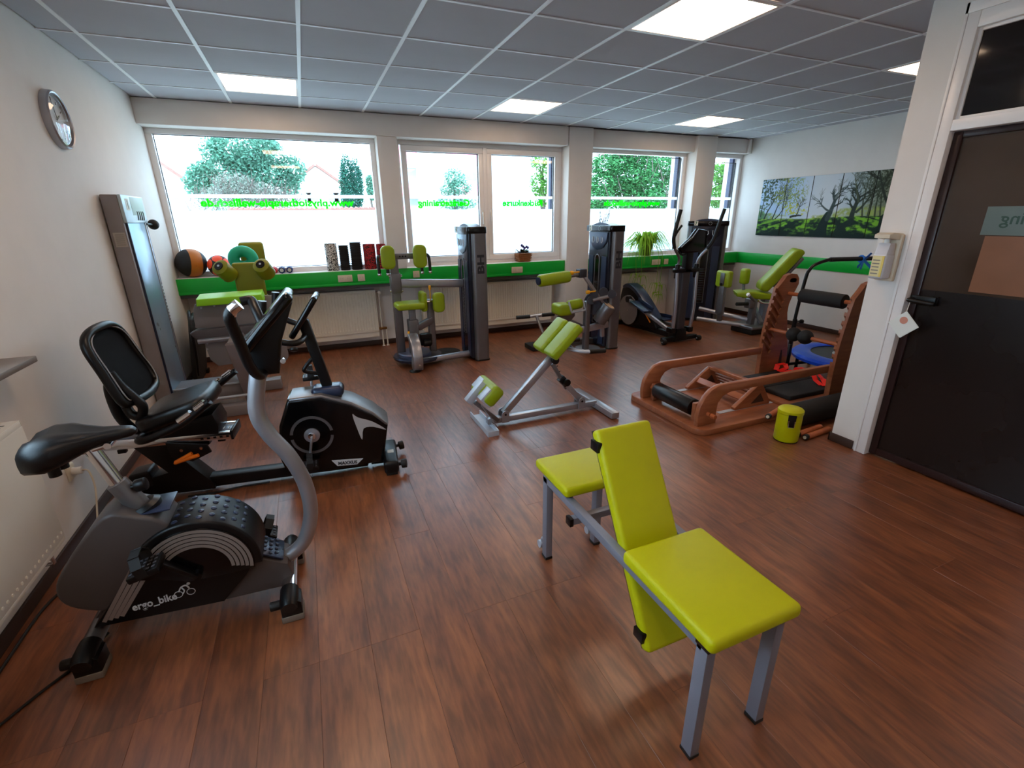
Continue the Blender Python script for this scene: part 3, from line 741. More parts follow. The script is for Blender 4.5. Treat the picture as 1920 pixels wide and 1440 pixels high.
R = np.random.RandomState
dk = (40, 46, 44)
for (a, b, c, d, w, s) in ((0.055, 0.30, 0.15, 0.80, 0.006, 1), (0.125, 0.30, 0.175, 0.70, 0.005, 2), (0.02, 0.34, 0.04, 0.92, 0.004, 3), (0.15, 0.30, 0.23, 0.62, 0.004, 4)): limb(a, b, c, d, w, 0.002, dk, 0.95, 2, R(s))
for (cu, cv, ru, rv, col, op) in ((0.09, 0.84, 0.13, 0.26, (58, 74, 50), 0.95), (0.24, 0.74, 0.13, 0.30, (132, 148, 78), 0.85), (0.30, 0.45, 0.10, 0.12, (186, 190, 60), 0.8), (0.04, 0.55, 0.05, 0.2, (70, 92, 66), 0.8)):
    k = clip(1.2 - ((uu - cu) / ru) ** 2 - ((vv - cv) / rv) ** 2, 0, 1)
    img = mixc(img, col, clip((n2 - 0.5 + 0.5 * (n1 - 0.5)) * 10, 0, 1) * clip(k * 1.8, 0, 1) * op)
limb(0.27, 0.33, 0.35, 0.35, 0.008, 0.005, dk, 0.9, 0, R(5)); limb(0.31, 0.34, 0.33, 0.55, 0.004, 0.002, dk, 0.9, 2, R(6))
# middle tree, its shadow, right-hand trees
limb(0.52, 0.02, 0.545, 0.36, 0.045, 0.020, (16, 38, 34), 0.93, 0, R(7))
limb(0.545, 0.30, 0.575, 0.66, 0.018, 0.008, (52, 66, 66), 0.92, 2, R(8), 1.0); limb(0.545, 0.42, 0.47, 0.58, 0.007, 0.003, (66, 78, 78), 0.9, 2, R(9))
limb(0.575, 0.62, 0.60, 0.80, 0.008, 0.003, (120, 130, 128), 0.7, 2, R(10))
limb(0.70, 0.27, 0.72, 0.62, 0.016, 0.010, (36, 48, 40), 0.94, 3, R(12), 1.0); limb(0.72, 0.40, 0.80, 0.72, 0.008, 0.003, (42, 52, 38), 0.9, 3, R(13)); limb(0.72, 0.55, 0.67, 0.95, 0.006, 0.002, (74, 84, 62), 0.85, 3, R(14))
for (a, c, s) in ((0.79, 0.80, 20), (0.83, 0.85, 21), (0.76, 0.75, 22), (0.86, 0.84, 23)): limb(a, 0.33, c, 0.85, 0.005, 0.002, (44, 52, 36), 0.85, 2, R(s))
k = clip((uu - 0.66) * 6, 0, 1) * clip((vv - 0.40) * 4, 0, 1); img = mixc(img, (38, 48, 26), clip((n2 - 0.46 + 0.4 * (n1 - 0.5)) * 8, 0, 1) * k * 0.7)
limb(0.895, 0.14, 0.885, 1.05, 0.028, 0.020, (20, 28, 24), 0.97, 1, R(15)); limb(0.965, 0.10, 0.95, 1.05, 0.034, 0.022, (18, 28, 24), 0.97, 1, R(16)); limb(0.89, 0.5, 0.80, 0.98, 0.009, 0.004, (34, 42, 30), 0.92, 3, R(17))
limb(0.90, 0.02, 0.89, 0.30, 0.05, 0.028, (14, 32, 26), 0.9, 0, R(18)); limb(0.62, 0.03, 0.70, 0.28, 0.03, 0.014, (16, 40, 32), 0.75, 0, R(19))
img = mixc(img, (14, 34, 34), clip((0.10 - vv) * 9, 0, 0.75))
img = np.clip(img, 0, 255) / 255.0
img = np.where(img <= 0.04045, img / 12.92, ((img + 0.055) / 1.055) ** 2.4)
prm = bpy.data.materials.new('forest_print'); prm.use_nodes = True
_nt = prm.node_tree; _at = N(_nt, 'ShaderNodeAttribute'); _at.attribute_name = 'print'
_nt.links.new(_at.outputs['Color'], _nt.nodes['Principled BSDF'].inputs['Base Color']); _nt.nodes['Principled BSDF'].inputs['Roughness'].default_value = 0.6; _nt.nodes['Principled BSDF'].inputs['Specular IOR Level'].default_value = 0.2
lab = ['first forest picture panel, slender trees and water, nearest the window corner', 'second forest picture panel from the window corner, pale willow', 'middle forest picture panel with broad dark trunk and long shadows',
       'fourth forest picture panel, branching tree in haze', 'fifth forest picture panel, dark trunks, partly hidden by the partition']
ys = [5.705, 5.29, 4.88, 4.475, 4.05, 3.63]
for k in range(5):
    a, e = ys[k] - 0.005, ys[k + 1] + 0.005
    t = thing('picture_panel', lab[k], 'picture', (XR - 0.01, (a + e) / 2, 1.27), 'five-part forest picture')
    MB().box((XR - 0.018, e, 1.27), (XR - 0.001, a, 2.07), 0.001, 1).build('board', mat('board_edge', rgb(40, 52, 48), 0.5), t)
    gw, gh = 98, 198
    vs = [(XR - 0.0188, a + (e - a) * i / gw, 1.271 + 0.798 * j / gh) for j in range(gh + 1) for i in range(gw + 1)]
    fs = [(j * (gw + 1) + i, j * (gw + 1) + i + 1, (j + 1) * (gw + 1) + i + 1, (j + 1) * (gw + 1) + i) for j in range(gh) for i in range(gw)]
    o = MB().add(vs, fs).build('print', prm, t)
    at = o.data.color_attributes.new('print', 'FLOAT_COLOR', 'POINT')
    cols = np.ones((len(vs), 4), dtype=np.float32)
    ii = np.tile(np.arange(gw + 1), gh + 1); jj = np.repeat(np.arange(gh + 1), gw + 1)
    cols[:, :3] = img[np.clip(jj, 0, PHt - 1), np.clip(k * 100 + ii, 0, PWd - 1)]
    at.data.foreach_set('color', cols.ravel())

# ================================================================== LIME BENCH
t = thing('training_bench', 'lime green adjustable bench with grey square-tube legs in the foreground', 'bench', (2.33, 1.2, 0))
XA, XB, Y0, Y1 = 2.19, 2.462, 0.715, 1.69
for X in (XA, XB):
    for Y in (Y0, Y1):
        lg = MB().beam((X, Y, 0.012), (X, Y, 0.45), 0.034, 0.042, (0, 1, 0), 0.003).build('leg', greyp, t)
        MB().box((X - 0.0185, Y - 0.0225, 0.0), (X + 0.0185, Y + 0.0225, 0.014), 0.002).build('foot_cap', blackr, lg)
        if Y == Y1:
            MB().tube([(X, Y + 0.02, 0.09), (X, Y + 0.05, 0.075), (X, Y + 0.06, 0.045)], 0.008, 8, 3).cyl((X - 0.014, Y + 0.062, 0.035), (X + 0.014, Y + 0.062, 0.035), 0.02, n=16).build('wheel', paleb, lg)
        else:
            MB().box((X - 0.02, Y - 0.026, 0.435), (X + 0.02, Y + 0.024, 0.456), 0.002).build('corner_cap', blackp, lg)
    MB().beam((X, Y0, 0.436), (X, Y1 + 0.02, 0.436), 0.034, 0.034, (0, 0, 1), 0.003).build('side_rail', greyp, t)
cb = MB().beam((XA - 0.035, 1.415, 0.40), (XB + 0.01, 1.415, 0.40), 0.03, 0.03, (0, 0, 1), 0.002).build('cross_bar', greyp, t)
MB().box((XA - 0.05, 1.396, 0.382), (XA - 0.033, 1.434, 0.418), 0.002).build('end_cap', blackp, cb)
MB().beam((XA, Y1, 0.436), (XB, Y1, 0.436), 0.03, 0.03, (0, 0, 1), 0.002).build('end_bar', greyp, t)
MB().beam((XA, Y0, 0.436), (XB, Y0, 0.436), 0.03, 0.03, (0, 0, 1), 0.002).build('end_bar', greyp, t)
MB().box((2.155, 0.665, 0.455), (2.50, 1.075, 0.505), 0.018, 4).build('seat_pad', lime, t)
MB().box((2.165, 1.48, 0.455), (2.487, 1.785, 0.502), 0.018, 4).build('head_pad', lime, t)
bd = V((0, 1.36 - 0.968, 0.818 - 0.13)).normalized()
A = V((2.328, 0.968, 0.13)); B = V((2.328, 1.362, 0.818))
nb = V((0, -bd.z, bd.y))
bp_ = MB().beam(A - nb * 0.0, B - nb * 0.0, 0.245, 0.05, nb, 0.018, 4).build('tilting_pad', lime, t)
off = -nb * 0.032
MB().beam(A + off, B + off, 0.22, 0.014, nb, 0.002).build('backing_board', basem, bp_)
for q in (A + bd * 0.06, B - bd * 0.06):
    MB().box((2.195, q.y - 0.02, q.z - 0.02) , (2.215, q.y + 0.03, q.z + 0.02), 0.003).build('clip', blackp, bp_)
MB().cyl((XA, 1.13, 0.43), (XB, 1.13, 0.43), 0.011, n=14).build('hinge_rod', chrome, t)

# ================================================================== HYPEREXTENSION BENCH
t = thing('hyperextension_bench', 'silver back extension bench with twin lime hip pads on the open floor', 'bench', (2.95, 3.24, 0))
Yc = 3.24
MB().beam((2.44, Yc, 0.052), (3.44, Yc, 0.052), 0.06, 0.045, (0, 0, 1), 0.003).build('base_beam', silver, t)
fr = MB().beam((3.455, 2.95, 0.032), (3.455, 3.60, 0.032), 0.07, 0.05, (0, 0, 1), 0.003).build('rear_foot', silver, t)
MB().box((3.43, 2.96, 0.0), (3.48, 3.01, 0.01)).box((3.43, 3.54, 0.0), (3.48, 3.59, 0.01)).build('rubber_pads', blackr, fr)
ft = MB().box((2.385, 3.06, 0.0), (2.475, 3.50, 0.008)).box((2.385, 3.06, 0.006), (2.393, 3.50, 0.042)).box((2.467, 3.06, 0.006), (2.475, 3.50, 0.042)).box((2.393, 3.06, 0.006), (2.467, 3.068, 0.042)).build('front_channel', paleb, t)
for X in (2.585, 3.285):
    for dy in (-0.042, 0.034):
        bk = MB().xz([(X - 0.032, 0.03), (X + 0.032, 0.03), (X + 0.032, 0.10), (X + 0.022, 0.122), (X, 0.130), (X - 0.022, 0.122), (X - 0.032, 0.10)], Yc + dy, Yc + dy + 0.008, 0.001, 1).build('bracket', silver, t)
        MB().cyl((X, Yc + dy - 0.004, 0.098), (X, Yc + dy + 0.012, 0.098), 0.009, n=12).build('bolt', blackp, bk)
top = V((3.015, Yc, 0.515))
MB().beam((2.585, Yc, 0.098), top, 0.05, 0.052, (0, 0, 1), 0.003).build('main_post', silver, t)
j2 = V((3.12, Yc, 0.29))
MB().beam((3.285, Yc, 0.098), j2, 0.042, 0.046, (0, 0, 1), 0.003).build('rear_strut', silver, t)
sl = MB().beam(j2 - (j2 - top) * -0.3, top - V((-0.0, 0, 0.06)), 0.03, 0.03, (0, 0, 1), 0.002).build('sliding_strut', silverD, t)
for k in range(3):
    q = j2 + (top - j2) * (0.2 + 0.22 * k)
    MB().cyl(q + V((-0.0, -0.018, 0)), q + V((0, -0.014, 0)), 0.005, n=10).build('hole', blackp, sl)
for q in (top + V((-0.0, -0.03, -0.02)), j2 + V((0.01, -0.025, -0.0))):
    MB().cyl(q, q + V((0, -0.035, 0)), 0.03, 0.027, n=22, bev=0.004).build('clamp_knob', blackp, t)
MB().beam(j2 + V((-0.03, 0, 0.035)), j2 + V((0.03, 0, -0.03)), 0.054, 0.06, (0, 0, 1), 0.004).build('clamp_collar', blackp, t)
# twin pads, tilted
pd = V((0.72, 0, 0.69)).normalized(); pn = V((-pd.z, 0, pd.x))
post2 = MB().cyl(top - pd * 0.02, top + pd * 0.20, 0.019).build('pad_post', chrome, t)
pc = V((3.055, Yc, 0.665))
for s in (-1, 1):
    c = pc + V((0, s * 0.098, 0))
    M = Mx(((pd.x, 0, pn.x, c.x), (0, 1, 0, c.y), (pd.z, 0, pn.z, c.z), (0, 0, 0, 1)))
    p = MB().obox(M, (0.325, 0.165, 0.075), 0.022, 4).build('hip_pad', limeM, t)
MB().beam(pc - pn * 0.05 + V((0, -0.1, 0)), pc - pn * 0.05 + V((0, 0.1, 0)), 0.12, 0.012, pn, 0.002).build('pad_plate', silver, t)
for s in (-1, 1):
    q = pc - pn * 0.06
    hb = MB().tube([q + V((0, 0, -0.02)), q + V((0.02, s * 0.10, -0.03)), q + V((0.08, s * 0.17, -0.04)), q + V((0.16, s * 0.20, -0.045))], 0.015, 10, 5).build('handle_tube', paleb, t)
    MB().tube([q + V((0.14, s * 0.195, -0.044)), q + V((0.28, s * 0.20, -0.05))], 0.019, 12).build('grip', blackr, hb)
MB().cyl(pc - pn * 0.05 + V((0.02, -0.05, -0.02)), pc - pn * 0.05 + V((0.06, -0.10, -0.05)), 0.02, 0.022, n=14, bev=0.004).build('pin_knob', blackp, t)
# ankle roll unit
ad = V((-0.36, 0, 0.55)).normalized()
MB().beam((2.50, 3.16, 0.02), (2.375, 3.16, 0.22), 0.045, 0.006, (1, 0, 1), 0.001).beam((2.50, 3.30, 0.02), (2.375, 3.30, 0.22), 0.045, 0.006, (1, 0, 1), 0.001).build('foot_plate', silver, t)
MB().beam((2.53, 3.23, 0.05), (2.34, 3.23, 0.235), 0.05, 0.03, (1, 0, 1), 0.003).build('ankle_arm', silverD, t)
MB().beam((2.285, 3.23, 0.245), (2.42, 3.23, 0.385), 0.06, 0.055, (-1, 0, 1), 0.003).build('ankle_bracket', paleb, t)
rd = V((0.66, 0, 0.75)).normalized()
c = V((2.445, 3.23, 0.315))
M = Mx.Translation(c) @ Mx.Rotation(math.radians(-43), 4, 'Y')
ap = MB(M).obox(Mx.Identity(4), (0.16, 0.34, 0.11), 0.035, 4).build('ankle_pad', limeM, t)
MB(M).obox(Mx.Translation((0.0, 0.10, 0.0)), (0.10, 0.10, 0.118), 0.002).build('pad_clamp', paleb, ap); MB(M).obox(Mx.Translation((-0.03, -0.11, 0.012)), (0.11, 0.085, 0.1), 0.002).build('pad_clamp', paleb, ap)

# ================================================================== UPRIGHT BIKE
Yb = 1.97
t = thing('exercise_bike', 'upright exercise bike with black saddle and curved silver handlebar stem', 'exercise bike', (0.70, Yb, 0))
yn, yf = 1.882, 2.058
shell = smoothpoly([(0.50, 0.575), (0.60, 0.555), (0.68, 0.50), (0.70, 0.36), (0.66, 0.19), (0.47, 0.175), (0.345, 0.225), (0.305, 0.30), (0.345, 0.40)], 4)
MB().xz(shell, yn, yf, 0.012, 3).build('rear_shell', mat('taupe_plastic', rgb(74, 66, 64), 0.45), t)
cov = [(0.375, 0.132), (0.80, 0.098), (0.90, 0.20), (0.955, 0.275), (0.90, 0.36), (0.80, 0.42), (0.60, 0.44), (0.56, 0.36)]
sc_ = MB().xz(cov, yn - 0.010, yf + 0.010, 0.006, 2).build('side_cover', blackp, t)
wc = (0.745, 0.275)
dome = MB().xz(circ(wc, 0.222, -8, 168, 44) + [(0.60, 0.33), (0.68, 0.265), (0.90, 0.245)], yn - 0.018, yf + 0.018, 0.010, 3).build('flywheel_cover', blackp, t)
fc = MB().xz(circ(wc, 0.195, -12, 172, 40) + [(0.62, 0.285), (0.70, 0.245), (0.85, 0.235)], yn - 0.024, yn - 0.017, 0.003, 2).build('wheel_face', blackg, t)
for k, (r0, r1) in enumerate(((0.178, 0.190), (0.162, 0.174), (0.146, 0.158), (0.130, 0.142), (0.114, 0.126))):
    a0, a1 = -9 + 1.5 * k, 140
    pl = circ(wc, r1, a0, a1, 30) + circ(wc, r0, a0, a1, 30)[::-1]
    MB().xz(pl, yn - 0.0256, yn - 0.0235).build('ring_stripe', mat('taupe_print', rgb(128, 116, 110), 0.4), fc)
bl = MB()
for i in range(11):
    a = math.radians(38 + i * 10.5)
    for j in range(4):
        y = yn + 0.015 + j * 0.047 + (0.02 if i % 2 else 0)
        if y > yf: continue
        c = V((wc[0] + math.cos(a) * 0.222, y, wc[1] + math.sin(a) * 0.222)); d_ = V((math.cos(a), 0, math.sin(a)))
        bl.lathe([(0.011, -0.001), (0.010, 0.003), (0.006, 0.0045), (0, 0.005)], c, d_, 10)
bl.build('grip_dots', navyp, dome, kind='stuff')
nose = [(0.80, 0.085), (1.03, 0.075), (1.065, 0.12), (1.05, 0.185), (0.95, 0.245), (0.88, 0.30), (0.86, 0.2)]
ns = MB().xz(nose, yn + 0.012, yf - 0.012, 0.008, 2).build('front_shell', mat('taupe_plastic', rgb(74, 66, 64), 0.45), t)
tp = MB().beam((0.885, Yb, 0.305), (1.035, Yb, 0.205), 0.13, 0.008, (0, 0, 1), 0.002).build('tread_plate', navyp, ns)
dm = MB(); dv_ = V((0.15, 0, -0.10)).normalized(); dn = V((0.10, 0, 0.15)).normalized()
for i in range(6):
    for j in range(4):
        dm.lathe([(0.009, 0), (0.007, 0.003), (0, 0.0042)], V((0.89, Yb - 0.048 + j * 0.03 + (0.012 if i % 2 else 0), 0.306)) + dv_ * (0.02 + i * 0.025) + dn * 0.003, dn, 8)
dm.build('grip_dots', navyp, ns, kind='stuff')
for k in range(4):
    o = 0.019 * k
    MB().beam((0.412 + o, yn - 0.0115, 0.150 + 0.002 * k), (0.545 + o * 0.9 - 0.01 * k, yn - 0.0115, 0.352 - 0.02 * k), 0.0012, 0.014, (0, 0, 1)).build('stripe', mat('taupe_print', rgb(128, 116, 110), 0.4), sc_)
text('lettering', 'ergo_bike', 0.045, (0.505, yn - 0.0108, 0.166), (1, 0, 0.03), (0, 0, 1), inkw, sc_, bold=0.0008, width=0.145)
text('lettering', 'fit', 0.055, (0.575, yn - 0.0118, 0.315), (1, 0, 0.15), (-0.1, 0, 1), inkd, sc_, bold=0.001)
lg_ = MB()
for dx in (0.0, 0.042): lg_.torus((0.658 + dx, yn - 0.0112, 0.188), 0.014, 0.0013, (0, 1, 0), 20, 5)
lg_.tube([(0.662, yn - 0.0112, 0.200), (0.672, yn - 0.0112, 0.218), (0.690, yn - 0.0112, 0.222), (0.697, yn - 0.0112, 0.206)], 0.003, 6, 3).tube([(0.672, yn - 0.0112, 0.218), (0.680, yn - 0.0112, 0.200), (0.672, yn - 0.0112, 0.186)], 0.0025, 6, 3).lathe([(0.006, 0), (0.006, 0.001), (0, 0.001)], (0.699, yn - 0.0112, 0.228), (0, -1, 0), 10)
lg_.build('cyclist_logo', inkw, sc_)
# crank and pedals
cr = MB().cyl((wc[0], yn - 0.05, wc[1]), (wc[0], yf + 0.05, wc[1]), 0.016).build('crank_axle', blackp, t)
MB().beam((wc[0], yn - 0.045, wc[1]), (0.625, yn - 0.05, 0.40), 0.018, 0.03, (0, 1, 0), 0.004).build('crank_arm', blackp, cr)
MB().beam((wc[0], yf + 0.045, wc[1]), (0.935, yf + 0.05, 0.19), 0.018, 0.03, (0, 1, 0), 0.004).build('crank_arm', blackp, cr)
def pedal(c, s, tilt, parent, w=0.1):
    M = Mx.Translation(c) @ Mx.Rotation(tilt, 4, 'Y')
    p = MB(M).box((-0.05, min(0, s * w), -0.013), (0.05, max(0, s * w), 0.013), 0.005).build('pedal', blackp, parent)
    st = MB(M)
    for i in range(5):
        for j in range(4): st.box((-0.042 + i * 0.018, s * (0.012 + j * 0.022) - 0.005, 0.012), (-0.032 + i * 0.018, s * (0.012 + j * 0.022) + 0.005, 0.0155))
    st.build('tread_blocks', mat('grey_rubber', rgb(70, 72, 80), 0.5), p, kind='stuff')
    pts = [(0.0, s * 0.005, 0.0), (0.0, s * 0.0, 0.045), (0.0, s * 0.03, 0.075), (0.0, s * 0.075, 0.072), (0.0, s * (w + 0.004), 0.04), (0.0, s * (w + 0.002), 0.0)]
    sm = [V(q) for q in pts]; b_ = MB(M)
    for a, e in zip(sm[:-1], sm[1:]): b_.beam(a, e + (e - a) * 0.12, 0.034, 0.003, (0, 0, 1) if abs((e - a).z) < abs((e - a).y) else (0, 1, 0))
    b_.build('strap', blackr, p)
    return p
pedal((0.625, yn - 0.06, 0.405), -1, math.radians(-14), t, 0.095)
pedal((0.95, yf + 0.055, 0.195), 1, math.radians(25), t, 0.095)
# stabilisers
for X, ya, yb_ in ((1.043, 1.745, 2.215), (0.365, 1.745, 2.20)):
    s_ = MB().cyl((X, ya + 0.07, 0.088), (X, yb_ - 0.07, 0.088), 0.031, n=22).build('stabiliser_tube', chrome if X > 1 else silverD, t)
    for ye, s in ((ya, 1), (yb_, -1)):
        cp = MB().tube([(X, ye + s * 0.10, 0.088), (X, ye + s * 0.03, 0.088), (X, ye, 0.08)], [0.037, 0.037, 0.030], 16)
        cp.prism([(X - 0.035, 0.028), (X + 0.045, 0.028), (X + 0.045, 0.085), (X + 0.01, 0.115), (X - 0.035, 0.085)], (0, ye + s * 0.012, 0), (1, 0, 0), (0, 0, 1), (0, s * 0.085, 0), 0.004)
        cpo = cp.build('end_cap', blackp, s_)
        MB().box((X - 0.038, min(ye + s * 0.008, ye + s * 0.10), 0.0), (X + 0.048, max(ye + s * 0.008, ye + s * 0.10), 0.03), 0.006).build('rubber_foot', mat('beige_rubber', rgb(120, 108, 96), 0.6), s_)
        MB().cyl((X - 0.03, ye + s * 0.05, 0.07), (X - 0.075, ye + s * 0.05, 0.07), 0.019, n=16, bev=0.003).build('transport_wheel', blackr, s_)
MB().beam((0.365, Yb, 0.09), (0.42, Yb, 0.165), 0.05, 0.045, (0, 1, 0), 0.004).build('rear_bracket', silverD, t)
# seat post and saddle
MB().cyl((0.60, Yb, 0.53), (0.545, Yb, 0.665), 0.036, 0.034, n=22).build('seat_tube', silverD, t)
MB().lathe([(0.062, -0.02), (0.066, 0.0), (0.05, 0.014), (0.036, 0.012)], (0.597, Yb, 0.548), (-0.35, 0, 0.94), 28).build('tube_collar', blackp, t)
MB().box((0.60, yn + 0.02, 0.545), (0.70, yf - 0.02, 0.553), 0.004).build('top_plate', navyp, t)
MB().cyl((0.548, Yb, 0.66), (0.505, Yb, 0.815), 0.024, n=20).build('seat_post', chrome, t)
MB().cyl((0.562, Yb - 0.005, 0.635), (0.60, Yb - 0.01, 0.642), 0.011, n=12).cyl((0.60, Yb - 0.01, 0.642), (0.635, Yb - 0.012, 0.648), 0.024, n=14, bev=0.004).build('post_knob', blackp, t)
MB().beam((0.45, Yb, 0.805), (0.57, Yb, 0.822), 0.045, 0.014, (0, 0, 1), 0.003).cyl((0.565, Yb - 0.035, 0.826), (0.565, Yb + 0.035, 0.826), 0.012, n=12).build('saddle_clamp', chrome, t)
sec = [(0.335, 0.075, 0.80, 0.862), (0.355, 0.115, 0.775, 0.885), (0.40, 0.128, 0.772, 0.902), (0.45, 0.112, 0.79, 0.902), (0.50, 0.075, 0.812, 0.892), (0.55, 0.045, 0.83, 0.885), (0.60, 0.032, 0.838, 0.882), (0.635, 0.024, 0.842, 0.878), (0.65, 0.012, 0.85, 0.868)]
vs, fs, n_ = [], [], 20
for (x, hw, zl, zh) in sec:
    for k in range(n_):
        a = 2 * PI * k / n_; cy, sy = math.cos(a), math.sin(a)
        y = Yb + hw * math.copysign(abs(cy) ** 0.75, cy); z = (zl + zh) / 2 + (zh - zl) / 2 * math.copysign(abs(sy) ** 0.7, sy)
        if sy > 0: z -= 0.012 * math.exp(-((y - Yb) / 0.02) ** 2) * (1 if x < 0.56 else 0.3)
        vs.append((x, y, z))
for i in range(len(sec) - 1):
    for k in range(n_): fs.append((i * n_ + k, i * n_ + (k + 1) % n_, (i + 1) * n_ + (k + 1) % n_, (i + 1) * n_ + k))
fs += [tuple(range(n_)), tuple((len(sec) - 1) * n_ + k for k in range(n_))]
MB().add(vs, fs).build('saddle', blackv, t, sharp=70)
for s in (-1, 1): MB().cyl((0.40, Yb + s * 0.03, 0.745), (0.40, Yb + s * 0.03, 0.78), 0.018, n=14).build('saddle_spring', blackp, t)
# stem, console, handlebars
stem = [(1.005, 0.168), (1.06, 0.178), (1.125, 0.235), (1.168, 0.365), (1.165, 0.51), (1.126, 0.648), (1.066, 0.765), (1.042, 0.867), (1.072, 1.016), (1.095, 1.08)]
MB().tube([(x, Yb, z) for x, z in stem], 0.0305, 18, 6).build('handlebar_stem', silver, t)
MB().cyl((0.985, Yb, 0.172), (1.035, Yb, 0.172), 0.042, n=18, bev=0.006).build('stem_socket', blackp, t)
hd_ = MB().prism([(1.045, 1.155), (1.075, 1.02), (1.15, 1.02), (1.175, 1.14), (1.235, 1.285), (1.20, 1.285)], (0, Yb - 0.055, 0), (1, 0, 0), (0, 0, 1), (0, 0.11, 0), 0.012, 3).build('console_head', blackp, t)
cdn = V((1.235 - 1.06, 0, 1.31 - 1.125)).normalized()
MB().beam((1.05, Yb, 1.125), (1.232, Yb, 1.318), 0.215, 0.036, (-1, 0, 1), 0.014, 3).build('console', blackg, t)
MB().cyl((1.17, Yb - 0.06, 1.07), (1.17, Yb - 0.045, 1.07), 0.01, n=12).build('screw', chrome, hd_)
for s in (-1, 1):
    Yh = lambda d: Yb + s * d
    pts = [(1.10, Yh(0.03), 1.035), (1.085, Yh(0.08), 1.032), (1.066, Yh(0.125), 1.085), (1.058, Yh(0.175), 1.18), (1.05, Yh(0.222), 1.268), (1.06, Yh(0.228), 1.30), (1.085, Yh(0.228), 1.318)]
    if s > 0: pts = [(1.11, Yh(0.03), 1.08), (1.115, Yh(0.07), 1.12), (1.108, Yh(0.11), 1.18), (1.088, Yh(0.17), 1.236), (1.075, Yh(0.225), 1.262), (1.06, Yh(0.23), 1.266), (1.035, Yh(0.23), 1.262)]
    h = MB().tube(pts, 0.0185, 14, 6).build('handlebar', blackp, t)
    if s < 0: MB().tube([(1.056, Yh(0.2235), 1.288), (1.064, Yh(0.229), 1.304), (1.086, Yh(0.2285), 1.3185)], 0.0192, 14).build('pulse_sensor', chrome, h)

# ================================================================== RECUMBENT BIKE
t = thing('recumbent_bike', 'black recumbent bike with mesh backrest, orange lever and seat rail', 'exercise bike', (0.9, 3.04, 0))
M0 = Mx.Translation((0.9, 3.04, 0)) @ Mx.Rotation(math.radians(-6.1), 4, 'Z')
B_ = lambda: MB(M0)
B_().beam((-0.72, 0, 0.075), (0.60, 0, 0.055), 0.085, 0.07, (0, 0, 1), 0.01).build('base_beam', blackp, t)
x_ = [(-0.66, 0.375), (-0.52, 0.18), (-0.73, 0.13), (-0.74, 0.045), (-0.30, 0.03), (-0.30, 0.07), (-0.415, 0.235), (-0.27, 0.33), (-0.27, 0.375)]
B_().prism(x_, (0, -0.06, 0), (1, 0, 0), (0, 0, 1), (0, 0.12, 0), 0.006, 2).build('seat_support', blackp, t)
rb = B_().obox(Mx.Translation((-0.66, 0.0, 0.15)) @ Mx.Rotation(math.radians(-8), 4, 'Y'), (0.11, 0.13, 0.10), 0.015, 3).build('power_box', blackp, t)
B_().cyl((-0.72, -0.20, 0.055), (-0.72, 0.20, 0.055), 0.03, n=16).build('rear_stabiliser', blackp, t)
for s in (-1, 1): B_().cyl((-0.70, s * 0.21, 0.03), (-0.70, s * 0.24, 0.03), 0.03, n=16, bev=0.004).build('rear_foot', mat('tan_rubber', rgb(190, 140, 90), 0.6), t)
B_().tube([(-0.45, -0.06, 0.006), (-0.3, -0.07, 0.012), (-0.15, -0.06, 0.02), (0.0, -0.055, 0.02)], 0.006, 8, 4).build('cable', blackr, t)
# rail
for s in (-1, 1):
    B_().beam((-0.78, s * 0.075, 0.40), (-0.135, s * 0.075, 0.382), 0.035, 0.045, (0, 0, 1), 0.004).build('seat_rail', chrome, t)
rc = B_().beam((-0.78, 0, 0.402), (-0.135, 0, 0.384), 0.115, 0.03, (0, 0, 1), 0.003).build('rail_cover', navyp, t)
text('rail_scale', 'H I H I -', 0.05, tuple(M0 @ V((-0.30, -0.028, 0.406))), tuple(M0.to_3x3() @ V((1, 0, -0.027))), tuple(M0.to_3x3() @ V((0, 1, 0))), inkw, rc, bold=0)
for k in range(5): B_().box((-0.30 + k * 0.033, -0.094, 0.375), (-0.285 + k * 0.033, -0.0925, 0.387)).build('index_hole', blackp, rc)
B_().box((-0.145, -0.095, 0.355), (-0.13, 0.095, 0.412), 0.004).build('rail_end', blackp, t)
for xx in (-0.70, -0.20): B_().box((xx - 0.02, -0.08, 0.345), (xx + 0.02, -0.05, 0.368), 0.003).build('rail_stop', blackp, t)
# carriage, lever, seat
B_().prism([(-0.55, 0.42), (-0.20, 0.40), (-0.19, 0.46), (-0.21, 0.53), (-0.50, 0.48)], (0, -0.10, 0), (1, 0, 0), (0, 0, 1), (0, 0.20, 0), 0.012, 2).build('carriage', blackp, t)
B_().prism([(-0.47, 0.39), (-0.27, 0.35), (-0.255, 0.30), (-0.36, 0.255), (-0.46, 0.30)], (0, -0.115, 0), (1, 0, 0), (0, 0, 1), (0, 0.02, 0), 0.004).build('carriage_plate', blackp, t)
B_().tube([(-0.345, -0.135, 0.318), (-0.41, -0.14, 0.288), (-0.435, -0.142, 0.276), (-0.40, -0.145, 0.285), (-0.31, -0.15, 0.308)], 0.011, 10, 4).build('adjust_lever', orangep, t)
for xx in (-0.40, -0.30): B_().cyl((xx, -0.118, 0.335), (xx, -0.112, 0.335), 0.009, n=12).build('bolt', chrome, t)
seat = smoothpoly([(-0.53, -0.20), (-0.30, -0.215), (-0.20, -0.17), (-0.175, 0.0), (-0.20, 0.17), (-0.30, 0.215), (-0.53, 0.20), (-0.545, 0.0)], 4)
Ms = M0 @ Mx.Translation((-0.36, 0, 0.535)) @ Mx.Rotation(math.radians(-16), 4, 'Y') @ Mx.Translation((0.36, 0, 0))
MB(Ms).prism(seat, (0, 0, 0.0), (1, 0, 0), (0, 1, 0), (0, 0, 0.085), 0.03, 4).build('seat', blackv, t, sharp=60)
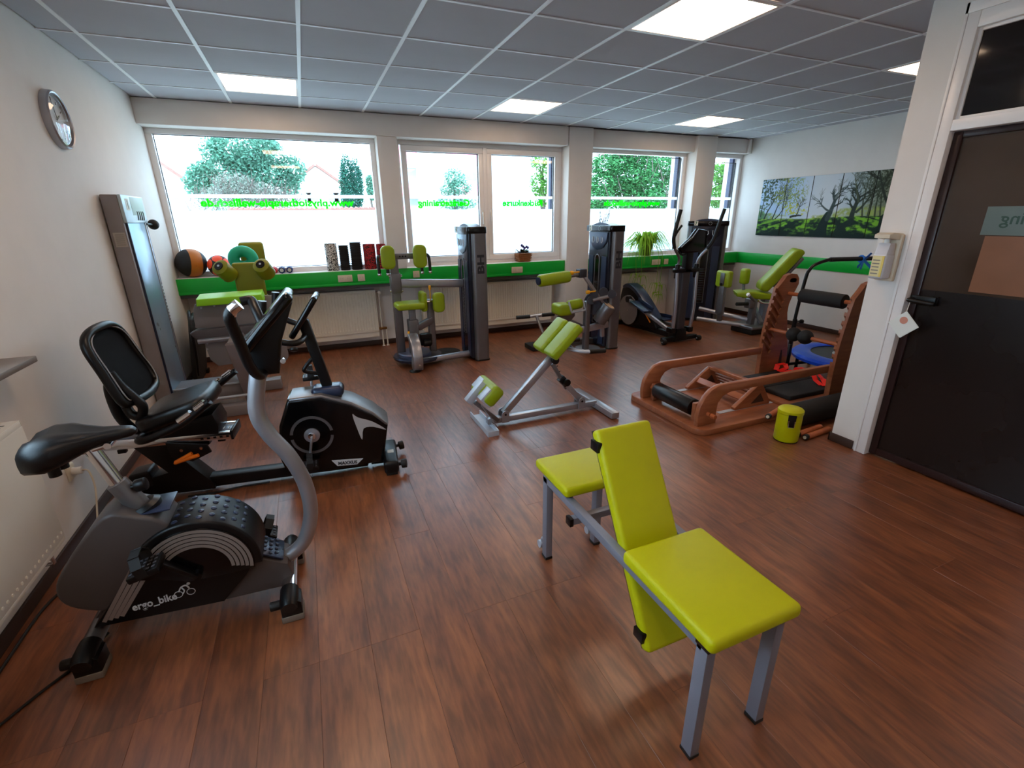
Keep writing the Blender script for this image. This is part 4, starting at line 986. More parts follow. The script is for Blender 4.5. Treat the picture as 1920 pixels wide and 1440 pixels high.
# backrest: padded hoop with mesh
Mb = M0 @ Mx.Translation((-0.535, 0, 0.60)) @ Mx.Rotation(math.radians(-18), 4, 'Y')
hoop = [(-0.165, 0.07), (0.0, 0.052), (0.165, 0.07), (0.215, 0.14), (0.205, 0.26), (0.19, 0.40), (0.12, 0.455), (0.0, 0.468), (-0.12, 0.455), (-0.19, 0.40), (-0.205, 0.26), (-0.215, 0.10)]
hp = smoothpoly(hoop, 5)
fr_ = MB(Mb).tube([(0.02 * math.cos(y * 7) , y, z) for y, z in hp], 0.022, 12, 0, True).build('back_frame', blackp, t)
MB(Mb).prism([(y * 0.95, z * 0.95 + 0.013) for y, z in hp], (-0.002, 0, 0), (0, 1, 0), (0, 0, 1), (0.008, 0, 0)).build('mesh_back', meshfab, t)
MB(Mb).tube([(0.026, y * 0.94, z * 0.94 + 0.013) for y, z in hp], 0.0035, 8, 0, True).build('piping', mat('grey_piping', rgb(150, 150, 152), 0.5), fr_)
for s in (-1, ):
    B_().tube([(-0.615, s * 0.11, 0.775), (-0.64, s * 0.11, 0.75), (-0.645, s * 0.11, 0.67), (-0.64, s * 0.10, 0.56), (-0.60, s * 0.08, 0.475), (-0.53, s * 0.05, 0.45)], [0.03, 0.032, 0.032, 0.028, 0.024, 0.022], 14, 5).build('back_post', blackp, t)
    B_().tube([(-0.60, s * 0.17, 0.84), (-0.57, s * 0.165, 0.76), (-0.53, s * 0.16, 0.69), (-0.505, s * 0.155, 0.635), (-0.53, s * 0.15, 0.58), (-0.575, s * 0.14, 0.60), (-0.60, s * 0.12, 0.68)], 0.024, 12, 5).build('tilt_bracket', blackp, t)
    B_().cyl((-0.575, s * 0.15, 0.665), (-0.56, s * 0.185, 0.665), 0.02, 0.024, n=16, bev=0.003).build('tilt_knob', chrome, t)
for s in (-1, 1):
    a = B_().tube([(-0.56, s * 0.10, 0.45), (-0.53, s * 0.24, 0.475), (-0.46, s * 0.275, 0.495), (-0.30, s * 0.28, 0.56), (-0.165, s * 0.28, 0.655), (-0.15, s * 0.28, 0.665)], 0.02, 12, 5).build('side_handle', blackp, t)
    for k in range(2): B_().tube([(-0.31 + k * 0.09, s * 0.28, 0.572 + k * 0.058), (-0.245 + k * 0.075, s * 0.28, 0.613 + k * 0.05)], 0.0206, 12).build('pulse_sensor', chrome, a)
# drive housing
hs_ = [(0.09, 0.20), (0.12, 0.40), (0.19, 0.565), (0.38, 0.572), (0.55, 0.50), (0.67, 0.42), (0.752, 0.33), (0.70, 0.07), (0.17, 0.05), (0.11, 0.11)]
ho = B_().prism(hs_, (0, -0.105, 0), (1, 0, 0), (0, 0, 1), (0, 0.21, 0), 0.022, 4).build('drive_housing', blackg, t, sharp=50)
B_().prism([(0.20, 0.572), (0.38, 0.578), (0.55, 0.508), (0.67, 0.428), (0.755, 0.335), (0.745, 0.325), (0.66, 0.407), (0.54, 0.486), (0.38, 0.553), (0.195, 0.55)], (0, -0.108, 0), (1, 0, 0), (0, 0, 1), (0, 0.216, 0), 0.014, 3).build('top_cover', silverD, ho, sharp=50)
B_().prism(smoothpoly([(0.545, 0.43), (0.575, 0.405), (0.66, 0.365), (0.735, 0.30), (0.66, 0.33), (0.60, 0.325), (0.585, 0.25), (0.565, 0.32)], 3), (0, -0.109, 0), (1, 0, 0), (0, 0, 1), (0, 0.003, 0)).build('swoosh', mat('warm_silver_print', rgb(170, 160, 155), 0.35), ho)
cc_ = (0.297, 0.325)
for a0, a1 in ((8, 172), (188, 352)):
    B_().prism(circ(cc_, 0.125, a0, a1, 22) + circ(cc_, 0.108, a0, a1, 22)[::-1], (0, -0.109, 0), (1, 0, 0), (0, 0, 1), (0, 0.003, 0)).build('ring_trim', silverD, ho)
ck = B_().prism(circ(cc_, 0.046, n=28), (0, -0.118, 0), (1, 0, 0), (0, 0, 1), (0, 0.014, 0), 0.003).build('crank_hub', silver, t)
B_().prism(circ(cc_, 0.022, n=18), (0, -0.13, 0), (1, 0, 0), (0, 0, 1), (0, 0.014, 0), 0.002).build('hub_bolt', chrome, ck)
B_().beam((cc_[0], -0.125, cc_[1]), (0.262, -0.13, 0.165), 0.014, 0.032, (0, 1, 0), 0.004).build('crank_arm', silver, ck)
q = M0 @ V((0.262, -0.135, 0.155))
pedal(tuple(q), -1, 0.1, t, 0.085)
B_().cyl((cc_[0], 0.10, cc_[1]), (cc_[0], 0.13, cc_[1]), 0.02).beam((cc_[0], 0.125, cc_[1]), (0.31, 0.13, 0.60), 0.014, 0.032, (0, 1, 0), 0.004).build('crank_arm', silver, ck)
q = M0 @ V((0.31, 0.135, 0.61))
pedal(tuple(q), 1, 0.0, t, 0.085)
B_().prism([(0.385, 0.135), (0.575, 0.118), (0.535, 0.083), (0.415, 0.09)], (0, -0.1085, 0), (1, 0, 0), (0, 0, 1), (0, 0.003, 0)).build('badge', mat('badge_silver', rgb(200, 200, 200), 0.4), ho)
text('lettering', 'MAXXUS', 0.03, tuple(M0 @ V((0.42, -0.1095, 0.098))), tuple(M0.to_3x3() @ V((1, 0, -0.06))), tuple(M0.to_3x3() @ V((0.1, 0, 1))), inkd, ho, bold=0.001, width=0.115)
B_().tube([(0.62, 0, 0.05), (0.72, 0, 0.045)], 0.035, 14).build('front_neck', blackp, t)
fs_ = B_().obox(Mx.Translation((0.745, 0.0, 0.055)), (0.095, 0.36, 0.085), 0.02, 3).build('front_stabiliser', blackp, t)
B_().obox(Mx.Translation((0.75, -0.02, 0.0985)), (0.04, 0.045, 0.002), 0.0).build('sticker', paper, fs_)
for s in (-1, 1):
    B_().cyl((0.78, s * 0.135, 0.055), (0.815, s * 0.14, 0.058), 0.011, n=12).cyl((0.81, s * 0.135, 0.055), (0.845, s * 0.14, 0.058), 0.030, 0.028, n=18, bev=0.006).build('transport_knob', blackr, fs_)
    B_().box((0.71, s * 0.15 - 0.02, 0.0), (0.78, s * 0.15 + 0.02, 0.018), 0.003).build('rubber_foot', blackr, fs_)
# mast, bottle holder, console, handlebar
B_().beam((0.425, 0, 0.545), (0.335, 0, 1.02), 0.055, 0.06, (1, 0, 0), 0.012, 3).build('mast', blackp, t)
B_().obox(Mx.Translation((0.415, 0, 0.57)), (0.19, 0.13, 0.07), 0.03, 4).build('mast_shroud', navyp, t)
B_().obox(Mx.Translation((0.42, 0, 0.53)), (0.15, 0.11, 0.06), 0.02, 3).build('mast_base', blackp, t)
B_().tube([(0.375, -0.0, 0.80), (0.33, -0.02, 0.76), (0.30, -0.03, 0.72), (0.33, -0.02, 0.70), (0.385, 0.0, 0.68)], 0.012, 10, 4).build('bottle_holder', blackp, t)
co = B_().beam((0.27, 0, 0.935), (0.43, 0, 1.16), 0.24, 0.035, (-1, 0, 1), 0.014, 3).build('console', blackg, t)
B_().beam((0.283, 0, 0.975), (0.375, 0, 1.105), 0.18, 0.004, (-1, 0, 1), 0.001).build('screen', mat('grey_screen', rgb(70, 80, 95), 0.2), co)
B_().tube([(0.335, 0, 0.93), (0.33, -0.12, 0.925), (0.29, -0.19, 0.925), (0.20, -0.20, 0.955), (0.14, -0.20, 1.02), (0.165, -0.2, 1.10), (0.178, -0.2, 1.17)], [0.017, 0.017, 0.017, 0.018, 0.019, 0.022, 0.022], 12, 5).build('handlebar', blackp, t)
B_().tube([(0.335, 0, 0.93), (0.33, 0.12, 0.945), (0.29, 0.19, 0.955), (0.22, 0.20, 0.985), (0.16, 0.20, 1.04), (0.17, 0.2, 1.10), (0.18, 0.2, 1.16)], [0.017, 0.017, 0.017, 0.018, 0.019, 0.022, 0.022], 12, 5).build('handlebar', blackp, t)
B_().cyl((0.29, -0.19, 0.90), (0.29, -0.20, 0.885), 0.022, n=14, bev=0.004).build('clamp_knob', blackp, t)

# ================================================================== WEIGHT TOWERS (shared form)
def tower(t, M, W, D, H, number, letters, panel_mat=None):
    """weight-stack tower; local x = depth (front at 0, facing -x), y = width, z up"""
    B = lambda: MB(M)
    R3 = M.to_3x3()
    sh = B().prism(rrect(0.015, 0.05, D - 0.02, W - 0.05, 0.03), (0, 0, 0.03), (1, 0, 0), (0, 1, 0), (0, 0, H - 0.10), 0.0).build('tower_shell', towerd, t)
    fl_ = [(0.0, W * 0.16), (0.022, W * 0.30), (0.03, W * 0.5), (0.022, W * 0.70), (0.0, W * 0.84), (0.04, W * 0.84), (0.06, W * 0.5), (0.04, W * 0.16)]
    B().prism([(0.008, W * 0.15), (0.008, W * 0.33), (0.02, W * 0.33), (0.02, W * 0.15)], (0, 0, 0.05), (1, 0, 0), (0, 1, 0), (0, 0, H * 0.72)).prism([(0.008, W * 0.67), (0.008, W * 0.85), (0.02, W * 0.85), (0.02, W * 0.67)], (0, 0, 0.05), (1, 0, 0), (0, 1, 0), (0, 0, H * 0.72)).build('front_flange', navyp, sh)
    for y0, y1 in ((0.0, 0.085), (W - 0.085, W)):
        po = B().prism(rrect(D * 0.25, y0, D, y1, 0.038, 6), (0, 0, 0.012), (1, 0, 0), (0, 1, 0), (0, 0, H - 0.095)).build('side_post', silverD, t)
        B().prism(rrect(D * 0.22, y0 - 0.006, D + 0.006, y1 + 0.004, 0.04, 6), (0, 0, 0.0), (1, 0, 0), (0, 1, 0), (0, 0, 0.016)).build('post_foot', blackr, po)
        if letters and y0 == 0.0:
            text('lettering', letters, 0.105, tuple(M @ V((D * 0.80, -0.0012, H * 0.66))), tuple(R3 @ V((0, 0, 1))), tuple(R3 @ V((-1, 0, 0))), inkd, po, 0.001, bold=0.004, width=0.20)
    cap = [(0.0, 0.0), (0.0, W), (D, W), (D, 0)]
    cp = B().prism(rrect(0.0, -0.004, D + 0.004, W + 0.004, 0.035, 5), (0, 0, H - 0.085), (1, 0, 0), (0, 1, 0), (0, 0, 0.07), 0.006).build('top_cap', blackg, t)
    B().prism([(y, z) for y, z in [(W * 0.12, H - 0.02)] + [(W * (0.12 + 0.76 * k / 10), H - 0.018 + 0.035 * math.sin(PI * k / 10)) for k in range(11)] + [(W * 0.88, H - 0.02)]], (D * 0.2, 0, 0), (0, 1, 0), (0, 0, 1), (D * 0.6, 0, 0)).build('crown', navyp, cp)
    # instruction shield
    shd = [(W * 0.14, H - 0.095), (W * 0.86, H - 0.095), (W * 0.84, H - 0.20), (W * 0.70, H - 0.27), (W * 0.5, H - 0.30), (W * 0.30, H - 0.27), (W * 0.16, H - 0.20)]
    sp = B().prism(shd, (0.004, 0, 0), (0, 1, 0), (0, 0, 1), (0.012, 0, 0), 0.002).build('instruction_shield', panel_mat or navyp, t)
    for k in range(3):
        yy = W * (0.32 + 0.17 * k)
        B().tube([(0.003, yy, H - 0.15), (0.003, yy - 0.012, H - 0.19), (0.003, yy + 0.014, H - 0.215)], 0.004, 6, 2).tube([(0.003, yy + 0.028, H - 0.145), (0.003, yy + 0.026, H - 0.215)], 0.0035, 6).build('exercise_figure', inkw, sp)
    B().torus((0.0015, W * 0.45, H - 0.05), 0.022, 0.002, (1, 0, 0), 24, 6).build('oval_badge', inkw, cp)
    # weight window
    slot = [(W * 0.42, 0.30), (W * 0.60, 0.30), (W * 0.60, H - 0.40)] + [(W * 0.51 + W * 0.09 * math.cos(PI * k / 8), H - 0.40 + W * 0.09 * math.sin(PI * k / 8)) for k in range(9)] + [(W * 0.42, H - 0.40)]
    wn = B().prism(slot, (0.012, 0, 0), (0, 1, 0), (0, 0, 1), (0.004, 0, 0)).build('weight_window', mat('window_black', rgb(6, 6, 8), 0.12), t)
    B().tube([(0.012, y, z) for y, z in slot], 0.006, 8, 0, True).build('window_rim', silverD, wn)
    for k in range(14): B().box((0.008, W * 0.445, 0.34 + k * 0.035), (0.013, W * 0.575, 0.362 + k * 0.035), 0.002).build('weight_plate', mat('plate_dark', rgb(40, 40, 44), 0.4, 0.5), wn)
    # number sticker
    y = W * 0.80
    st = B().box((-0.0015, y - 0.026, H - 0.078), (0.0, y + 0.026, H - 0.012)).build('number_sticker', paper, cp)
    text('number', number, 0.062, tuple(M @ V((-0.0022, y + 0.017, H - 0.066))), tuple(R3 @ V((0, -1, 0))), tuple(R3 @ V((0, 0, 1))), inkg, st, 0.0004, bold=0.002)

# ================================================================== MACHINE WITH NUMBER 1 (by the clock wall)
t = thing('back_machine', 'strength machine with flat grey wall tower and green padded seat under the first window', 'gym machine', (0.5, 4.8, 0))
tw_ = MB().box((0.012, 4.43, 0.0), (0.112, 4.95, 1.76), 0.006).build('tower_column', sheetg, t)
tf = MB().box((0.112, 4.47, 0.10), (0.120, 4.915, 1.565), 0.002).build('tower_face', steelbl, t)
for y in (4.462, 4.915): MB().box((0.108, y, 0.08), (0.126, y + 0.014, 1.565), 0.003).build('face_trim', silver if y > 4.5 else navyp, tf)
MB().box((0.112, 4.95, 0.05), (0.118, 4.985, 1.565), 0.002).build('guide_channel', mat('guide_dark', rgb(70, 70, 88), 0.4, 0.4), tf)
hdp = MB().box((0.111, 4.432, 1.565), (0.135, 4.965, 1.762), 0.008).build('tower_head', mat('pale_blue_panel', rgb(186, 206, 214), 0.3, 0.2), t)
st = MB().box((0.1348, 4.50, 1.655), (0.1362, 4.575, 1.735)).build('number_sticker', paper, hdp)
text('number', '1', 0.085, (0.1366, 4.522, 1.665), (0, 1, 0), (0, 0, 1), inkg, st, 0.0004, bold=0.002)
MB().box((0.1348, 4.62, 1.62), (0.136, 4.93, 1.75), 0.001).build('info_panel', mat('pale_green_print', rgb(176, 208, 200), 0.4), hdp)
for k in range(4):
    y = 4.72 + k * 0.05
    MB().tube([(0.1362, y, 1.65), (0.1362, y + 0.008, 1.615), (0.1362, y - 0.004, 1.585)], 0.004, 6, 2).build('exercise_figure', inkd, hdp)
stk = MB().box((0.03, 4.4285, 1.40), (0.103, 4.4298, 1.50)).build('rating_sticker', mat('sticker_grey', rgb(176, 168, 160), 0.6), tw_)
for k in range(6): MB().box((0.04, 4.4278, 1.412 + k * 0.014), (0.093, 4.4284, 1.417 + k * 0.014)).build('print_line', mat('print_grey', rgb(140, 135, 125), 0.5), stk)
MB().tube([(0.125, 4.955, 1.555), (0.135, 5.02, 1.553), (0.135, 5.06, 1.55)], 0.007, 8).build('selector_rod', blackp, t)
kb = MB(); kb.ball((0.135, 5.10, 1.55), 0.042, 18, 12); kb.build('ball_knob', blackr, t)
for k in range(12): MB().box((0.118, 4.957, 1.05 - k * 0.028), (0.1195, 4.978, 1.062 - k * 0.028)).build('scale_mark', inkw, tf)
# base
MB().box((0.115, 4.33, 0.0), (0.72, 4.42, 0.095), 0.008).build('front_base_beam', sheetg, t)
MB().cyl((0.30, 4.40, 0.155), (0.70, 4.42, 0.150), 0.012, n=14).build('pull_rod', paleb, t)
MB().box((0.115, 4.52, 0.105), (0.70, 4.80, 0.235), 0.008).build('base_box', sheetg, t)
MB().box((0.115, 4.505, 0.232), (0.66, 4.525, 0.246), 0.003).build('box_edge', paleb, t)
MB().box((0.60, 4.93, 0.0), (0.90, 5.06, 0.10), 0.01).build('rear_base_foot', sheetg, t)
MB().box((0.14, 4.80, 0.0), (0.24, 5.3, 0.06), 0.008).build('side_base_beam', sheetg, t)
MB().prism([(0.66, 0.0), (0.75, 0.0), (0.715, 0.60), (0.575, 0.60)], (0, 4.42, 0), (1, 0, 0), (0, 0, 1), (0, 0.10, 0), 0.008).build('seat_column', mat('grey_brown_panel', rgb(118, 106, 106), 0.45, 0.2), t)
# grey shell around the seat
sh = smoothpoly([(0.345, 0.87), (0.40, 0.905), (0.70, 0.925), (0.96, 0.93), (1.00, 0.84), (0.985, 0.72), (0.90, 0.70), (0.38, 0.685), (0.325, 0.73)], 4)
MB().prism(sh, (0, 4.80, 0), (1, 0, 0), (0, 0, 1), (0, 0.02, 0), 0.004).build('upper_shell', sheetg, t)
MB().prism(smoothpoly([(0.33, 0.68), (0.95, 0.68), (0.96, 0.62), (0.90, 0.585), (0.38, 0.565), (0.325, 0.60)], 3), (0, 4.74, 0), (1, 0, 0), (0, 0, 1), (0, 0.12, 0), 0.01).build('seat_tray', mat('grey_tray', rgb(92, 88, 92), 0.5, 0.2), t)
MB().cyl((0.33, 4.735, 0.585), (0.92, 4.735, 0.60), 0.022, n=14).build('tray_edge', silver, t)
MB().prism([(0.36, 0.58), (0.88, 0.59), (0.86, 0.46), (0.62, 0.42), (0.56, 0.34), (0.43, 0.335), (0.38, 0.40)], (0, 4.79, 0), (1, 0, 0), (0, 0, 1), (0, 0.02, 0), 0.004).build('lower_shell', sheetg, t)
for x, z in ((0.385, 0.55), (0.375, 0.50), (0.50, 0.875), (0.40, 0.865), (0.77, 0.88)): MB().cyl((x, 4.795, z), (x, 4.785, z), 0.008, n=10).build('screw', paleb, t)
MB().prism(smoothpoly([(0.86, 0.42), (0.98, 0.44), (1.0, 0.30), (0.93, 0.26), (0.85, 0.30)], 3), (0, 4.98, 0), (1, 0, 0), (0, 0, 1), (0, 0.02, 0), 0.004).build('side_shield', sheetg, t)
MB().beam((0.64, 4.44, 0.585), (0.64, 5.2, 0.62), 0.10, 0.06, (0, 0, 1), 0.006).build('seat_beam', sheetg, t)
# pads
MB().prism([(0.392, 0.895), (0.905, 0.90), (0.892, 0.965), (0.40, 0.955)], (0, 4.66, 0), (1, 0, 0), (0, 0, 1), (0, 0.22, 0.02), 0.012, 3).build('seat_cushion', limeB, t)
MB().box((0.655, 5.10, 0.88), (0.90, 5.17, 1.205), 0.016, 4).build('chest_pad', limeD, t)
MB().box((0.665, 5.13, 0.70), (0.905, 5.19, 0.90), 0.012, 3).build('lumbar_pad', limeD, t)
for s, x in ((-1, 0.575), (1, 0.905)):
    a, e = V((x, 4.99, 1.185)), V((x + (0.055 if s < 0 else 0.035), 5.09, 1.10))
    r_ = MB().tube([a - (e - a).normalized() * 0.012, a, e, e + (e - a).normalized() * 0.03], [0.052, 0.072, 0.074, 0.04], 22, 0).build('arm_roll', limeD, t)
    d_ = (e - a).normalized()
    MB().cyl(a - d_ * 0.020, a - d_ * 0.010, 0.038, n=22).build('roll_end', blackp, r_)
    MB().cyl(a - d_ * 0.024, a - d_ * 0.018, 0.010, n=12).build('end_screw', paleb, r_)
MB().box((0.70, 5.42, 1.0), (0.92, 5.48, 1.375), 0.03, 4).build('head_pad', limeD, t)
MB().beam((0.80, 5.20, 0.62), (0.80, 5.40, 1.10), 0.06, 0.05, (0, 1, 0), 0.005).build('pad_mast', sheetg, t)
pts = [(0.735 + 0.080 * math.cos(a), 5.33, 1.225 + 0.072 * math.sin(a)) for a in [2 * PI * i / 30 for i in range(30)]]
ring = MB().tube(pts, 0.052, 16, 0, True)
for i, v_ in enumerate(ring.v):
    a = math.atan2(v_.z - 1.225, v_.x - 0.735); rr = math.hypot(v_.z - 1.225, v_.x - 0.735)
    k = 1 + 0.03 * math.sin(a * 14) * (1 if rr < 0.085 else 0.2)
    ring.v[i] = V((0.735 + (v_.x - 0.735) * k, v_.y, 1.225 + (v_.z - 1.225) * k))
tag(ring.build('ring_cushion', tealf), 'teal ring cushion leaning on the green machine pad', 'cushion')
pb = MB().prism(smoothpoly([(5.40, 0.03), (5.90, 0.05), (5.93, 0.50), (5.80, 0.68), (5.55, 0.70), (5.42, 0.60)], 4), (0.05, 0, 0), (0, 1, 0), (0, 0, 1), (0.04, 0, 0), 0.01, 2)
pbo = thing('folded_panel', 'black folded padded panel leaning in the corner below the medicine balls', 'panel', (0.08, 5.66, 0))
Mp = Mx.Translation((0.02, 0, 0)) @ Mx.Rotation(math.radians(6), 4, 'Y')
for i, v_ in enumerate(pb.v): pb.v[i] = Mp @ v_
pb.build('padded_board', blackr, pbo)
MB().tube([(0.12, 5.42, 0.10), (0.15, 5.40, 0.35), (0.155, 5.42, 0.58), (0.14, 5.55, 0.70), (0.13, 5.62, 0.715)], 0.016, 10, 4).build('edge_tube', blackp, pbo)
MB().box((0.05, 5.40, 0.0), (0.14, 5.48, 0.035), 0.008).box((0.05, 5.82, 0.0), (0.14, 5.90, 0.05), 0.008).build('base_feet', blackp, pbo)

# ================================================================== TORSO ROTATION MACHINE
t = thing('torso_machine', 'torso rotation machine with two hanging grip pads and tall dark tower', 'gym machine', (2.6, 5.2, 0))
tower(t, Mx.Translation((2.90, 5.0, 0)), 0.50, 0.22, 1.50, '6', 'BH', mat('pale_shield', rgb(150, 178, 200), 0.25, 0.3))
MB().box((2.11, 5.28, 0.05), (2.20, 5.36, 1.20), 0.01, 3).build('rear_post', silverD, t)
MB().box((2.10, 5.27, 0.80), (2.215, 5.37, 1.02), 0.012, 3).build('post_sleeve', silverD, t)
for z in (0.83, 0.99):
    for x in (2.098, 2.217): MB().cyl((x - 0.012, 5.29, z), (x + 0.012, 5.29, z), 0.012, n=10).build('bolt', chrome, t)
MB().beam((2.20, 5.33, 0.905), (2.95, 5.30, 0.865), 0.07, 0.09, (0, 0, 1), 0.02, 3).build('link_tube', silver, t)
tb = MB().box((2.04, 5.24, 1.165), (2.44, 5.28, 1.225), 0.005).build('top_bar', silverD, t)
for k in range(3): MB().cyl((2.215 + k * 0.03, 5.236, 1.195), (2.215 + k * 0.03, 5.242, 1.195), 0.009, n=10).build('hole', blackp, tb)
for s, x in ((-1, 2.08), (1, 2.415)):
    MB().xz(rrect(x - 0.072, 1.075, x + 0.072, 1.315, 0.055, 6), 5.135, 5.20, 0.022, 4).build('shoulder_pad', limeM, t)
    MB().box((x - 0.03, 5.20, 1.15), (x + 0.03, 5.25, 1.24), 0.004).build('pad_bracket', silverD, t)
    for dx in (0.0, 0.088):
        xx = x + s * dx
        g = MB().tube([(xx, 5.23, 1.205), (xx + s * 0.012, 5.20, 1.19), (xx + s * 0.014, 5.18, 1.14), (xx + s * 0.014, 5.17, 1.035)], 0.016, 12, 4).build('grip', blackr, t)
        MB().cyl((xx + s * 0.014, 5.17, 1.012), (xx + s * 0.014, 5.17, 1.036), 0.019, n=14, bev=0.004).build('grip_end', chrome, g)
MB().box((2.11, 5.05, 0.645), (2.42, 5.33, 0.715), 0.028, 4).build('seat', limeM, t)
MB().box((2.255, 5.17, 0.30), (2.325, 5.24, 0.645), 0.006).build('seat_post', silverD, t)
MB().box((2.232, 5.15, 0.10), (2.345, 5.26, 0.52), 0.012, 3).build('seat_sleeve', silverD, t)
MB().cyl((2.225, 5.15, 0.40), (2.225, 5.15, 0.33), 0.013, n=12, bev=0.003).build('pull_pin', yellowp, t)
MB().beam((2.34, 5.21, 0.42), (2.52, 5.24, 0.49), 0.07, 0.075, (0, 0, 1), 0.01).build('knee_arm', silverD, t)
MB().box((2.47, 5.21, 0.12), (2.545, 5.29, 0.72), 0.012, 3).build('knee_post', silverD, t)
MB().cyl((2.46, 5.22, 0.70), (2.56, 5.22, 0.70), 0.016, n=14).build('knee_axle', chrome, t)
MB().box((2.385, 5.12, 0.60), (2.455, 5.30, 0.82), 0.032, 4).build('knee_pad', limeM, t)
MB().xz(rrect(2.515, 0.585, 2.645, 0.805, 0.05, 6), 5.10, 5.18, 0.025, 4).build('knee_pad', limeM, t)
MB().cyl((2.505, 5.20, 0.72), (2.505, 5.20, 0.84), 0.006, n=10).cyl((2.505, 5.20, 0.83), (2.505, 5.20, 0.878), 0.014, 0.018, n=14, bev=0.003).build('pop_pin', yellowp, t)
MB().lathe([(0.0, 0.06), (0.27, 0.06), (0.28, 0.085), (0.27, 0.098), (0.0, 0.098)], (2.33, 5.27, 0.0), n=40).build('turntable', navyp, t)
MB().lathe([(0.0, 0.098), (0.19, 0.098), (0.19, 0.125), (0.18, 0.135), (0.0, 0.135)], (2.30, 5.27, 0.0), n=40).build('foot_disc', mat('blue_grey_disc', rgb(84, 92, 118), 0.35, 0.3), t)
arch = smoothpoly([(4.90, 0.012), (4.86, 0.10), (4.87, 0.20), (4.93, 0.31), (5.02, 0.37), (5.10, 0.385), (5.12, 0.35), (5.04, 0.30), (4.98, 0.22), (4.965, 0.12), (5.0, 0.02)], 4)
fo = MB().prism(arch, (2.20, 0, 0), (0, 1, 0), (0, 0, 1), (0.105, 0, 0), 0.012, 2).build('front_foot', silver, t)
MB().lathe([(0.0, 0.0), (0.062, 0.0), (0.062, 0.010), (0.03, 0.016), (0, 0.016)], (2.22, 4.93, 0), n=22).build('foot_pad', blackr, fo)
MB().tube([(2.225, 4.868, 0.155), (2.245, 4.862, 0.175), (2.255, 4.864, 0.160), (2.272, 4.862, 0.178), (2.285, 4.868, 0.150)], 0.004, 6).build('wave_logo', paleb, fo)
MB().cyl((2.262, 4.862, 0.085), (2.262, 4.872, 0.085), 0.009, n=12).build('bolt', chrome, fo)
MB().tube([(2.28, 5.05, 0.07), (2.6, 5.10, 0.07), (2.93, 5.15, 0.07)], 0.035, 14).build('base_tube', silver, t)
MB().beam((2.25, 5.0, 0.06), (2.33, 5.5, 0.05), 0.10, 0.08, (0, 0, 1), 0.01).build('base_spine', silverD, t)
MB().lathe([(0.0, 0.02), (0.16, 0.02), (0.165, 0.04), (0.0, 0.045)], (2.72, 5.45, 0), n=30).build('rear_disc', blackr, t)
MB().box((2.36, 5.20, 0.20), (2.50, 5.28, 0.34), 0.02).cyl((2.39, 5.18, 0.24), (2.47, 5.18, 0.24), 0.04, n=14).build('gear_block', blackp, t)

# ================================================================== LEG CURL MACHINE (number 2)
t = thing('leg_curl_machine', 'leg curl machine with long green roller beside the column', 'gym machine', (4.3, 5.0, 0))
tower(t, Mx.Translation((4.565, 4.80, 0)), 0.55, 0.205, 1.49, '2', 'BH')
ro = MB().cyl((3.66, 4.82, 0.90), (4.06, 4.86, 0.925), 0.068, n=26, bev=0.016).build('leg_roller', limeM, t)
MB().cyl((3.643, 4.818, 0.899), (3.664, 4.82, 0.90), 0.044, n=20).build('roller_cap', navyp, ro)
MB().cyl((4.05, 4.86, 0.925), (4.27, 4.88, 0.94), 0.02, n=14).build('roller_axle', silverD, t)
MB().box((4.19, 4.83, 0.90), (4.29, 4.93, 1.0), 0.012, 3).build('roller_hub', mat('hub_grey', rgb(70, 72, 80), 0.35, 0.5), t)
MB().cyl((4.06, 4.83, 0.965), (4.10, 4.83, 0.967), 0.022, 0.018, n=14, bev=0.004).cyl((4.10, 4.83, 0.967), (4.20, 4.85, 0.97), 0.01, n=10).build('pop_pin', yellowp, t)
MB().beam((4.245, 4.86, 0.945), (4.545, 4.83, 0.56), 0.035, 0.05, (0, 1, 0), 0.006).build('lever_arm', silver, t)
cw = MB().cyl((4.50, 4.86, 0.36), (4.585, 4.78, 0.56), 0.085, n=30, bev=0.006).build('counterweight', silverD, t)
d_ = (V((4.585, 4.78, 0.56)) - V((4.50, 4.86, 0.36))).normalized()
MB().cyl(V((4.585, 4.78, 0.56)) - d_ * 0.001, V((4.585, 4.78, 0.56)) + d_ * 0.003, 0.066, n=28).build('weight_cap', mat('cream_cap', rgb(236, 205, 165), 0.4), cw)
MB().lathe([(0.0, 0), (0.14, 0), (0.145, 0.012), (0.14, 0.024), (0, 0.024)], (4.47, 4.90, 0.58), (-0.6, -0.8, 0), 34).build('cam_plate', mat('cam_dark', rgb(58, 60, 70), 0.35, 0.5), t)
for x, y, z, r_ in ((4.40, 4.84, 0.70, 0.05), (4.52, 4.82, 0.72, 0.055), (4.60, 4.76, 0.70, 0.05), (4.36, 4.84, 0.63, 0.045)):
    MB().lathe([(0.0, 0), (r_, 0), (r_, 0.03), (0, 0.03)], (x, y, z), (-0.5, -0.85, 0), 22).build('hinge_disc', mat('hub_grey', rgb(70, 72, 80), 0.35, 0.5), t)
MB().cyl((4.36, 4.80, 0.635), (4.66, 4.76, 0.69), 0.02, n=14).build('cam_shaft', silver, t)
MB().cyl((4.27, 4.80, 0.735), (4.31, 4.80, 0.737), 0.022, 0.016, n=14, bev=0.004).cyl((4.31, 4.80, 0.737), (4.40, 4.81, 0.74), 0.009, n=10).build('pop_pin', yellowp, t)
MB().box((4.30, 4.84, 0.02), (4.365, 4.91, 0.62), 0.01, 3).build('front_post', silverD, t)
MB().beam((4.08, 4.92, 0.24), (4.62, 4.84, 0.32), 0.05, 0.08, (0, 0, 1), 0.008).build('cross_tube', silver, t)
MB().beam((4.55, 4.86, 0.31), (4.56, 4.86, 0.16), 0.045, 0.045, (1, 0, 0), 0.006).build('drop_stub', silver, t)
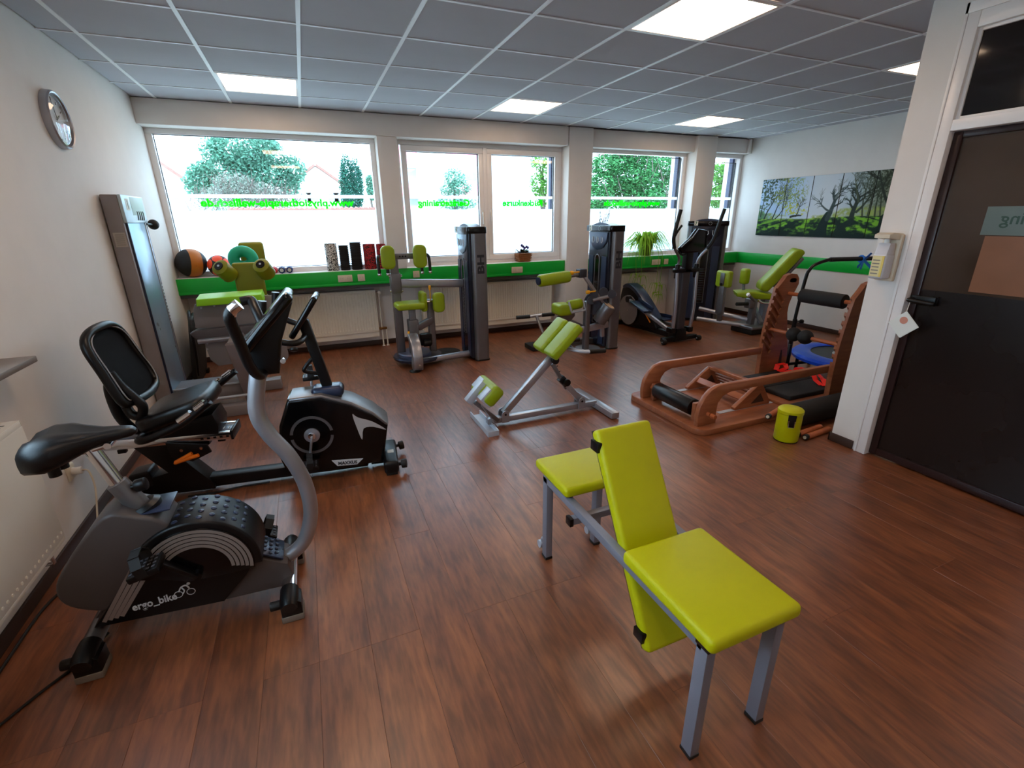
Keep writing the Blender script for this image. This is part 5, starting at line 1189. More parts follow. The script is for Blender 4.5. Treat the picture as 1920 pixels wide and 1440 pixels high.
MB().lathe([(0.0, 0.0), (0.15, 0.0), (0.155, 0.02), (0.0, 0.035)], (4.40, 4.93, 0.0), n=28).build('base_disc', silver, t)
MB().box((3.945, 4.84, 0.465), (4.13, 5.08, 0.60), 0.035, 4).build('thigh_pad', limeM, t)
MB().cyl((4.09, 4.90, 0.575), (4.27, 4.92, 0.590), 0.062, n=22, bev=0.014).build('ankle_roller', limeM, t)
MB().tube([(4.07, 4.86, 0.63), (4.09, 4.84, 0.54), (4.10, 4.83, 0.505), (4.30, 4.86, 0.515), (4.275, 4.87, 0.62)], 0.013, 10).build('pad_yoke', paleb, t)
MB().prism([(3.99, 0.44), (4.20, 0.50), (4.20, 0.44), (4.14, 0.38), (4.05, 0.375)], (0, 4.92, 0), (1, 0, 0), (0, 0, 1), (0, 0.09, 0), 0.01).build('seat_bracket', silverD, t)
MB().beam((4.10, 4.96, 0.40), (4.33, 4.93, 0.28), 0.06, 0.06, (0, 0, 1), 0.008).build('seat_stem', silverD, t)
hb = MB().tube([(3.82, 5.42, 0.375), (3.98, 5.36, 0.395)], 0.02, 12).build('foot_bar', silver, t)
MB().cyl((3.66, 5.48, 0.365), (3.83, 5.415, 0.378), 0.024, n=14, bev=0.005).cyl((3.97, 5.365, 0.392), (4.12, 5.30, 0.405), 0.024, n=14, bev=0.005).build('bar_grips', blackr, hb)
MB().beam((3.90, 5.38, 0.385), (3.95, 5.22, 0.10), 0.035, 0.03, (1, 0, 0), 0.004).build('foot_stem', silver, t)
MB().beam((3.86, 5.24, 0.05), (4.60, 5.14, 0.05), 0.09, 0.07, (0, 0, 1), 0.01).build('base_tube', silverD, t)
MB().box((3.72, 5.10, 0.0), (3.94, 5.36, 0.06), 0.012).build('end_foot', blackr, t)

# ================================================================== LEG ABDUCTION MACHINE (number 7)
t = thing('abduction_machine', 'leg abduction machine with green reclining seat against the picture wall', 'gym machine', (7.0, 5.0, 0))
M7 = Mx.Translation((6.80, 5.61, 0)) @ Mx.Rotation(math.radians(47), 4, 'Z') @ Mx.Translation((0, -0.28, 0))
tower(t, M7, 0.56, 0.22, 1.51, '7', None, towerd)
MS = Mx.Translation((7.10, 4.76, 0)) @ Mx.Rotation(math.radians(-38), 4, 'Z')
MB(MS).prism([(-0.36, 0.555), (-0.14, 0.575), (0.10, 0.55), (0.10, 0.47), (-0.18, 0.475), (-0.34, 0.50)], (0, -0.16, 0), (1, 0, 0), (0, 0, 1), (0, 0.32, 0), 0.026, 4).build('seat', limeM, t)
bk_o = smoothpoly([(-0.06, 0.60), (0.03, 0.58), (0.10, 0.66), (0.36, 1.02), (0.40, 1.10), (0.34, 1.14), (0.26, 1.10), (0.02, 0.78), (-0.06, 0.68)], 4)
MB(MS).prism(bk_o, (0, -0.15, 0), (1, 0, 0), (0, 0, 1), (0, 0.30, 0), 0.03, 4).build('backrest', limeM, t, sharp=60)
MB(MS).beam((0.14, 0, 0.62), (0.42, 0, 1.02), 0.09, 0.04, (-1, 0, 1), 0.008).build('back_spine', silverD, t)
MB().box((6.90, 4.70, 0.10), (6.975, 4.78, 0.48), 0.008).build('seat_post', silverD, t)
MB().box((7.13, 4.72, 0.08), (7.22, 4.80, 0.50), 0.008).build('seat_post', greyp, t)
MB().tube([(6.88, 4.62, 0.47), (6.94, 4.60, 0.44), (7.10, 4.60, 0.425), (7.30, 4.60, 0.43)], 0.016, 10, 4).build('seat_hoop', chrome, t)
MB().tube([(6.72, 4.66, 0.555), (6.80, 4.66, 0.50), (6.87, 4.68, 0.455)], 0.02, 12, 3).build('lever', silverD, t)
MB().cyl((6.71, 4.66, 0.565), (6.735, 4.66, 0.545), 0.024, n=14).build('lever_knob', whitep, t)
MB().tube([(6.58, 4.70, 0.435), (6.80, 4.70, 0.42)], 0.024, 12).build('foot_grip', blackr, t)
MB().box((6.78, 4.66, 0.36), (6.87, 4.76, 0.50), 0.015, 3).build('pivot_block', silverD, t)
for (x, y, z, w_) in ((6.40, 4.80, 0.66, 0.2), ):
    pd_ = MB().box((x - 0.03, y - 0.10, z), (x + 0.06, y + 0.13, z + 0.215), 0.03, 4).build('knee_pad', limeM, t)
    MB().box((x - 0.042, y - 0.035, z + 0.03), (x - 0.028, y + 0.035, z + 0.19), 0.006).build('pad_plate', silverD, pd_)
    MB().cyl((x - 0.05, y, z + 0.04), (x - 0.03, y, z + 0.04), 0.02, n=14).build('pad_bolt', blackp, pd_)
    MB().prism([(y - 0.06, 0.30), (y + 0.06, 0.30), (y + 0.04, z + 0.02), (y - 0.04, z + 0.02)], (x - 0.03, 0, 0), (0, 1, 0), (0, 0, 1), (0.05, 0, 0), 0.008).build('pad_arm', silverD, t)
    MB().beam((x, y, 0.33), (x + 0.01, y, 0.20), 0.05, 0.05, (1, 0, 0), 0.005).build('arm_stub', silverD, t)
MB().box((6.90, 4.90, 0.65), (7.00, 5.02, 0.865), 0.032, 4).build('knee_pad', limeM, t)
MB().beam((6.96, 4.97, 0.66), (6.98, 4.96, 0.45), 0.03, 0.03, (1, 0, 0), 0.004).build('pad_arm', greyp, t)
MB().tube([(6.62, 5.40, 0.26), (6.75, 5.05, 0.22), (6.92, 4.78, 0.18)], 0.03, 14).build('upper_base_tube', silver, t)
MB().tube([(6.45, 5.25, 0.15), (6.62, 4.95, 0.135), (6.88, 4.72, 0.10)], 0.03, 14).build('lower_base_tube', silver, t)
MB().box((6.78, 4.56, 0.075), (7.36, 4.98, 0.12), 0.015, 3).build('base_plate', silverD, t)
MB().box((6.80, 4.58, 0.0), (7.34, 4.95, 0.078), 0.02).build('base_skirt', blackr, t)
MB().beam((7.05, 4.66, 0.14), (7.18, 4.90, 0.30), 0.05, 0.05, (0, 0, 1), 0.006).build('brace', silver, t)

# ================================================================== ELLIPTICAL
t = thing('elliptical_trainer', 'black elliptical trainer with long moving handles and round flywheel', 'cross trainer', (5.68, 5.2, 0))
XE = 5.68
hump = smoothpoly([(6.0, 0.40), (5.93, 0.60), (5.80, 0.625), (5.62, 0.55), (5.40, 0.40), (5.20, 0.22), (5.12, 0.10), (5.30, 0.07), (5.85, 0.07), (5.98, 0.20)], 4)
MB().prism(hump, (XE - 0.075, 0, 0), (0, 1, 0), (0, 0, 1), (0.15, 0, 0), 0.02, 3).build('flywheel_housing', blackp, t)
MB().prism(smoothpoly([(5.93, 0.605), (5.80, 0.64), (5.60, 0.56), (5.38, 0.40), (5.20, 0.24), (5.22, 0.21), (5.42, 0.36), (5.62, 0.51), (5.80, 0.58), (5.92, 0.56)], 3), (XE - 0.08, 0, 0), (0, 1, 0), (0, 0, 1), (0.16, 0, 0), 0.01, 2).build('housing_top', navyp, t)
for s in (-1, 1):
    fw_ = MB().lathe([(0.0, 0.0), (0.205, 0.0), (0.215, 0.008), (0.215, 0.02), (0.0, 0.022)], (XE + s * 0.085, 5.74, 0.265), (s, 0, 0), 44).build('crank_disc', mat('disc_grey', rgb(128, 120, 118), 0.5, 0.1), t)
    MB().cyl((XE + s * 0.10, 5.74, 0.265), (XE + s * 0.115, 5.74, 0.265), 0.012, n=12).build('disc_bolt', chrome, fw_)
    py = 5.70 if s < 0 else 5.78; pz = 0.43 if s < 0 else 0.13
    MB().lathe([(0, 0), (0.045, 0), (0.045, 0.05), (0, 0.05)], (XE + s * 0.11, py, pz), (s, 0, 0), 18).build('pedal_joint', blackp, t)
    fz = 0.17 if s < 0 else 0.16
    MB().beam((XE + s * 0.14, py, pz), (XE + s * 0.155, 4.78, fz), 0.035, 0.045, (0, 0, 1), 0.006).build('pedal_rail', silver, t)
    yc_ = 5.36; zc_ = pz + (fz - pz) * (py - yc_) / (py - 4.78)
    pdl = MB(Mx.Translation((XE + s * 0.17, yc_, zc_ + 0.045)) @ Mx.Rotation(math.atan2(pz - fz, py - 4.78), 4, 'X')).obox(Mx.Identity(4), (0.15, 0.36, 0.03), 0.014, 3).obox(Mx.Translation((0.07, 0, 0.03)), (0.012, 0.34, 0.06), 0.005).build('pedal', navyp, t)
    # moving arm
    la = MB().tube([(XE + s * 0.14, 4.72, fz), (XE + s * 0.15, 4.70, 0.45), (XE + s * 0.155, 4.73, 0.93)], 0.023, 12, 4).build('lower_arm', silver, t)
    MB().box((XE + s * 0.145 - 0.035, 4.69, fz - 0.035), (XE + s * 0.145 + 0.035, 4.80, fz + 0.035), 0.012, 3).build('arm_joint', blackp, la)
    MB().cyl((XE + s * 0.15, 4.74, 0.83), (XE + s * 0.15, 4.735, 1.0), 0.030, n=14, bev=0.006).build('arm_sleeve', blackp, t)
    if s < 0: pts = [(5.53, 4.735, 0.98), (5.53, 4.72, 1.07), (5.47, 4.70, 1.14), (5.385, 4.66, 1.21), (5.325, 4.62, 1.32), (5.33, 4.60, 1.46), (5.355, 4.58, 1.64)]
    else: pts = [(5.83, 4.735, 0.98), (5.83, 4.72, 1.04), (5.85, 4.70, 1.10), (5.90, 4.66, 1.18), (5.94, 4.62, 1.28), (5.965, 4.60, 1.42), (6.02, 4.58, 1.645)]
    ha = MB().tube(pts[:5], 0.0165, 12, 5).build('handle_tube', silverD if s < 0 else silver, t)
    MB().tube(pts[3:], 0.0215, 12, 5).build('handle_grip', blackr, ha)
MB().tube([(5.34, 4.63, 1.33), (5.40, 4.65, 1.40), (5.46, 4.67, 1.45), (5.475, 4.67, 1.46)], 0.014, 10, 4).tube([(5.47, 4.70, 1.17), (5.56, 4.71, 1.12), (5.63, 4.72, 1.13)], 0.015, 10, 4).build('fixed_handle', blackp, t)
MB().prism(rrect(XE - 0.065, 4.72, XE + 0.065, 4.82, 0.03), (0, 0, 0.16), (1, 0, 0), (0, 1, 0), (0.0, -0.0, 0.80)).build('mast_cover', mat('dark_grey_plastic', rgb(62, 58, 62), 0.4, 0.2), t)
MB().box((XE - 0.055, 4.70, 0.90), (XE + 0.055, 4.78, 1.25), 0.012).build('mast', blackp, t)
MB().box((XE - 0.19, 4.70, 0.90), (XE + 0.19, 4.78, 0.95), 0.012).build('pivot_bar', blackp, t)
con = MB().prism([(XE - 0.20, 1.20), (XE - 0.155, 1.14), (XE + 0.16, 1.14), (XE + 0.22, 1.22), (XE + 0.20, 1.40), (XE + 0.05, 1.42), (XE - 0.05, 1.31)], (0, 4.66, 0), (1, 0, 0), (0, 0, 1), (0, 0.07, 0.0), 0.02, 3).build('console', blackg, t)
MB().beam((XE - 0.195, 4.655, 1.215), (XE - 0.055, 4.655, 1.318), 0.006, 0.006, (0, 0, 1)).beam((XE - 0.045, 4.655, 1.318), (XE + 0.045, 4.655, 1.422), 0.006, 0.006, (0, 0, 1)).build('console_trim', paleb, con)
MB().prism([(XE - 0.10, 0.02), (XE + 0.10, 0.02), (XE + 0.07, 0.18), (XE - 0.07, 0.18)], (0, 4.70, 0), (1, 0, 0), (0, 0, 1), (0, 0.16, 0), 0.01).build('mast_foot', blackp, t)
MB().beam((XE, 4.80, 0.07), (XE, 5.95, 0.05), 0.09, 0.08, (0, 0, 1), 0.008).build('frame_rail', blackp, t)
fs2 = MB().beam((XE - 0.28, 4.745, 0.05), (XE + 0.28, 4.745, 0.05), 0.07, 0.06, (0, 0, 1), 0.012).build('front_stabiliser', blackp, t)
for s in (-1, 1):
    MB().cyl((XE + s * 0.26, 4.69, 0.036), (XE + s * 0.31, 4.69, 0.036), 0.036, n=20, bev=0.006).build('transport_wheel', blackr, fs2)
    MB().cyl((XE + s * 0.285 - 0.03 * 1, 4.69, 0.036), (XE + s * 0.285 - 0.034, 4.69, 0.036), 0.008, n=10).build('wheel_cap', paleb, fs2)
MB().beam((XE - 0.26, 5.97, 0.04), (XE + 0.26, 5.97, 0.04), 0.07, 0.06, (0, 0, 1), 0.012).build('rear_stabiliser', blackp, t)
MB().beam((XE - 0.085, 5.46, 0.36), (XE - 0.085, 5.24, 0.17), 0.006, 0.02, (0, 0, 1)).build('orange_stripe', orangep, t)

# ================================================================== WOODEN TRAINER
t = thing('wooden_trainer', 'beech wood stretching apparatus with notched uprights, rails and base board', 'training apparatus', (4.7, 2.85, 0))
bb = rrect(3.83, 2.405, 5.66, 3.31, 0.09, 6)
MB().xy(bb, 0.0, 0.05, 0.008, 2).build('base_board', beech, t)
MB().box((4.82, 2.46, 0.05), (5.62, 3.26, 0.072), 0.006).build('standing_board', beech, t)
for Y, z_ in ((2.50, 0.0), (3.16, 0.0)):
    outer = [(3.87, 0.05), (3.862, 0.13), (3.875, 0.21), (3.915, 0.285), (3.97, 0.335), (4.05, 0.362), (5.30, 0.358)]
    inner = [(5.30, 0.293), (4.16, 0.290), (4.09, 0.265), (4.052, 0.215), (4.045, 0.14), (4.055, 0.05)]
    MB().xz(outer + inner, Y - 0.022, Y + 0.022, 0.009, 2).build('side_rail', beech, t)
    # notched upright
    xe = lambda z: 5.245 + 0.20 * max(0.0, z - 0.42) ** 1.6
    out = [(5.255, 0.05), (5.245, 0.28)]
    for k in range(8):
        z0 = 0.40 + k * 0.069
        out += [(xe(z0), z0), (xe(z0) + 0.100, z0 - 0.115), (xe(z0) + 0.125, z0 - 0.085), (xe(z0 + 0.040), z0 + 0.040)]
    out += [(5.375, 0.99), (5.41, 1.035), (5.47, 1.05)] + [(5.475, 1.008)] + [(5.535, 1.005), (5.548, 0.985), (5.535, 0.965), (5.465, 0.968), (5.452, 0.985), (5.465, 1.006)] + [(5.4745, 1.008), (5.4705, 1.05), (5.54, 1.04), (5.575, 1.0), (5.585, 0.95), (5.555, 0.89), (5.53, 0.85), (5.50, 0.76), (5.50, 0.68), (5.525, 0.58), (5.56, 0.45), (5.60, 0.30), (5.625, 0.05)]
    yy0, yy1 = (Y - 0.075, Y - 0.031) if Y < 2.8 else (Y + 0.031 - 0.06, Y + 0.075 - 0.06)
    plain = [q for k, q in enumerate(out) if not (2 <= k < 34 and (k - 2) % 4 in (1, 2))]
    ym = yy1 - 0.019 if Y < 2.8 else yy0 + 0.019           # routed layer on the inner face
    sa_, sb_ = (yy0, ym) if Y < 2.8 else (ym, yy1)
    up_ = MB().xz(plain, sa_, sb_, 0.0).build('upright', beech, t)
    MB().xz(out, *((ym, yy1) if Y < 2.8 else (yy0, ym)), 0.0).build('notched_layer', beech, up_)
    MB().xz([(5.50, 0.15), (5.545, 0.15), (5.525, 0.30), (5.505, 0.31)], yy0 - 0.0015, yy1 + 0.0015).build('slot', basem, up_)
def bar(x, z, name): return MB().cyl((x, 2.43, z), (x, 3.20, z), 0.0175, n=16).build(name, beechd, t)
b1 = bar(5.475, 0.865, 'cross_bar')
MB().cyl((5.475, 2.60, 0.865), (5.475, 3.0, 0.865), 0.062, n=30, bev=0.008).build('foam_roll', foam, b1)
b2 = bar(5.315, 0.535, 'cross_bar')
nb_ = MB(); nb_.ball((5.315, 2.89, 0.535), 0.064, 22, 14); nb_.build('neck_ball', foam, b2)
nb_ = MB(); nb_.ball((5.315, 2.775, 0.535), 0.064, 22, 14); nb_.build('neck_ball', foam, b2)
# front foot roll
fr2 = MB().cyl((3.955, 2.45, 0.145), (3.955, 3.21, 0.145), 0.0165, n=14).build('roll_axle', beechd, t)
MB().cyl((3.955, 2.62, 0.145), (3.955, 3.06, 0.145), 0.068, n=26, bev=0.01).build('foot_roll', blackv, fr2)
for Y in (2.585, 3.075): MB().box((3.915, Y - 0.02, 0.05), (4.01, Y + 0.02, 0.20), 0.006).build('roll_bracket', beech, t)
# triangle rocker
for Y in (2.62, 3.16):
    tri = MB().xz([(4.38, 0.05), (4.77, 0.05), (4.775, 0.075), (4.665, 0.235), (4.635, 0.245), (4.605, 0.235), (4.375, 0.075)], Y - 0.02, Y + 0.02, 0.005).build('triangle_side', beech, t)
    MB().xz([(4.55, 0.085), (4.70, 0.085), (4.645, 0.165)], Y - 0.0215, Y + 0.0215, 0).build('triangle_cutout', basem, tri)
    MB().box((4.22, Y - 0.02, 0.05), (4.815, Y + 0.02, 0.054)).build('slide_rail', paleb, t)
MB().beam((4.635, 2.62, 0.232), (4.635, 3.16, 0.232), 0.05, 0.03, (0, 0, 1), 0.004).build('rocker_bar', beech, t)
MB().beam((4.49, 2.62, 0.135), (4.49, 3.16, 0.135), 0.055, 0.02, (-1, 0, 1), 0.004).build('rocker_board', beechd, t)
for k in range(4): MB().beam((4.665 + k * 0.022, 2.64, 0.205 - k * 0.034), (4.665 + k * 0.022, 3.14, 0.205 - k * 0.034), 0.022, 0.014, (1, 0, 1), 0.003).build('rocker_slat', beech, t)
for Y in (2.43, 3.23): MB().cyl((3.955, Y - 0.03, 0.145), (3.955, Y + 0.01, 0.145), 0.0175, n=14).build('axle_peg', beechd, t)

# things on and around it
for k, (lo, hi, lb) in enumerate((((4.90, 2.86, 0.073), (5.24, 3.12, 0.108), 'small black foam pad on the far side of the wooden base board'), ((4.93, 2.53, 0.073), (5.20, 2.83, 0.11), ''))):
    if k == 0: tag(MB().box((4.90, 2.80, 0.073), (5.58, 3.11, 0.112), 0.012, 3).build('exercise_pad', foam), lb, 'mat')
tag(MB().box((4.925, 2.53, 0.073), (5.56, 2.785, 0.115), 0.012, 3).build('exercise_pad', foam), 'long black foam pad on the near side of the wooden base board', 'mat')
rs_ = random.Random(4)
def strap(pts, name, label):
    b = MB(); pts = [V(p) for p in pts]
    P = []
    for i in range(len(pts) - 1):
        for j in range(4):
            P.append(pts[i].lerp(pts[i + 1], j / 4))
    P.append(pts[-1])
    for a, e in zip(P[:-1], P[1:]): b.beam(a, e + (e - a) * 0.15, 0.045, 0.006, (0, 0, 1) if abs((e - a).normalized().z) < 0.8 else (0, 1, 0), 0.001, 1)
    return tag(b.build(name, redf), label, 'strap')
strap([(5.42, 3.08, 0.125), (5.46, 3.10, 0.17), (5.52, 3.07, 0.18), (5.50, 3.03, 0.15), (5.40, 3.03, 0.13), (5.46, 2.99, 0.13), (5.54, 3.0, 0.128)], 'red_strap', 'bright red strap crumpled on the far black foam pad')
strap([(5.48, 2.93, 0.13), (5.52, 2.94, 0.17), (5.58, 2.92, 0.17), (5.57, 2.89, 0.14), (5.50, 2.86, 0.13), (5.46, 2.90, 0.125)], 'red_strap', 'bright red strap loop showing above the near wooden rail')
strap([(5.44, 2.72, 0.19), (5.42, 2.67, 0.145), (5.40, 2.60, 0.125), (5.44, 2.585, 0.125), (5.47, 2.64, 0.16), (5.46, 2.68, 0.19)], 'red_strap', 'bright red strap hanging below the near wooden rail')

t = thing('spray_bottle', 'grey plastic bottle standing on the floor behind the far wooden upright', 'bottle', (6.52, 3.86, 0))
MB().lathe([(0.0, 0.0), (0.05, 0.0), (0.055, 0.01), (0.055, 0.15), (0.045, 0.19), (0.02, 0.22), (0.018, 0.235)], (6.52, 3.86, 0), n=24).build('body', mat('grey_translucent', rgb(150, 152, 158), 0.35), t)
MB().lathe([(0.024, 0.23), (0.026, 0.25), (0.022, 0.275), (0.0, 0.28)], (6.52, 3.86, 0), n=18).build('cap', whitep, t)

# mini trampoline with support handle
t = thing('mini_trampoline', 'blue-edged mini trampoline with black support handle behind the wooden trainer', 'trampoline', (6.15, 2.93, 0))
tc_ = (6.20, 2.90)
MB().lathe([(0.0, 0.226), (0.36, 0.226), (0.36, 0.230), (0, 0.230)], (*tc_, 0), n=48).build('jump_mat', mat('dark_jump_mat', rgb(38, 42, 48), 0.5), t)
MB().lathe([(0.335, 0.238), (0.345, 0.246), (0.42, 0.250), (0.485, 0.238), (0.505, 0.215), (0.50, 0.188), (0.48, 0.185), (0.47, 0.205), (0.34, 0.228), (0.335, 0.238)], (*tc_, 0), n=60).build('edge_cover', bluev, t)
text('lettering', 'JOEREX', 0.085, (5.98, 2.86, 0.2305), (0.83, 0.52, 0), (-0.52, 0.83, 0), inkw, t, 0.0004, bold=0.001)
MB().torus((*tc_, 0.205), 0.475, 0.014, (0, 0, 1), 48, 8).build('frame_ring', blackp, t)
for k in range(6):
    a = math.radians(20 + 60 * k)
    lg = MB().cyl((tc_[0] + 0.45 * math.cos(a), tc_[1] + 0.45 * math.sin(a), 0.0), (tc_[0] + 0.45 * math.cos(a), tc_[1] + 0.45 * math.sin(a), 0.20), 0.016, n=12).build('leg', blackp, t)
hp_ = MB().tube([(5.70, 3.17, 0.0), (5.755, 3.22, 0.30), (5.79, 3.25, 0.60), (5.83, 3.25, 0.97), (5.86, 3.25, 1.05), (5.93, 3.25, 1.10), (6.10, 3.25, 1.137), (6.20, 3.25, 1.14), (6.80, 3.25, 1.125)], 0.016, 12, 5).build('support_handle', blackp, t)
MB().cyl((5.752, 3.218, 0.0), (5.785, 3.245, 0.57), 0.021, n=14).build('handle_sleeve', blackp, hp_)
MB().tube([(6.14, 3.25, 1.141), (6.85, 3.25, 1.124)], 0.022, 12).build('handle_foam', foam, hp_)
MB().cyl((5.79, 3.24, 0.55), (5.85, 3.22, 0.545), 0.007, n=8).cyl((5.835, 3.22, 0.545), (5.86, 3.215, 0.543), 0.022, n=14, bev=0.004).build('clamp_knob', blackp, hp_)
MB().beam((5.70, 3.20, 0.03), (5.74, 3.21, 0.32), 0.03, 0.03, (1, 0, 0), 0.004).beam((5.72, 3.18, 0.12), (5.95, 3.05, 0.16), 0.025, 0.025, (0, 0, 1), 0.003).build('handle_brace', blackp, hp_)
b = MB()
b.torus((6.62, 3.25, 1.128), 0.030, 0.010, (1, 0, 0), 20, 8)
for e in ((6.56, 3.20, 1.03), (6.72, 3.20, 1.04), (6.65, 3.18, 1.19), (6.52, 3.21, 1.05)):
    b.beam((6.62, 3.222, 1.118), e, 0.03, 0.004, (0, 1, 0), 0.001, 1)
tag(b.build('blue_band', bluef), 'bright blue elastic band knotted on the trampoline handle', 'band')

# pedal bin
t = thing('pedal_bin', 'small lime green pedal bin with black handle clip beside the partition', 'bin', (4.385, 2.125, 0))
bc = (4.388, 2.13)
MB().lathe([(0.0, 0.006), (0.078, 0.006), (0.082, 0.012), (0.082, 0.215), (0.0, 0.215)], (*bc, 0), n=40).build('body', lime, t)
MB().lathe([(0.0, 0.0), (0.08, 0.0), (0.083, 0.008)], (*bc, 0), n=36).build('base_ring', blackr, t)
MB().lathe([(0.0, 0.262), (0.05, 0.258), (0.078, 0.248), (0.085, 0.240), (0.085, 0.218), (0.0, 0.218)], (*bc, 0), n=40).build('lid', lime, t)
dh = V((-0.68, -0.73, 0)).normalized(); dt = V((-dh.y, dh.x, 0))
c = V((*bc, 0)) + dh * 0.083
MB().prism([(-0.026, 0.225), (0.026, 0.225), (0.024, 0.165), (0.018, 0.135), (-0.018, 0.135), (-0.024, 0.165)], c + V((0, 0, 0)), dt, (0, 0, 1), dh * 0.010, 0.002).build('handle_clip', blackp, t)
for s in (-1, 1): MB().cyl(c + dt * 0.02 * s + dh * 0.008 + V((0, 0, 0.18)), c + dt * 0.02 * s + dh * 0.014 + V((0, 0, 0.18)), 0.004, n=10).build('rivet', chrome, t)
MB().tube([c + dt * 0.02 + dh * 0.012 + V((0, 0, 0.18)), c + dt * 0.018 + dh * 0.016 + V((0, 0, 0.135)), c - dt * 0.018 + dh * 0.016 + V((0, 0, 0.135)), c - dt * 0.02 + dh * 0.012 + V((0, 0, 0.18))], 0.0025, 6).build('wire_handle', chrome, t)
# foam roll and wooden rollers
t = thing('bolster_roll', 'thick black bolster roll lying behind the lime bin', 'roller', (5.0, 2.29, 0))
MB().cyl((4.60, 2.275, 0.092), (5.55, 2.29, 0.092), 0.091, n=40, bev=0.02).build('bolster', foam, t)
MB().cyl((4.59, 2.2747, 0.092), (4.602, 2.275, 0.092), 0.03, n=16).build('core', blackr, t)
def dowel(a, e, label):
    t = thing('wooden_roller', label, 'roller', (V(a) + V(e)) / 2 - V((0, 0, 0.022)), 'wooden hand rollers on the floor')
    MB().cyl(a, e, 0.0215, n=18).build('dowel', beechd, t)
    d_ = (V(e) - V(a)).normalized()
    MB().cyl(V(a) - d_ * 0.028, V(a), 0.0215, n=18, bev=0.003).build('black_end', blackr, t)
    MB().cyl(V(a) - d_ * 0.034, V(a) - d_ * 0.028, 0.012, n=14).build('end_face', creamp, t)
dowel((4.50, 2.375, 0.073), (4.70, 2.44, 0.073), 'wooden roller with black end sticking out past the bin on the base board side')
dowel((4.53, 2.065, 0.022), (4.80, 2.09, 0.022), 'nearer wooden roller with black end between bin and partition wall')
dowel((4.51, 2.12, 0.022), (4.78, 2.145, 0.022), 'farther wooden roller with black end between bin and partition wall')

# ================================================================== SILL THINGS
def medball(c, r, ax, m1, m2, label, patches):
    t = thing('medicine_ball', label, 'ball', (c[0], c[1], c[2] - r))
    ax = V(ax).normalized(); x = ax.orthogonal().normalized(); y = ax.cross(x)
    if not patches:
        m = 20; prof = [(math.sin(PI * i / m) * r, -math.cos(PI * i / m) * r) for i in range(m + 1)]
        MB().lathe(prof[8:14], c, ax, 40).build('orange_band', m1, t, sharp=80)
        MB().lathe(prof[:9], c, ax, 40).build('black_cap', m2, t, sharp=80); MB().lathe(prof[13:], c, ax, 40).build('black_cap', m2, t, sharp=80)
    else:
        MB().lathe([(math.sin(PI * i / 18) * r, -math.cos(PI * i / 18) * r) for i in range(19)], c, (0, 0, 1), 36).build('shell', m2, t, sharp=80)
        for d_ in patches:
            d_ = V(d_).normalized(); k = 0.46
            MB().lathe([(0.0, r + 0.001)] + [(math.sin(q) * (r + 0.001), math.cos(q) * (r + 0.001)) for q in [k * j / 6 for j in range(1, 7)]], c, d_, 26).build('orange_panel', m1, t, sharp=80)
    return t
mb1 = medball((0.150, 6.135, 1.150), 0.148, (0.85, 0.45, -0.1), taper, blackr, 'bigger orange and black medicine ball at the corner end of the sill', None)
text('lettering', '15', 0.06, (0.205, 5.998, 1.115), (0.45, 0.3, 0.84), (-0.84, 0.25, 0.45), inkd, mb1, 0.0005, bold=0.001)
mb2 = medball((0.405, 6.11, 1.112), 0.111, (0, 0, 1), orangeb, blackr, 'smaller red-orange and black panelled medicine ball on the sill', [(-0.75, -0.6, 0.25), (0.05, -0.62, 0.8), (0.85, -0.45, 0.3), (-0.15, -0.72, -0.7), (0, 1, 0)])
text('lettering', '10', 0.035, (0.375, 5.9975, 1.108), (1, 0.0, 0), (0, 0, 1), inkw, mb2, 0.0005, bold=0.001)
def dumbbell(x, m, label, grp):
    t = thing('dumbbell', label, 'dumbbell', (x, 6.09, 1.002), grp)
    MB().cyl((x, 6.045, 1.040), (x, 6.14, 1.040), 0.013, n=14).build('grip', m, t)
    for y in (6.02, 6.125): MB().cyl((x, y, 1.040), (x, y + 0.045, 1.040), 0.036, n=8, bev=0.006).build('head', m, t)
    MB().cyl((x, 6.018, 1.040), (x, 6.0205, 1.040), 0.02, n=16).build('end_badge', inkw if m is navyb else redb, t)
dumbbell(0.862, redb, 'red dumbbell on the sill next to the green machine pad', 'hand weights on the sill'); dumbbell(0.94, redb, 'red dumbbell on the sill beside the blue pair', 'hand weights on the sill')
dumbbell(1.02, navyb, 'dark blue dumbbell on the sill beside the red pair', 'hand weights on the sill'); dumbbell(1.10, navyb, 'outer dark blue dumbbell on the sill, farthest from the red pair', 'hand weights on the sill')
def speck(name, c1, c2):
    m = bpy.data.materials.new(name); m.use_nodes = True; nt = m.node_tree; b = nt.nodes['Principled BSDF']
    v_ = N(nt, 'ShaderNodeTexVoronoi'); v_.inputs['Scale'].default_value = 170; tc = N(nt, 'ShaderNodeTexCoord'); nt.links.new(tc.outputs['Object'], v_.inputs['Vector'])
    rp_ = N(nt, 'ShaderNodeValToRGB'); rp_.color_ramp.interpolation = 'CONSTANT'; rp_.color_ramp.elements[0].color = c1; rp_.color_ramp.elements[1].color = c2; rp_.color_ramp.elements[1].position = 0.52
    sx_ = N(nt, 'ShaderNodeSeparateColor'); nt.links.new(v_.outputs['Color'], sx_.inputs[0]); nt.links.new(sx_.outputs[0], rp_.inputs[0]); nt.links.new(rp_.outputs[0], b.inputs['Base Color']); b.inputs['Roughness'].default_value = 0.8
    return m
sp1 = speck('black_white_foam', rgb(18, 18, 20), rgb(215, 215, 210)); sp2 = speck('red_black_foam', rgb(26, 12, 14), rgb(180, 24, 34))
tag(MB().lathe([(0.02, 0.31), (0.062, 0.31), (0.066, 0.304), (0.066, 0.002), (0.062, 0.0), (0.02, 0.0), (0.02, 0.31)], (1.572, 6.095, 1.003), n=30).build('foam_roller', sp1), 'black and white speckled foam roller standing on the sill', 'foam roller')
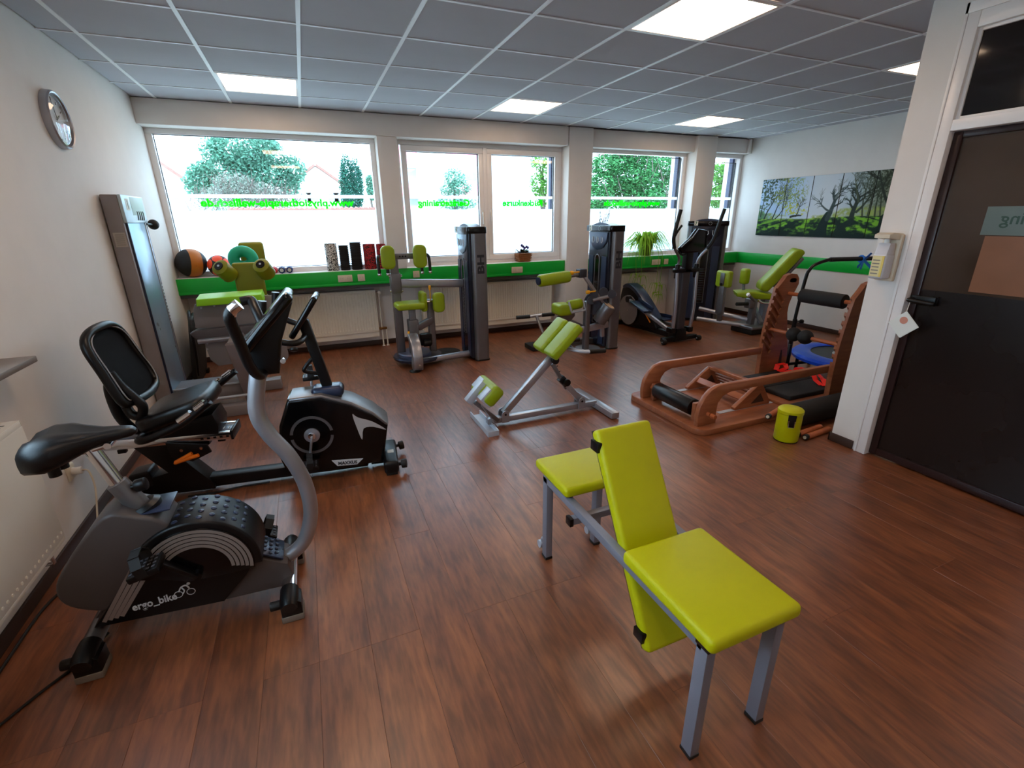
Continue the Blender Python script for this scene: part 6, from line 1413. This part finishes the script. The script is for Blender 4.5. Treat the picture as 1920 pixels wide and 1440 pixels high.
def ribbed(x, h, r, label):
    prof = [(0.02, h)]; n_ = int(h / 0.02)
    for k in range(n_, 0, -1): prof += [(r, k * h / n_ - 0.002), (r, (k - 0.65) * h / n_), (r - 0.006, (k - 0.7) * h / n_), (r - 0.006, (k - 1) * h / n_ + 0.002)]
    prof += [(r - 0.004, 0.0), (0.02, 0.0), (0.02, h)]
    tag(MB().lathe(prof, (x, 6.095, 1.003), n=30).build('foam_roller', foam), label, 'foam roller')
ribbed(1.712, 0.285, 0.056, 'shorter black ribbed foam roller next to the speckled one'); ribbed(1.848, 0.315, 0.064, 'taller black ribbed foam roller beside the red roller')
tag(MB().lathe([(0.02, 0.29), (0.066, 0.29), (0.07, 0.284), (0.07, 0.002), (0.066, 0.0), (0.02, 0.0), (0.02, 0.29)], (2.005, 6.095, 1.003), n=30).build('foam_roller', sp2), 'red and black speckled foam roller standing on the sill', 'foam roller')
tag(MB().box((2.09, 6.02, 1.003), (2.19, 6.12, 1.292), 0.012, 3).build('foam_block', sp2), 'red and black speckled foam block at the pier end of the sill', 'foam block')

# basket with violets
t = thing('potted_violet', 'violet flowering plant in a brown wicker basket on the sill', 'plant', (4.03, 6.09, 1.002))
MB().prism([(0, 0), (0.155, 0), (0.175, 0.11), (-0.02, 0.11)], (3.955, 6.02, 1.003), (1, 0, 0), (0, 0, 1), (0, 0.13, 0), 0.01, 2).build('basket', wicker, t)
for k in range(5): MB().tube([(3.948 - k * 0.004, 6.014, 1.015 + k * 0.022), (4.117 + k * 0.004, 6.014, 1.015 + k * 0.022), (4.117 + k * 0.004, 6.155, 1.015 + k * 0.022), (3.948 - k * 0.004, 6.155, 1.015 + k * 0.022)], 0.006, 8, 0, True).build('woven_band', wicker, t)
MB().tube([(3.935, 6.085, 1.10), (3.915, 6.08, 1.14), (3.93, 6.08, 1.17), (3.955, 6.08, 1.15)], 0.004, 8, 4).build('wire_loop', whitep, t)
rl = random.Random(9)
lv = MB()
def leafq(b, p, d, w_, l, up=V((0, 0, 1))):
    d = V(d).normalized(); s_ = d.cross(up)
    if s_.length < 1e-3: s_ = V((1, 0, 0))
    s_.normalize(); p = V(p); n_ = s_.cross(d)
    b.add([p, p + d * l * 0.4 + s_ * w_ / 2 + n_ * 0.004, p + d * l, p + d * l * 0.4 - s_ * w_ / 2 + n_ * 0.004], [(0, 1, 2, 3)])
for k in range(46):
    a = rl.uniform(0, 2 * PI); e = rl.uniform(0.1, 0.9)
    leafq(lv, (4.03 + 0.05 * math.cos(a), 6.085 + 0.04 * math.sin(a), 1.115), (math.cos(a), math.sin(a) * 0.7, e), 0.04, rl.uniform(0.05, 0.11))
lv.build('leaves', mat('violet_leaf', rgb(36, 50, 34), 0.5, var=0.2), t, kind='stuff')
fl_b = MB()
for cx, cz in ((4.0, 1.215), (4.02, 1.20), (4.07, 1.195), (4.09, 1.185), (4.04, 1.18)):
    for k in range(6):
        a = k * PI / 3; leafq(fl_b, (cx, 6.06, cz), (math.cos(a), -0.3, math.sin(a)), 0.022, 0.024, V((0, 1, 0)))
fl_b.build('violet_petals', mat('violet_petal', rgb(62, 44, 120), 0.5, var=0.15), t, kind='stuff')

# trailing spider plant
t = thing('spider_plant', 'trailing spider plant in a green pot spilling over the ledge', 'plant', (6.08, 6.09, 1.002))
MB().lathe([(0.0, 0.0), (0.085, 0.0), (0.115, 0.15), (0.118, 0.165), (0.10, 0.16), (0, 0.15)], (6.08, 6.10, 1.003), n=30).build('pot', mat('leaf_green_pot', rgb(86, 120, 24), 0.4), t)
spm = film_mat('spider_leaf', rgb(150, 196, 72), 0.0, 0.6)
def blade(b, pts, w_):
    pts = [V(p) for p in pts]; n_ = len(pts)
    P = []
    for i in range(n_ - 1):
        g = lambda k: pts[max(0, min(n_ - 1, k))]
        for j in range(4):
            t_ = j / 4; p0, p1, p2, p3 = g(i - 1), g(i), g(i + 1), g(i + 2)
            P.append(0.5 * ((2 * p1) + (p2 - p0) * t_ + (2 * p0 - 5 * p1 + 4 * p2 - p3) * t_ ** 2 + (3 * p1 - p0 - 3 * p2 + p3) * t_ ** 3))
    P.append(pts[-1]); m = len(P); vs = []; side = (P[-1] - P[0]).cross(V((0, 0, 1)))
    if side.length < 1e-3: side = V((1, 0, 0))
    side.normalize()
    for i, p in enumerate(P):
        ww = w_ * (0.5 + 0.5 * math.sin(PI * min(1, i / m * 1.3 + 0.15))) * (1 - (i / (m - 1)) ** 3) / 2 + 0.0006
        vs += [p - side * ww, p + side * ww]
    b.add(vs, [(2 * i, 2 * i + 1, 2 * i + 3, 2 * i + 2) for i in range(m - 1)])
lf = MB()
for k in range(190):
    a = rl.uniform(0, 2 * PI); L_ = rl.uniform(0.25, 0.52); h = rl.uniform(0.05, 0.26); dr_ = rl.uniform(0.0, 0.30)
    ca, sa = math.cos(a), math.sin(a) * (0.28 if math.sin(a) > 0 else 0.55)
    z1 = 1.15
    if sa > -0.12: dr_ = min(dr_, 0.10)
    blade(lf, [(6.08 + ca * 0.06, 6.10 + sa * 0.10, z1 - 0.01), (6.08 + ca * L_ * 0.45, 6.10 + sa * L_ * 0.45, z1 + h * 0.8), (6.08 + ca * L_ * 0.75, 6.10 + sa * L_ * 0.8, z1 + h * 0.55 - dr_ * 0.25), (6.08 + ca * L_, 6.10 + sa * L_ - 0.02, z1 + h * 0.1 - dr_)], 0.022)
for k in range(5):
    x = 6.30 + 0.03 * k
    blade(lf, [(6.15, 6.10, 1.15), (x, 6.09, 1.32), (x + 0.06, 6.08, 1.46 + 0.03 * k)], 0.008)
lf.build('arching_leaves', spm, t, kind='stuff')
for x, zz in ((5.82, 0.60), (5.92, 0.56), (6.22, 0.44), (6.29, 0.40)):
    rn = MB().tube([(6.08 + (x - 6.08) * 0.3, 6.02, 1.17), (x, 5.955, 1.05), (x + 0.01, 5.95, (0.95 + zz) / 2), (x, 5.95, zz)], 0.003, 6, 5).build('runner', spm, t)
    pl_ = MB()
    for q in range(2):
        zc = zz + q * 0.14
        for k in range(9):
            a = rl.uniform(0, 2 * PI); L_ = rl.uniform(0.09, 0.22)
            blade(pl_, [(x, 5.95, zc), (x + math.cos(a) * L_ * 0.5, 5.95 - abs(math.sin(a)) * L_ * 0.4, zc + 0.02), (x + math.cos(a) * L_ * 0.8, 5.95 - abs(math.sin(a)) * L_ * 0.5, zc - L_ * 0.8)], 0.014)
    pl_.build('plantlet', spm, rn)
# bare twig plant behind the second tower
t = thing('twig_plant', 'dark sparse-leaved plant on the sill behind the dark tower numbered two', 'plant', (5.24, 6.09, 1.002))
MB().lathe([(0.0, 0.0), (0.05, 0.0), (0.065, 0.10), (0.055, 0.10), (0, 0.09)], (5.24, 6.09, 1.003), n=24).build('pot', mat('clay_pot', rgb(120, 70, 50), 0.7), t)
tg = MB(); tl_ = MB()
for k in range(12):
    a = rl.uniform(0, 2 * PI); top_ = V((5.24 + rl.uniform(-0.13, 0.17), 6.09 + rl.uniform(-0.05, 0.05), rl.uniform(1.5, 1.70)))
    b0 = V((5.24, 6.09, 1.09)); mid = b0.lerp(top_, 0.55) + V((rl.uniform(-0.03, 0.03), 0, 0.03))
    tg.tube([b0, mid, top_], [0.004, 0.003, 0.0015], 6, 4)
    for q in range(6):
        p = mid.lerp(top_, rl.uniform(0.2, 1.0)); leafq(tl_, p, (rl.uniform(-1, 1), rl.uniform(-0.6, 0.3), rl.uniform(-0.5, 0.9)), 0.016, rl.uniform(0.025, 0.05))
tg.build('stems', mat('dark_twig', rgb(36, 34, 30), 0.7), t); tl_.build('small_leaves', mat('dark_leaf', rgb(30, 38, 30), 0.6), t, kind='stuff')

# ================================================================== OUTSIDE
grd_ = struct('ground', MB().box((-60, 6.6, -1.3), (90, 140, -0.4)).box((-60, -60, -1.3), (-0.3, 6.6, -0.4)), mat('pale_paving', rgb(190, 188, 180), 0.9, var=0.1, scale=0.5))
def leafm(name, c, t_=0.35):
    m = bpy.data.materials.new(name); m.use_nodes = True; nt = m.node_tree; nt.nodes.clear(); L = nt.links.new
    geo = N(nt, 'ShaderNodeNewGeometry'); hs = N(nt, 'ShaderNodeHueSaturation'); hs.inputs['Color'].default_value = c
    mr = N(nt, 'ShaderNodeMapRange'); mr.inputs[3].default_value = 0.55; mr.inputs[4].default_value = 1.5
    L(geo.outputs['Random Per Island'], mr.inputs[0]); L(mr.outputs[0], hs.inputs['Value'])
    d = N(nt, 'ShaderNodeBsdfDiffuse'); tr = N(nt, 'ShaderNodeBsdfTranslucent'); mx = N(nt, 'ShaderNodeMixShader'); mx.inputs[0].default_value = t_; o = N(nt, 'ShaderNodeOutputMaterial')
    L(hs.outputs[0], d.inputs[0]); L(hs.outputs[0], tr.inputs[0]); L(d.outputs[0], mx.inputs[1]); L(tr.outputs[0], mx.inputs[2]); L(mx.outputs[0], o.inputs[0])
    return m
bark = mat('bark', rgb(96, 84, 76), 0.8, var=0.25)
rt = random.Random(21)
def sky_pt(px, py, Y):
    """world point seen at a photo pixel at distance Y (used once to place the trees and houses)"""
    d = _r2 * ((px - 960) / 882.85) + _u2 * (-(py - 720) / 882.85) + _f
    return CAM + d * (Y / d.y)
def tree(name, label, blobs, trunk, mleaf, n, size, group=None, twigs=0):
    """blobs: list of (centre, (rx, ry, rz)); leaves scattered through their outer shells"""
    x, y = trunk
    t = thing(name, label, 'tree', (x, y, -0.4), group)
    b = MB(); tot = sum(q[1][0] * q[1][2] for q in blobs)
    for c, r in blobs:
        k = max(40, int(2.6 * n * r[0] * r[2] / tot))
        for _ in range(k):
            th = rt.uniform(0, 2 * PI); cz = rt.uniform(-1, 1); rr = rt.uniform(0.55, 1.05); s_ = math.sqrt(1 - cz * cz)
            p = V((c[0] + r[0] * rr * s_ * math.cos(th), c[1] + r[1] * rr * s_ * math.sin(th), c[2] + r[2] * rr * cz))
            a = V((rt.gauss(0, 1), rt.gauss(0, 1), rt.gauss(0, 0.7))).normalized(); e = a.orthogonal().normalized()
            sz = 0.58 * size * rt.uniform(0.6, 1.4)
            b.add([p - a * sz, p + e * sz * 0.55, p + a * sz, p - e * sz * 0.55], [(0, 1, 2, 3)])
    b.build('crown', mleaf, t, kind='stuff')
    zt = max(c[2] for c, r in blobs); r0 = max(0.08, 0.03 * (zt + 0.4))
    tb = MB().tube([(x, y, -0.45), (x + 0.05, y, zt * 0.4), (x - 0.05, y, zt * 0.75), (x, y, zt)], [r0, r0 * 0.8, r0 * 0.5, r0 * 0.2], 10, 3)
    for c, r in blobs[:10]: tb.tube([(x, y, max(0.2, c[2] * 0.45)), ((x + c[0]) / 2, (y + c[1]) / 2, c[2] * 0.8), c], [r0 * 0.45, r0 * 0.3, r0 * 0.1], 7, 3)
    for _ in range(twigs):
        c, r = rt.choice(blobs); p = V(c) + V((rt.uniform(-1, 1) * r[0], -r[1] * rt.uniform(0.3, 1), rt.uniform(-1, 0.5) * r[2]))
        tb.tube([p, p + V((rt.uniform(-0.5, 0.5), 0, rt.uniform(0.4, 0.9)))], [0.02, 0.008], 5)
    tb.build('trunk', bark, t)
    return t
g1 = leafm('leaf_blue_green', rgb(104, 150, 128)); g2 = leafm('leaf_grey_green', rgb(140, 146, 134)); g3 = leafm('leaf_mid_green', rgb(78, 136, 84)); g4 = leafm('leaf_dark_conifer', rgb(56, 110, 92), 0.2); g5 = leafm('leaf_fresh_green', rgb(100, 150, 70))
def B(px, py, Y, rx, rz):
    """blob at pixel with pixel radii"""
    p = sky_pt(px, py, Y); q = sky_pt(px + rx, py, Y); s_ = sky_pt(px, py - rz, Y)
    R_ = abs(q.x - p.x); return ((p.x, p.y, p.z), (R_, R_ * 0.8, abs(s_.z - p.z)))
Y = 34
bl1 = [B(455, 280, Y, 74, 42), B(375, 345, Y, 32, 30), B(545, 320, Y, 30, 30), B(420, 320, Y, 50, 35), B(500, 325, Y, 48, 32), B(540, 345, Y, 22, 30), B(380, 330, Y, 28, 26), B(470, 300, Y, 45, 30), B(450, 345, Y, 60, 30), B(405, 275, Y, 18, 20), B(500, 275, Y, 25, 18)]
p = sky_pt(455, 390, Y); tree('broad_tree', 'broad blue-green tree outside filling the middle of the first window', bl1, (p.x, Y), g1, 5200, 0.17, 'trees outside')
Y = 30.4
bl2 = [B(440, 350, Y, 42, 26), B(480, 365, Y, 50, 24), B(410, 370, Y, 40, 20), B(525, 375, Y, 40, 18), B(455, 385, Y, 90, 16)]
p = sky_pt(450, 392, Y); tree('twiggy_shrub', 'greyish twiggy shrub in front of the broad tree outside', bl2, (p.x, Y), g2, 2600, 0.10, 'trees outside', 160)
Y = 32
p = sky_pt(659, 392, Y)
tree('clipped_conifer', 'tall narrow dark conifer outside at the edge of the first window', [B(651, 330, Y, 13, 42), B(668, 335, Y, 13, 38), B(660, 370, Y, 20, 30), B(648, 350, Y, 12, 40), B(672, 355, Y, 11, 36), B(660, 395, Y, 20, 25)], (p.x, Y), g4, 3600, 0.10, 'trees outside')
p = sky_pt(694, 350, 40); tree('distant_bush', 'pale distant bush outside beside the narrow conifer', [B(694, 340, 40, 9, 12), B(697, 360, 40, 10, 16)], (p.x, 40), g1, 500, 0.14, 'trees outside')
p = sky_pt(855, 390, 20); tree('garden_bush', 'round leafy bush outside behind the lettered sash', [B(852, 335, 20, 20, 20), B(862, 352, 20, 22, 16), B(838, 355, 20, 14, 14), B(845, 380, 20, 30, 14), B(870, 382, 20, 26, 12)], (p.x, 20), g1, 1500, 0.07, 'trees outside')
p = sky_pt(1018, 390, 19); tree('young_tree', 'light green tree outside seen at the edge of the narrow sash', [B(1012, 305, 19, 16, 16), B(1028, 330, 19, 18, 24), B(1008, 345, 19, 14, 22), B(1020, 370, 19, 18, 20), B(1035, 300, 19, 12, 14)], (p.x, 19), g5, 1300, 0.08, 'trees outside')
Y = 17
p = sky_pt(1190, 392, Y)
tree('leafy_tree', 'dense leafy tree outside filling the window behind the elliptical', [B(1135, 310, Y, 26, 24), B(1165, 305, Y, 26, 20), B(1205, 310, Y, 30, 24), B(1245, 315, Y, 24, 26), B(1130, 345, Y, 26, 24), B(1165, 350, Y, 24, 20), B(1215, 350, Y, 26, 22), B(1250, 352, Y, 18, 26), B(1185, 330, Y, 40, 30), B(1150, 385, Y, 40, 16), B(1225, 382, Y, 34, 16), B(1185, 290, Y, 40, 14), B(1275, 330, Y, 14, 30), B(1120, 370, Y, 30, 24), B(1200, 372, Y, 40, 20)], (p.x, Y), g3, 9500, 0.10, 'trees outside', 30)
p = sky_pt(1350, 392, 18); tree('slim_tree', 'fresh green tree outside the narrow window in the corner', [B(1345, 325, 18, 16, 20), B(1362, 345, 18, 16, 24), B(1340, 365, 18, 14, 20), B(1365, 315, 18, 12, 14), B(1355, 385, 18, 18, 14)], (p.x, 18), g5, 2600, 0.09, 'trees outside')
plaster = mat('white_plaster', rgb(236, 234, 230), 0.8, var=0.03); roofm = mat('roof_tile_red', rgb(160, 110, 98), 0.75, var=0.15); pinkm = mat('pink_panel', rgb(214, 130, 140), 0.7, var=0.05); shade_m = mat('shaded_plaster', rgb(196, 206, 220), 0.8, var=0.03); paneo = mat('outside_pane', rgb(150, 170, 190), 0.2)  # shade_m: white plaster with shade put into its colour, bluish and darker
def gable(name, label, x0, x1, Yf, ze, zr, depth, win=()):
    t = thing(name, label, 'house', ((x0 + x1) / 2, Yf + depth / 2, -0.4))
    xm = (x0 + x1) / 2
    MB().prism([(x0, -0.4), (x1, -0.4), (x1, ze), (xm, zr), (x0, ze)], (0, Yf, 0), (1, 0, 0), (0, 0, 1), (0, depth, 0)).build('walls', plaster, t)
    for s, xe in ((-1, x0), (1, x1)):
        d_ = V((xe - xm, 0, ze - zr)); d_ = d_ * (1 + 0.4 / d_.length); n_ = V((-d_.z, 0, d_.x)).normalized() * (0.18 if s < 0 else -0.18)
        if n_.z < 0: n_ = -n_
        a = V((xm, Yf - 0.35, zr + 0.02)); e = a + d_
        MB().add([a, e, e + n_, a + n_] + [q + V((0, depth + 0.7, 0)) for q in (a, e, e + n_, a + n_)], [(0, 1, 2, 3), (7, 6, 5, 4), (0, 4, 5, 1), (1, 5, 6, 2), (2, 6, 7, 3), (3, 7, 4, 0)]).build('roof_slope', roofm, t)
    for (wx, wz, ww, wh) in win:
        f_ = MB().box((wx - ww / 2, Yf - 0.05, wz - wh / 2), (wx + ww / 2, Yf + 0.02, wz + wh / 2)).build('window', frame_w, t)
        MB().box((wx - ww / 2 + 0.08, Yf - 0.06, wz - wh / 2 + 0.08), (wx + ww / 2 - 0.08, Yf - 0.04, wz + wh / 2 - 0.08)).build('pane', paneo, f_)
def Xp(px, Y): return sky_pt(px, 380, Y).x
def Zp(py, Y, px=600): return sky_pt(px, py, Y).z
Y = 46
wz = Zp(370, Y)
gable('gabled_house', 'white gabled house outside between the broad tree and the conifer', Xp(548, Y), Xp(650, Y), Y, Zp(350, Y), Zp(312, Y), 9, [(Xp(574, Y), wz, 1.0, 0.7), (Xp(588, Y), wz, 1.0, 0.7), (Xp(626, Y), wz, 1.0, 0.7), (Xp(638, Y), wz, 1.0, 0.7)])
Y = 40
gable('gabled_house', 'white house gable outside at the clock-side edge of the first window', Xp(225, Y), Xp(372, Y), Y, Zp(352, Y, 300), Zp(295, Y, 300), 9, [(Xp(320, Y), Zp(372, Y, 320), 1.2, 0.8)])
# garage with tiled eaves
Y = 26
t = thing('garage_row', 'low white garage row outside with red tiled eaves', 'garage', (Xp(560, Y), Y + 2, -0.4))
zr = Zp(389, Y)
MB().box((Xp(300, Y), Y, -0.4), (Xp(732, Y), Y + 2, zr - 0.18)).build('walls', plaster, t)
rf = MB().prism([(Y - 0.25, zr - 0.16), (Y + 2.2, zr - 0.05), (Y + 2.2, zr + 0.03), (Y - 0.25, zr - 0.06)], (Xp(425, Y), 0, 0), (0, 1, 0), (0, 0, 1), (Xp(732, Y) - Xp(425, Y), 0, 0)).build('roof', roofm, t)
x = Xp(430, Y)
while x < Xp(725, Y):
    MB().cyl((x, Y - 0.30, zr - 0.05), (x, Y + 0.6, zr + 0.0), 0.055, n=8).build('roof_tile', roofm, rf); x += 0.23
# apartment block with pink balconies
Y = 24
t = thing('apartment_block', 'white apartment block outside with pink balcony fronts', 'building', (Xp(880, Y), Y + 4, -0.4))
MB().box((Xp(801, Y), Y, -0.4), (Xp(998, Y), Y + 7, 9.0)).build('walls', plaster, t)
MB().box((Xp(738, Y + 2), Y + 2, -0.4), (Xp(801, Y), Y + 7, 9.0)).build('rear_wall', shade_m, t)  # shade on the set-back wall is painted into its plaster colour
for pa, pb_ in ((268, 307), (345, 367), (386, 400)):
    bal = MB().box((Xp(752, Y), Y + 0.0, Zp(pb_, Y, 775)), (Xp(789, Y), Y + 0.12, Zp(pa, Y, 775))).build('balcony_front', pinkm, t)
    MB().box((Xp(752, Y), Y + 0.12, Zp(pb_, Y, 775)), (Xp(800, Y), Y + 2, Zp(pb_, Y, 775) + 0.15)).build('balcony_slab', plaster, bal)
for pa, pb_ in ((278, 310), (345, 367)):
    MB().box((Xp(840 if pa < 300 else 868, Y), Y - 0.06, Zp(pb_, Y, 860)), (Xp(912, Y), Y - 0.0, Zp(pa, Y, 860))).build('pink_panel', pinkm, t)
for q in range(3):
    f_ = MB().box((Xp(868, Y), Y - 0.05, Zp(342, Y, 880) - 0 * q), (Xp(896, Y), Y + 0.0, Zp(318, Y, 880))).build('window', frame_w, t) if q == 0 else None
    if f_: MB().box((Xp(870, Y), Y - 0.06, Zp(339, Y, 880)), (Xp(894, Y), Y - 0.04, Zp(321, Y, 880))).build('pane', paneo, f_)
MB().box((Xp(915, Y), Y - 0.1, -0.4), (Xp(998, Y), Y - 0.0, 9.0)).build('side_wing', shade_m, t)  # thin facing in the same plaster tone with shade painted in
# white van by the kerb behind the trees
Y = 24
tag(MB().box((Xp(1095, Y), Y, Zp(391, Y, 1120)), (Xp(1136, Y), Y + 2.0, Zp(375, Y, 1120)), 0.08).box((Xp(1098, Y), Y + 0.2, -0.4), (Xp(1134, Y), Y + 1.8, Zp(391, Y, 1120))).build('white_shed', plaster), 'small white flat-roofed shed outside under the leafy tree', 'shed')
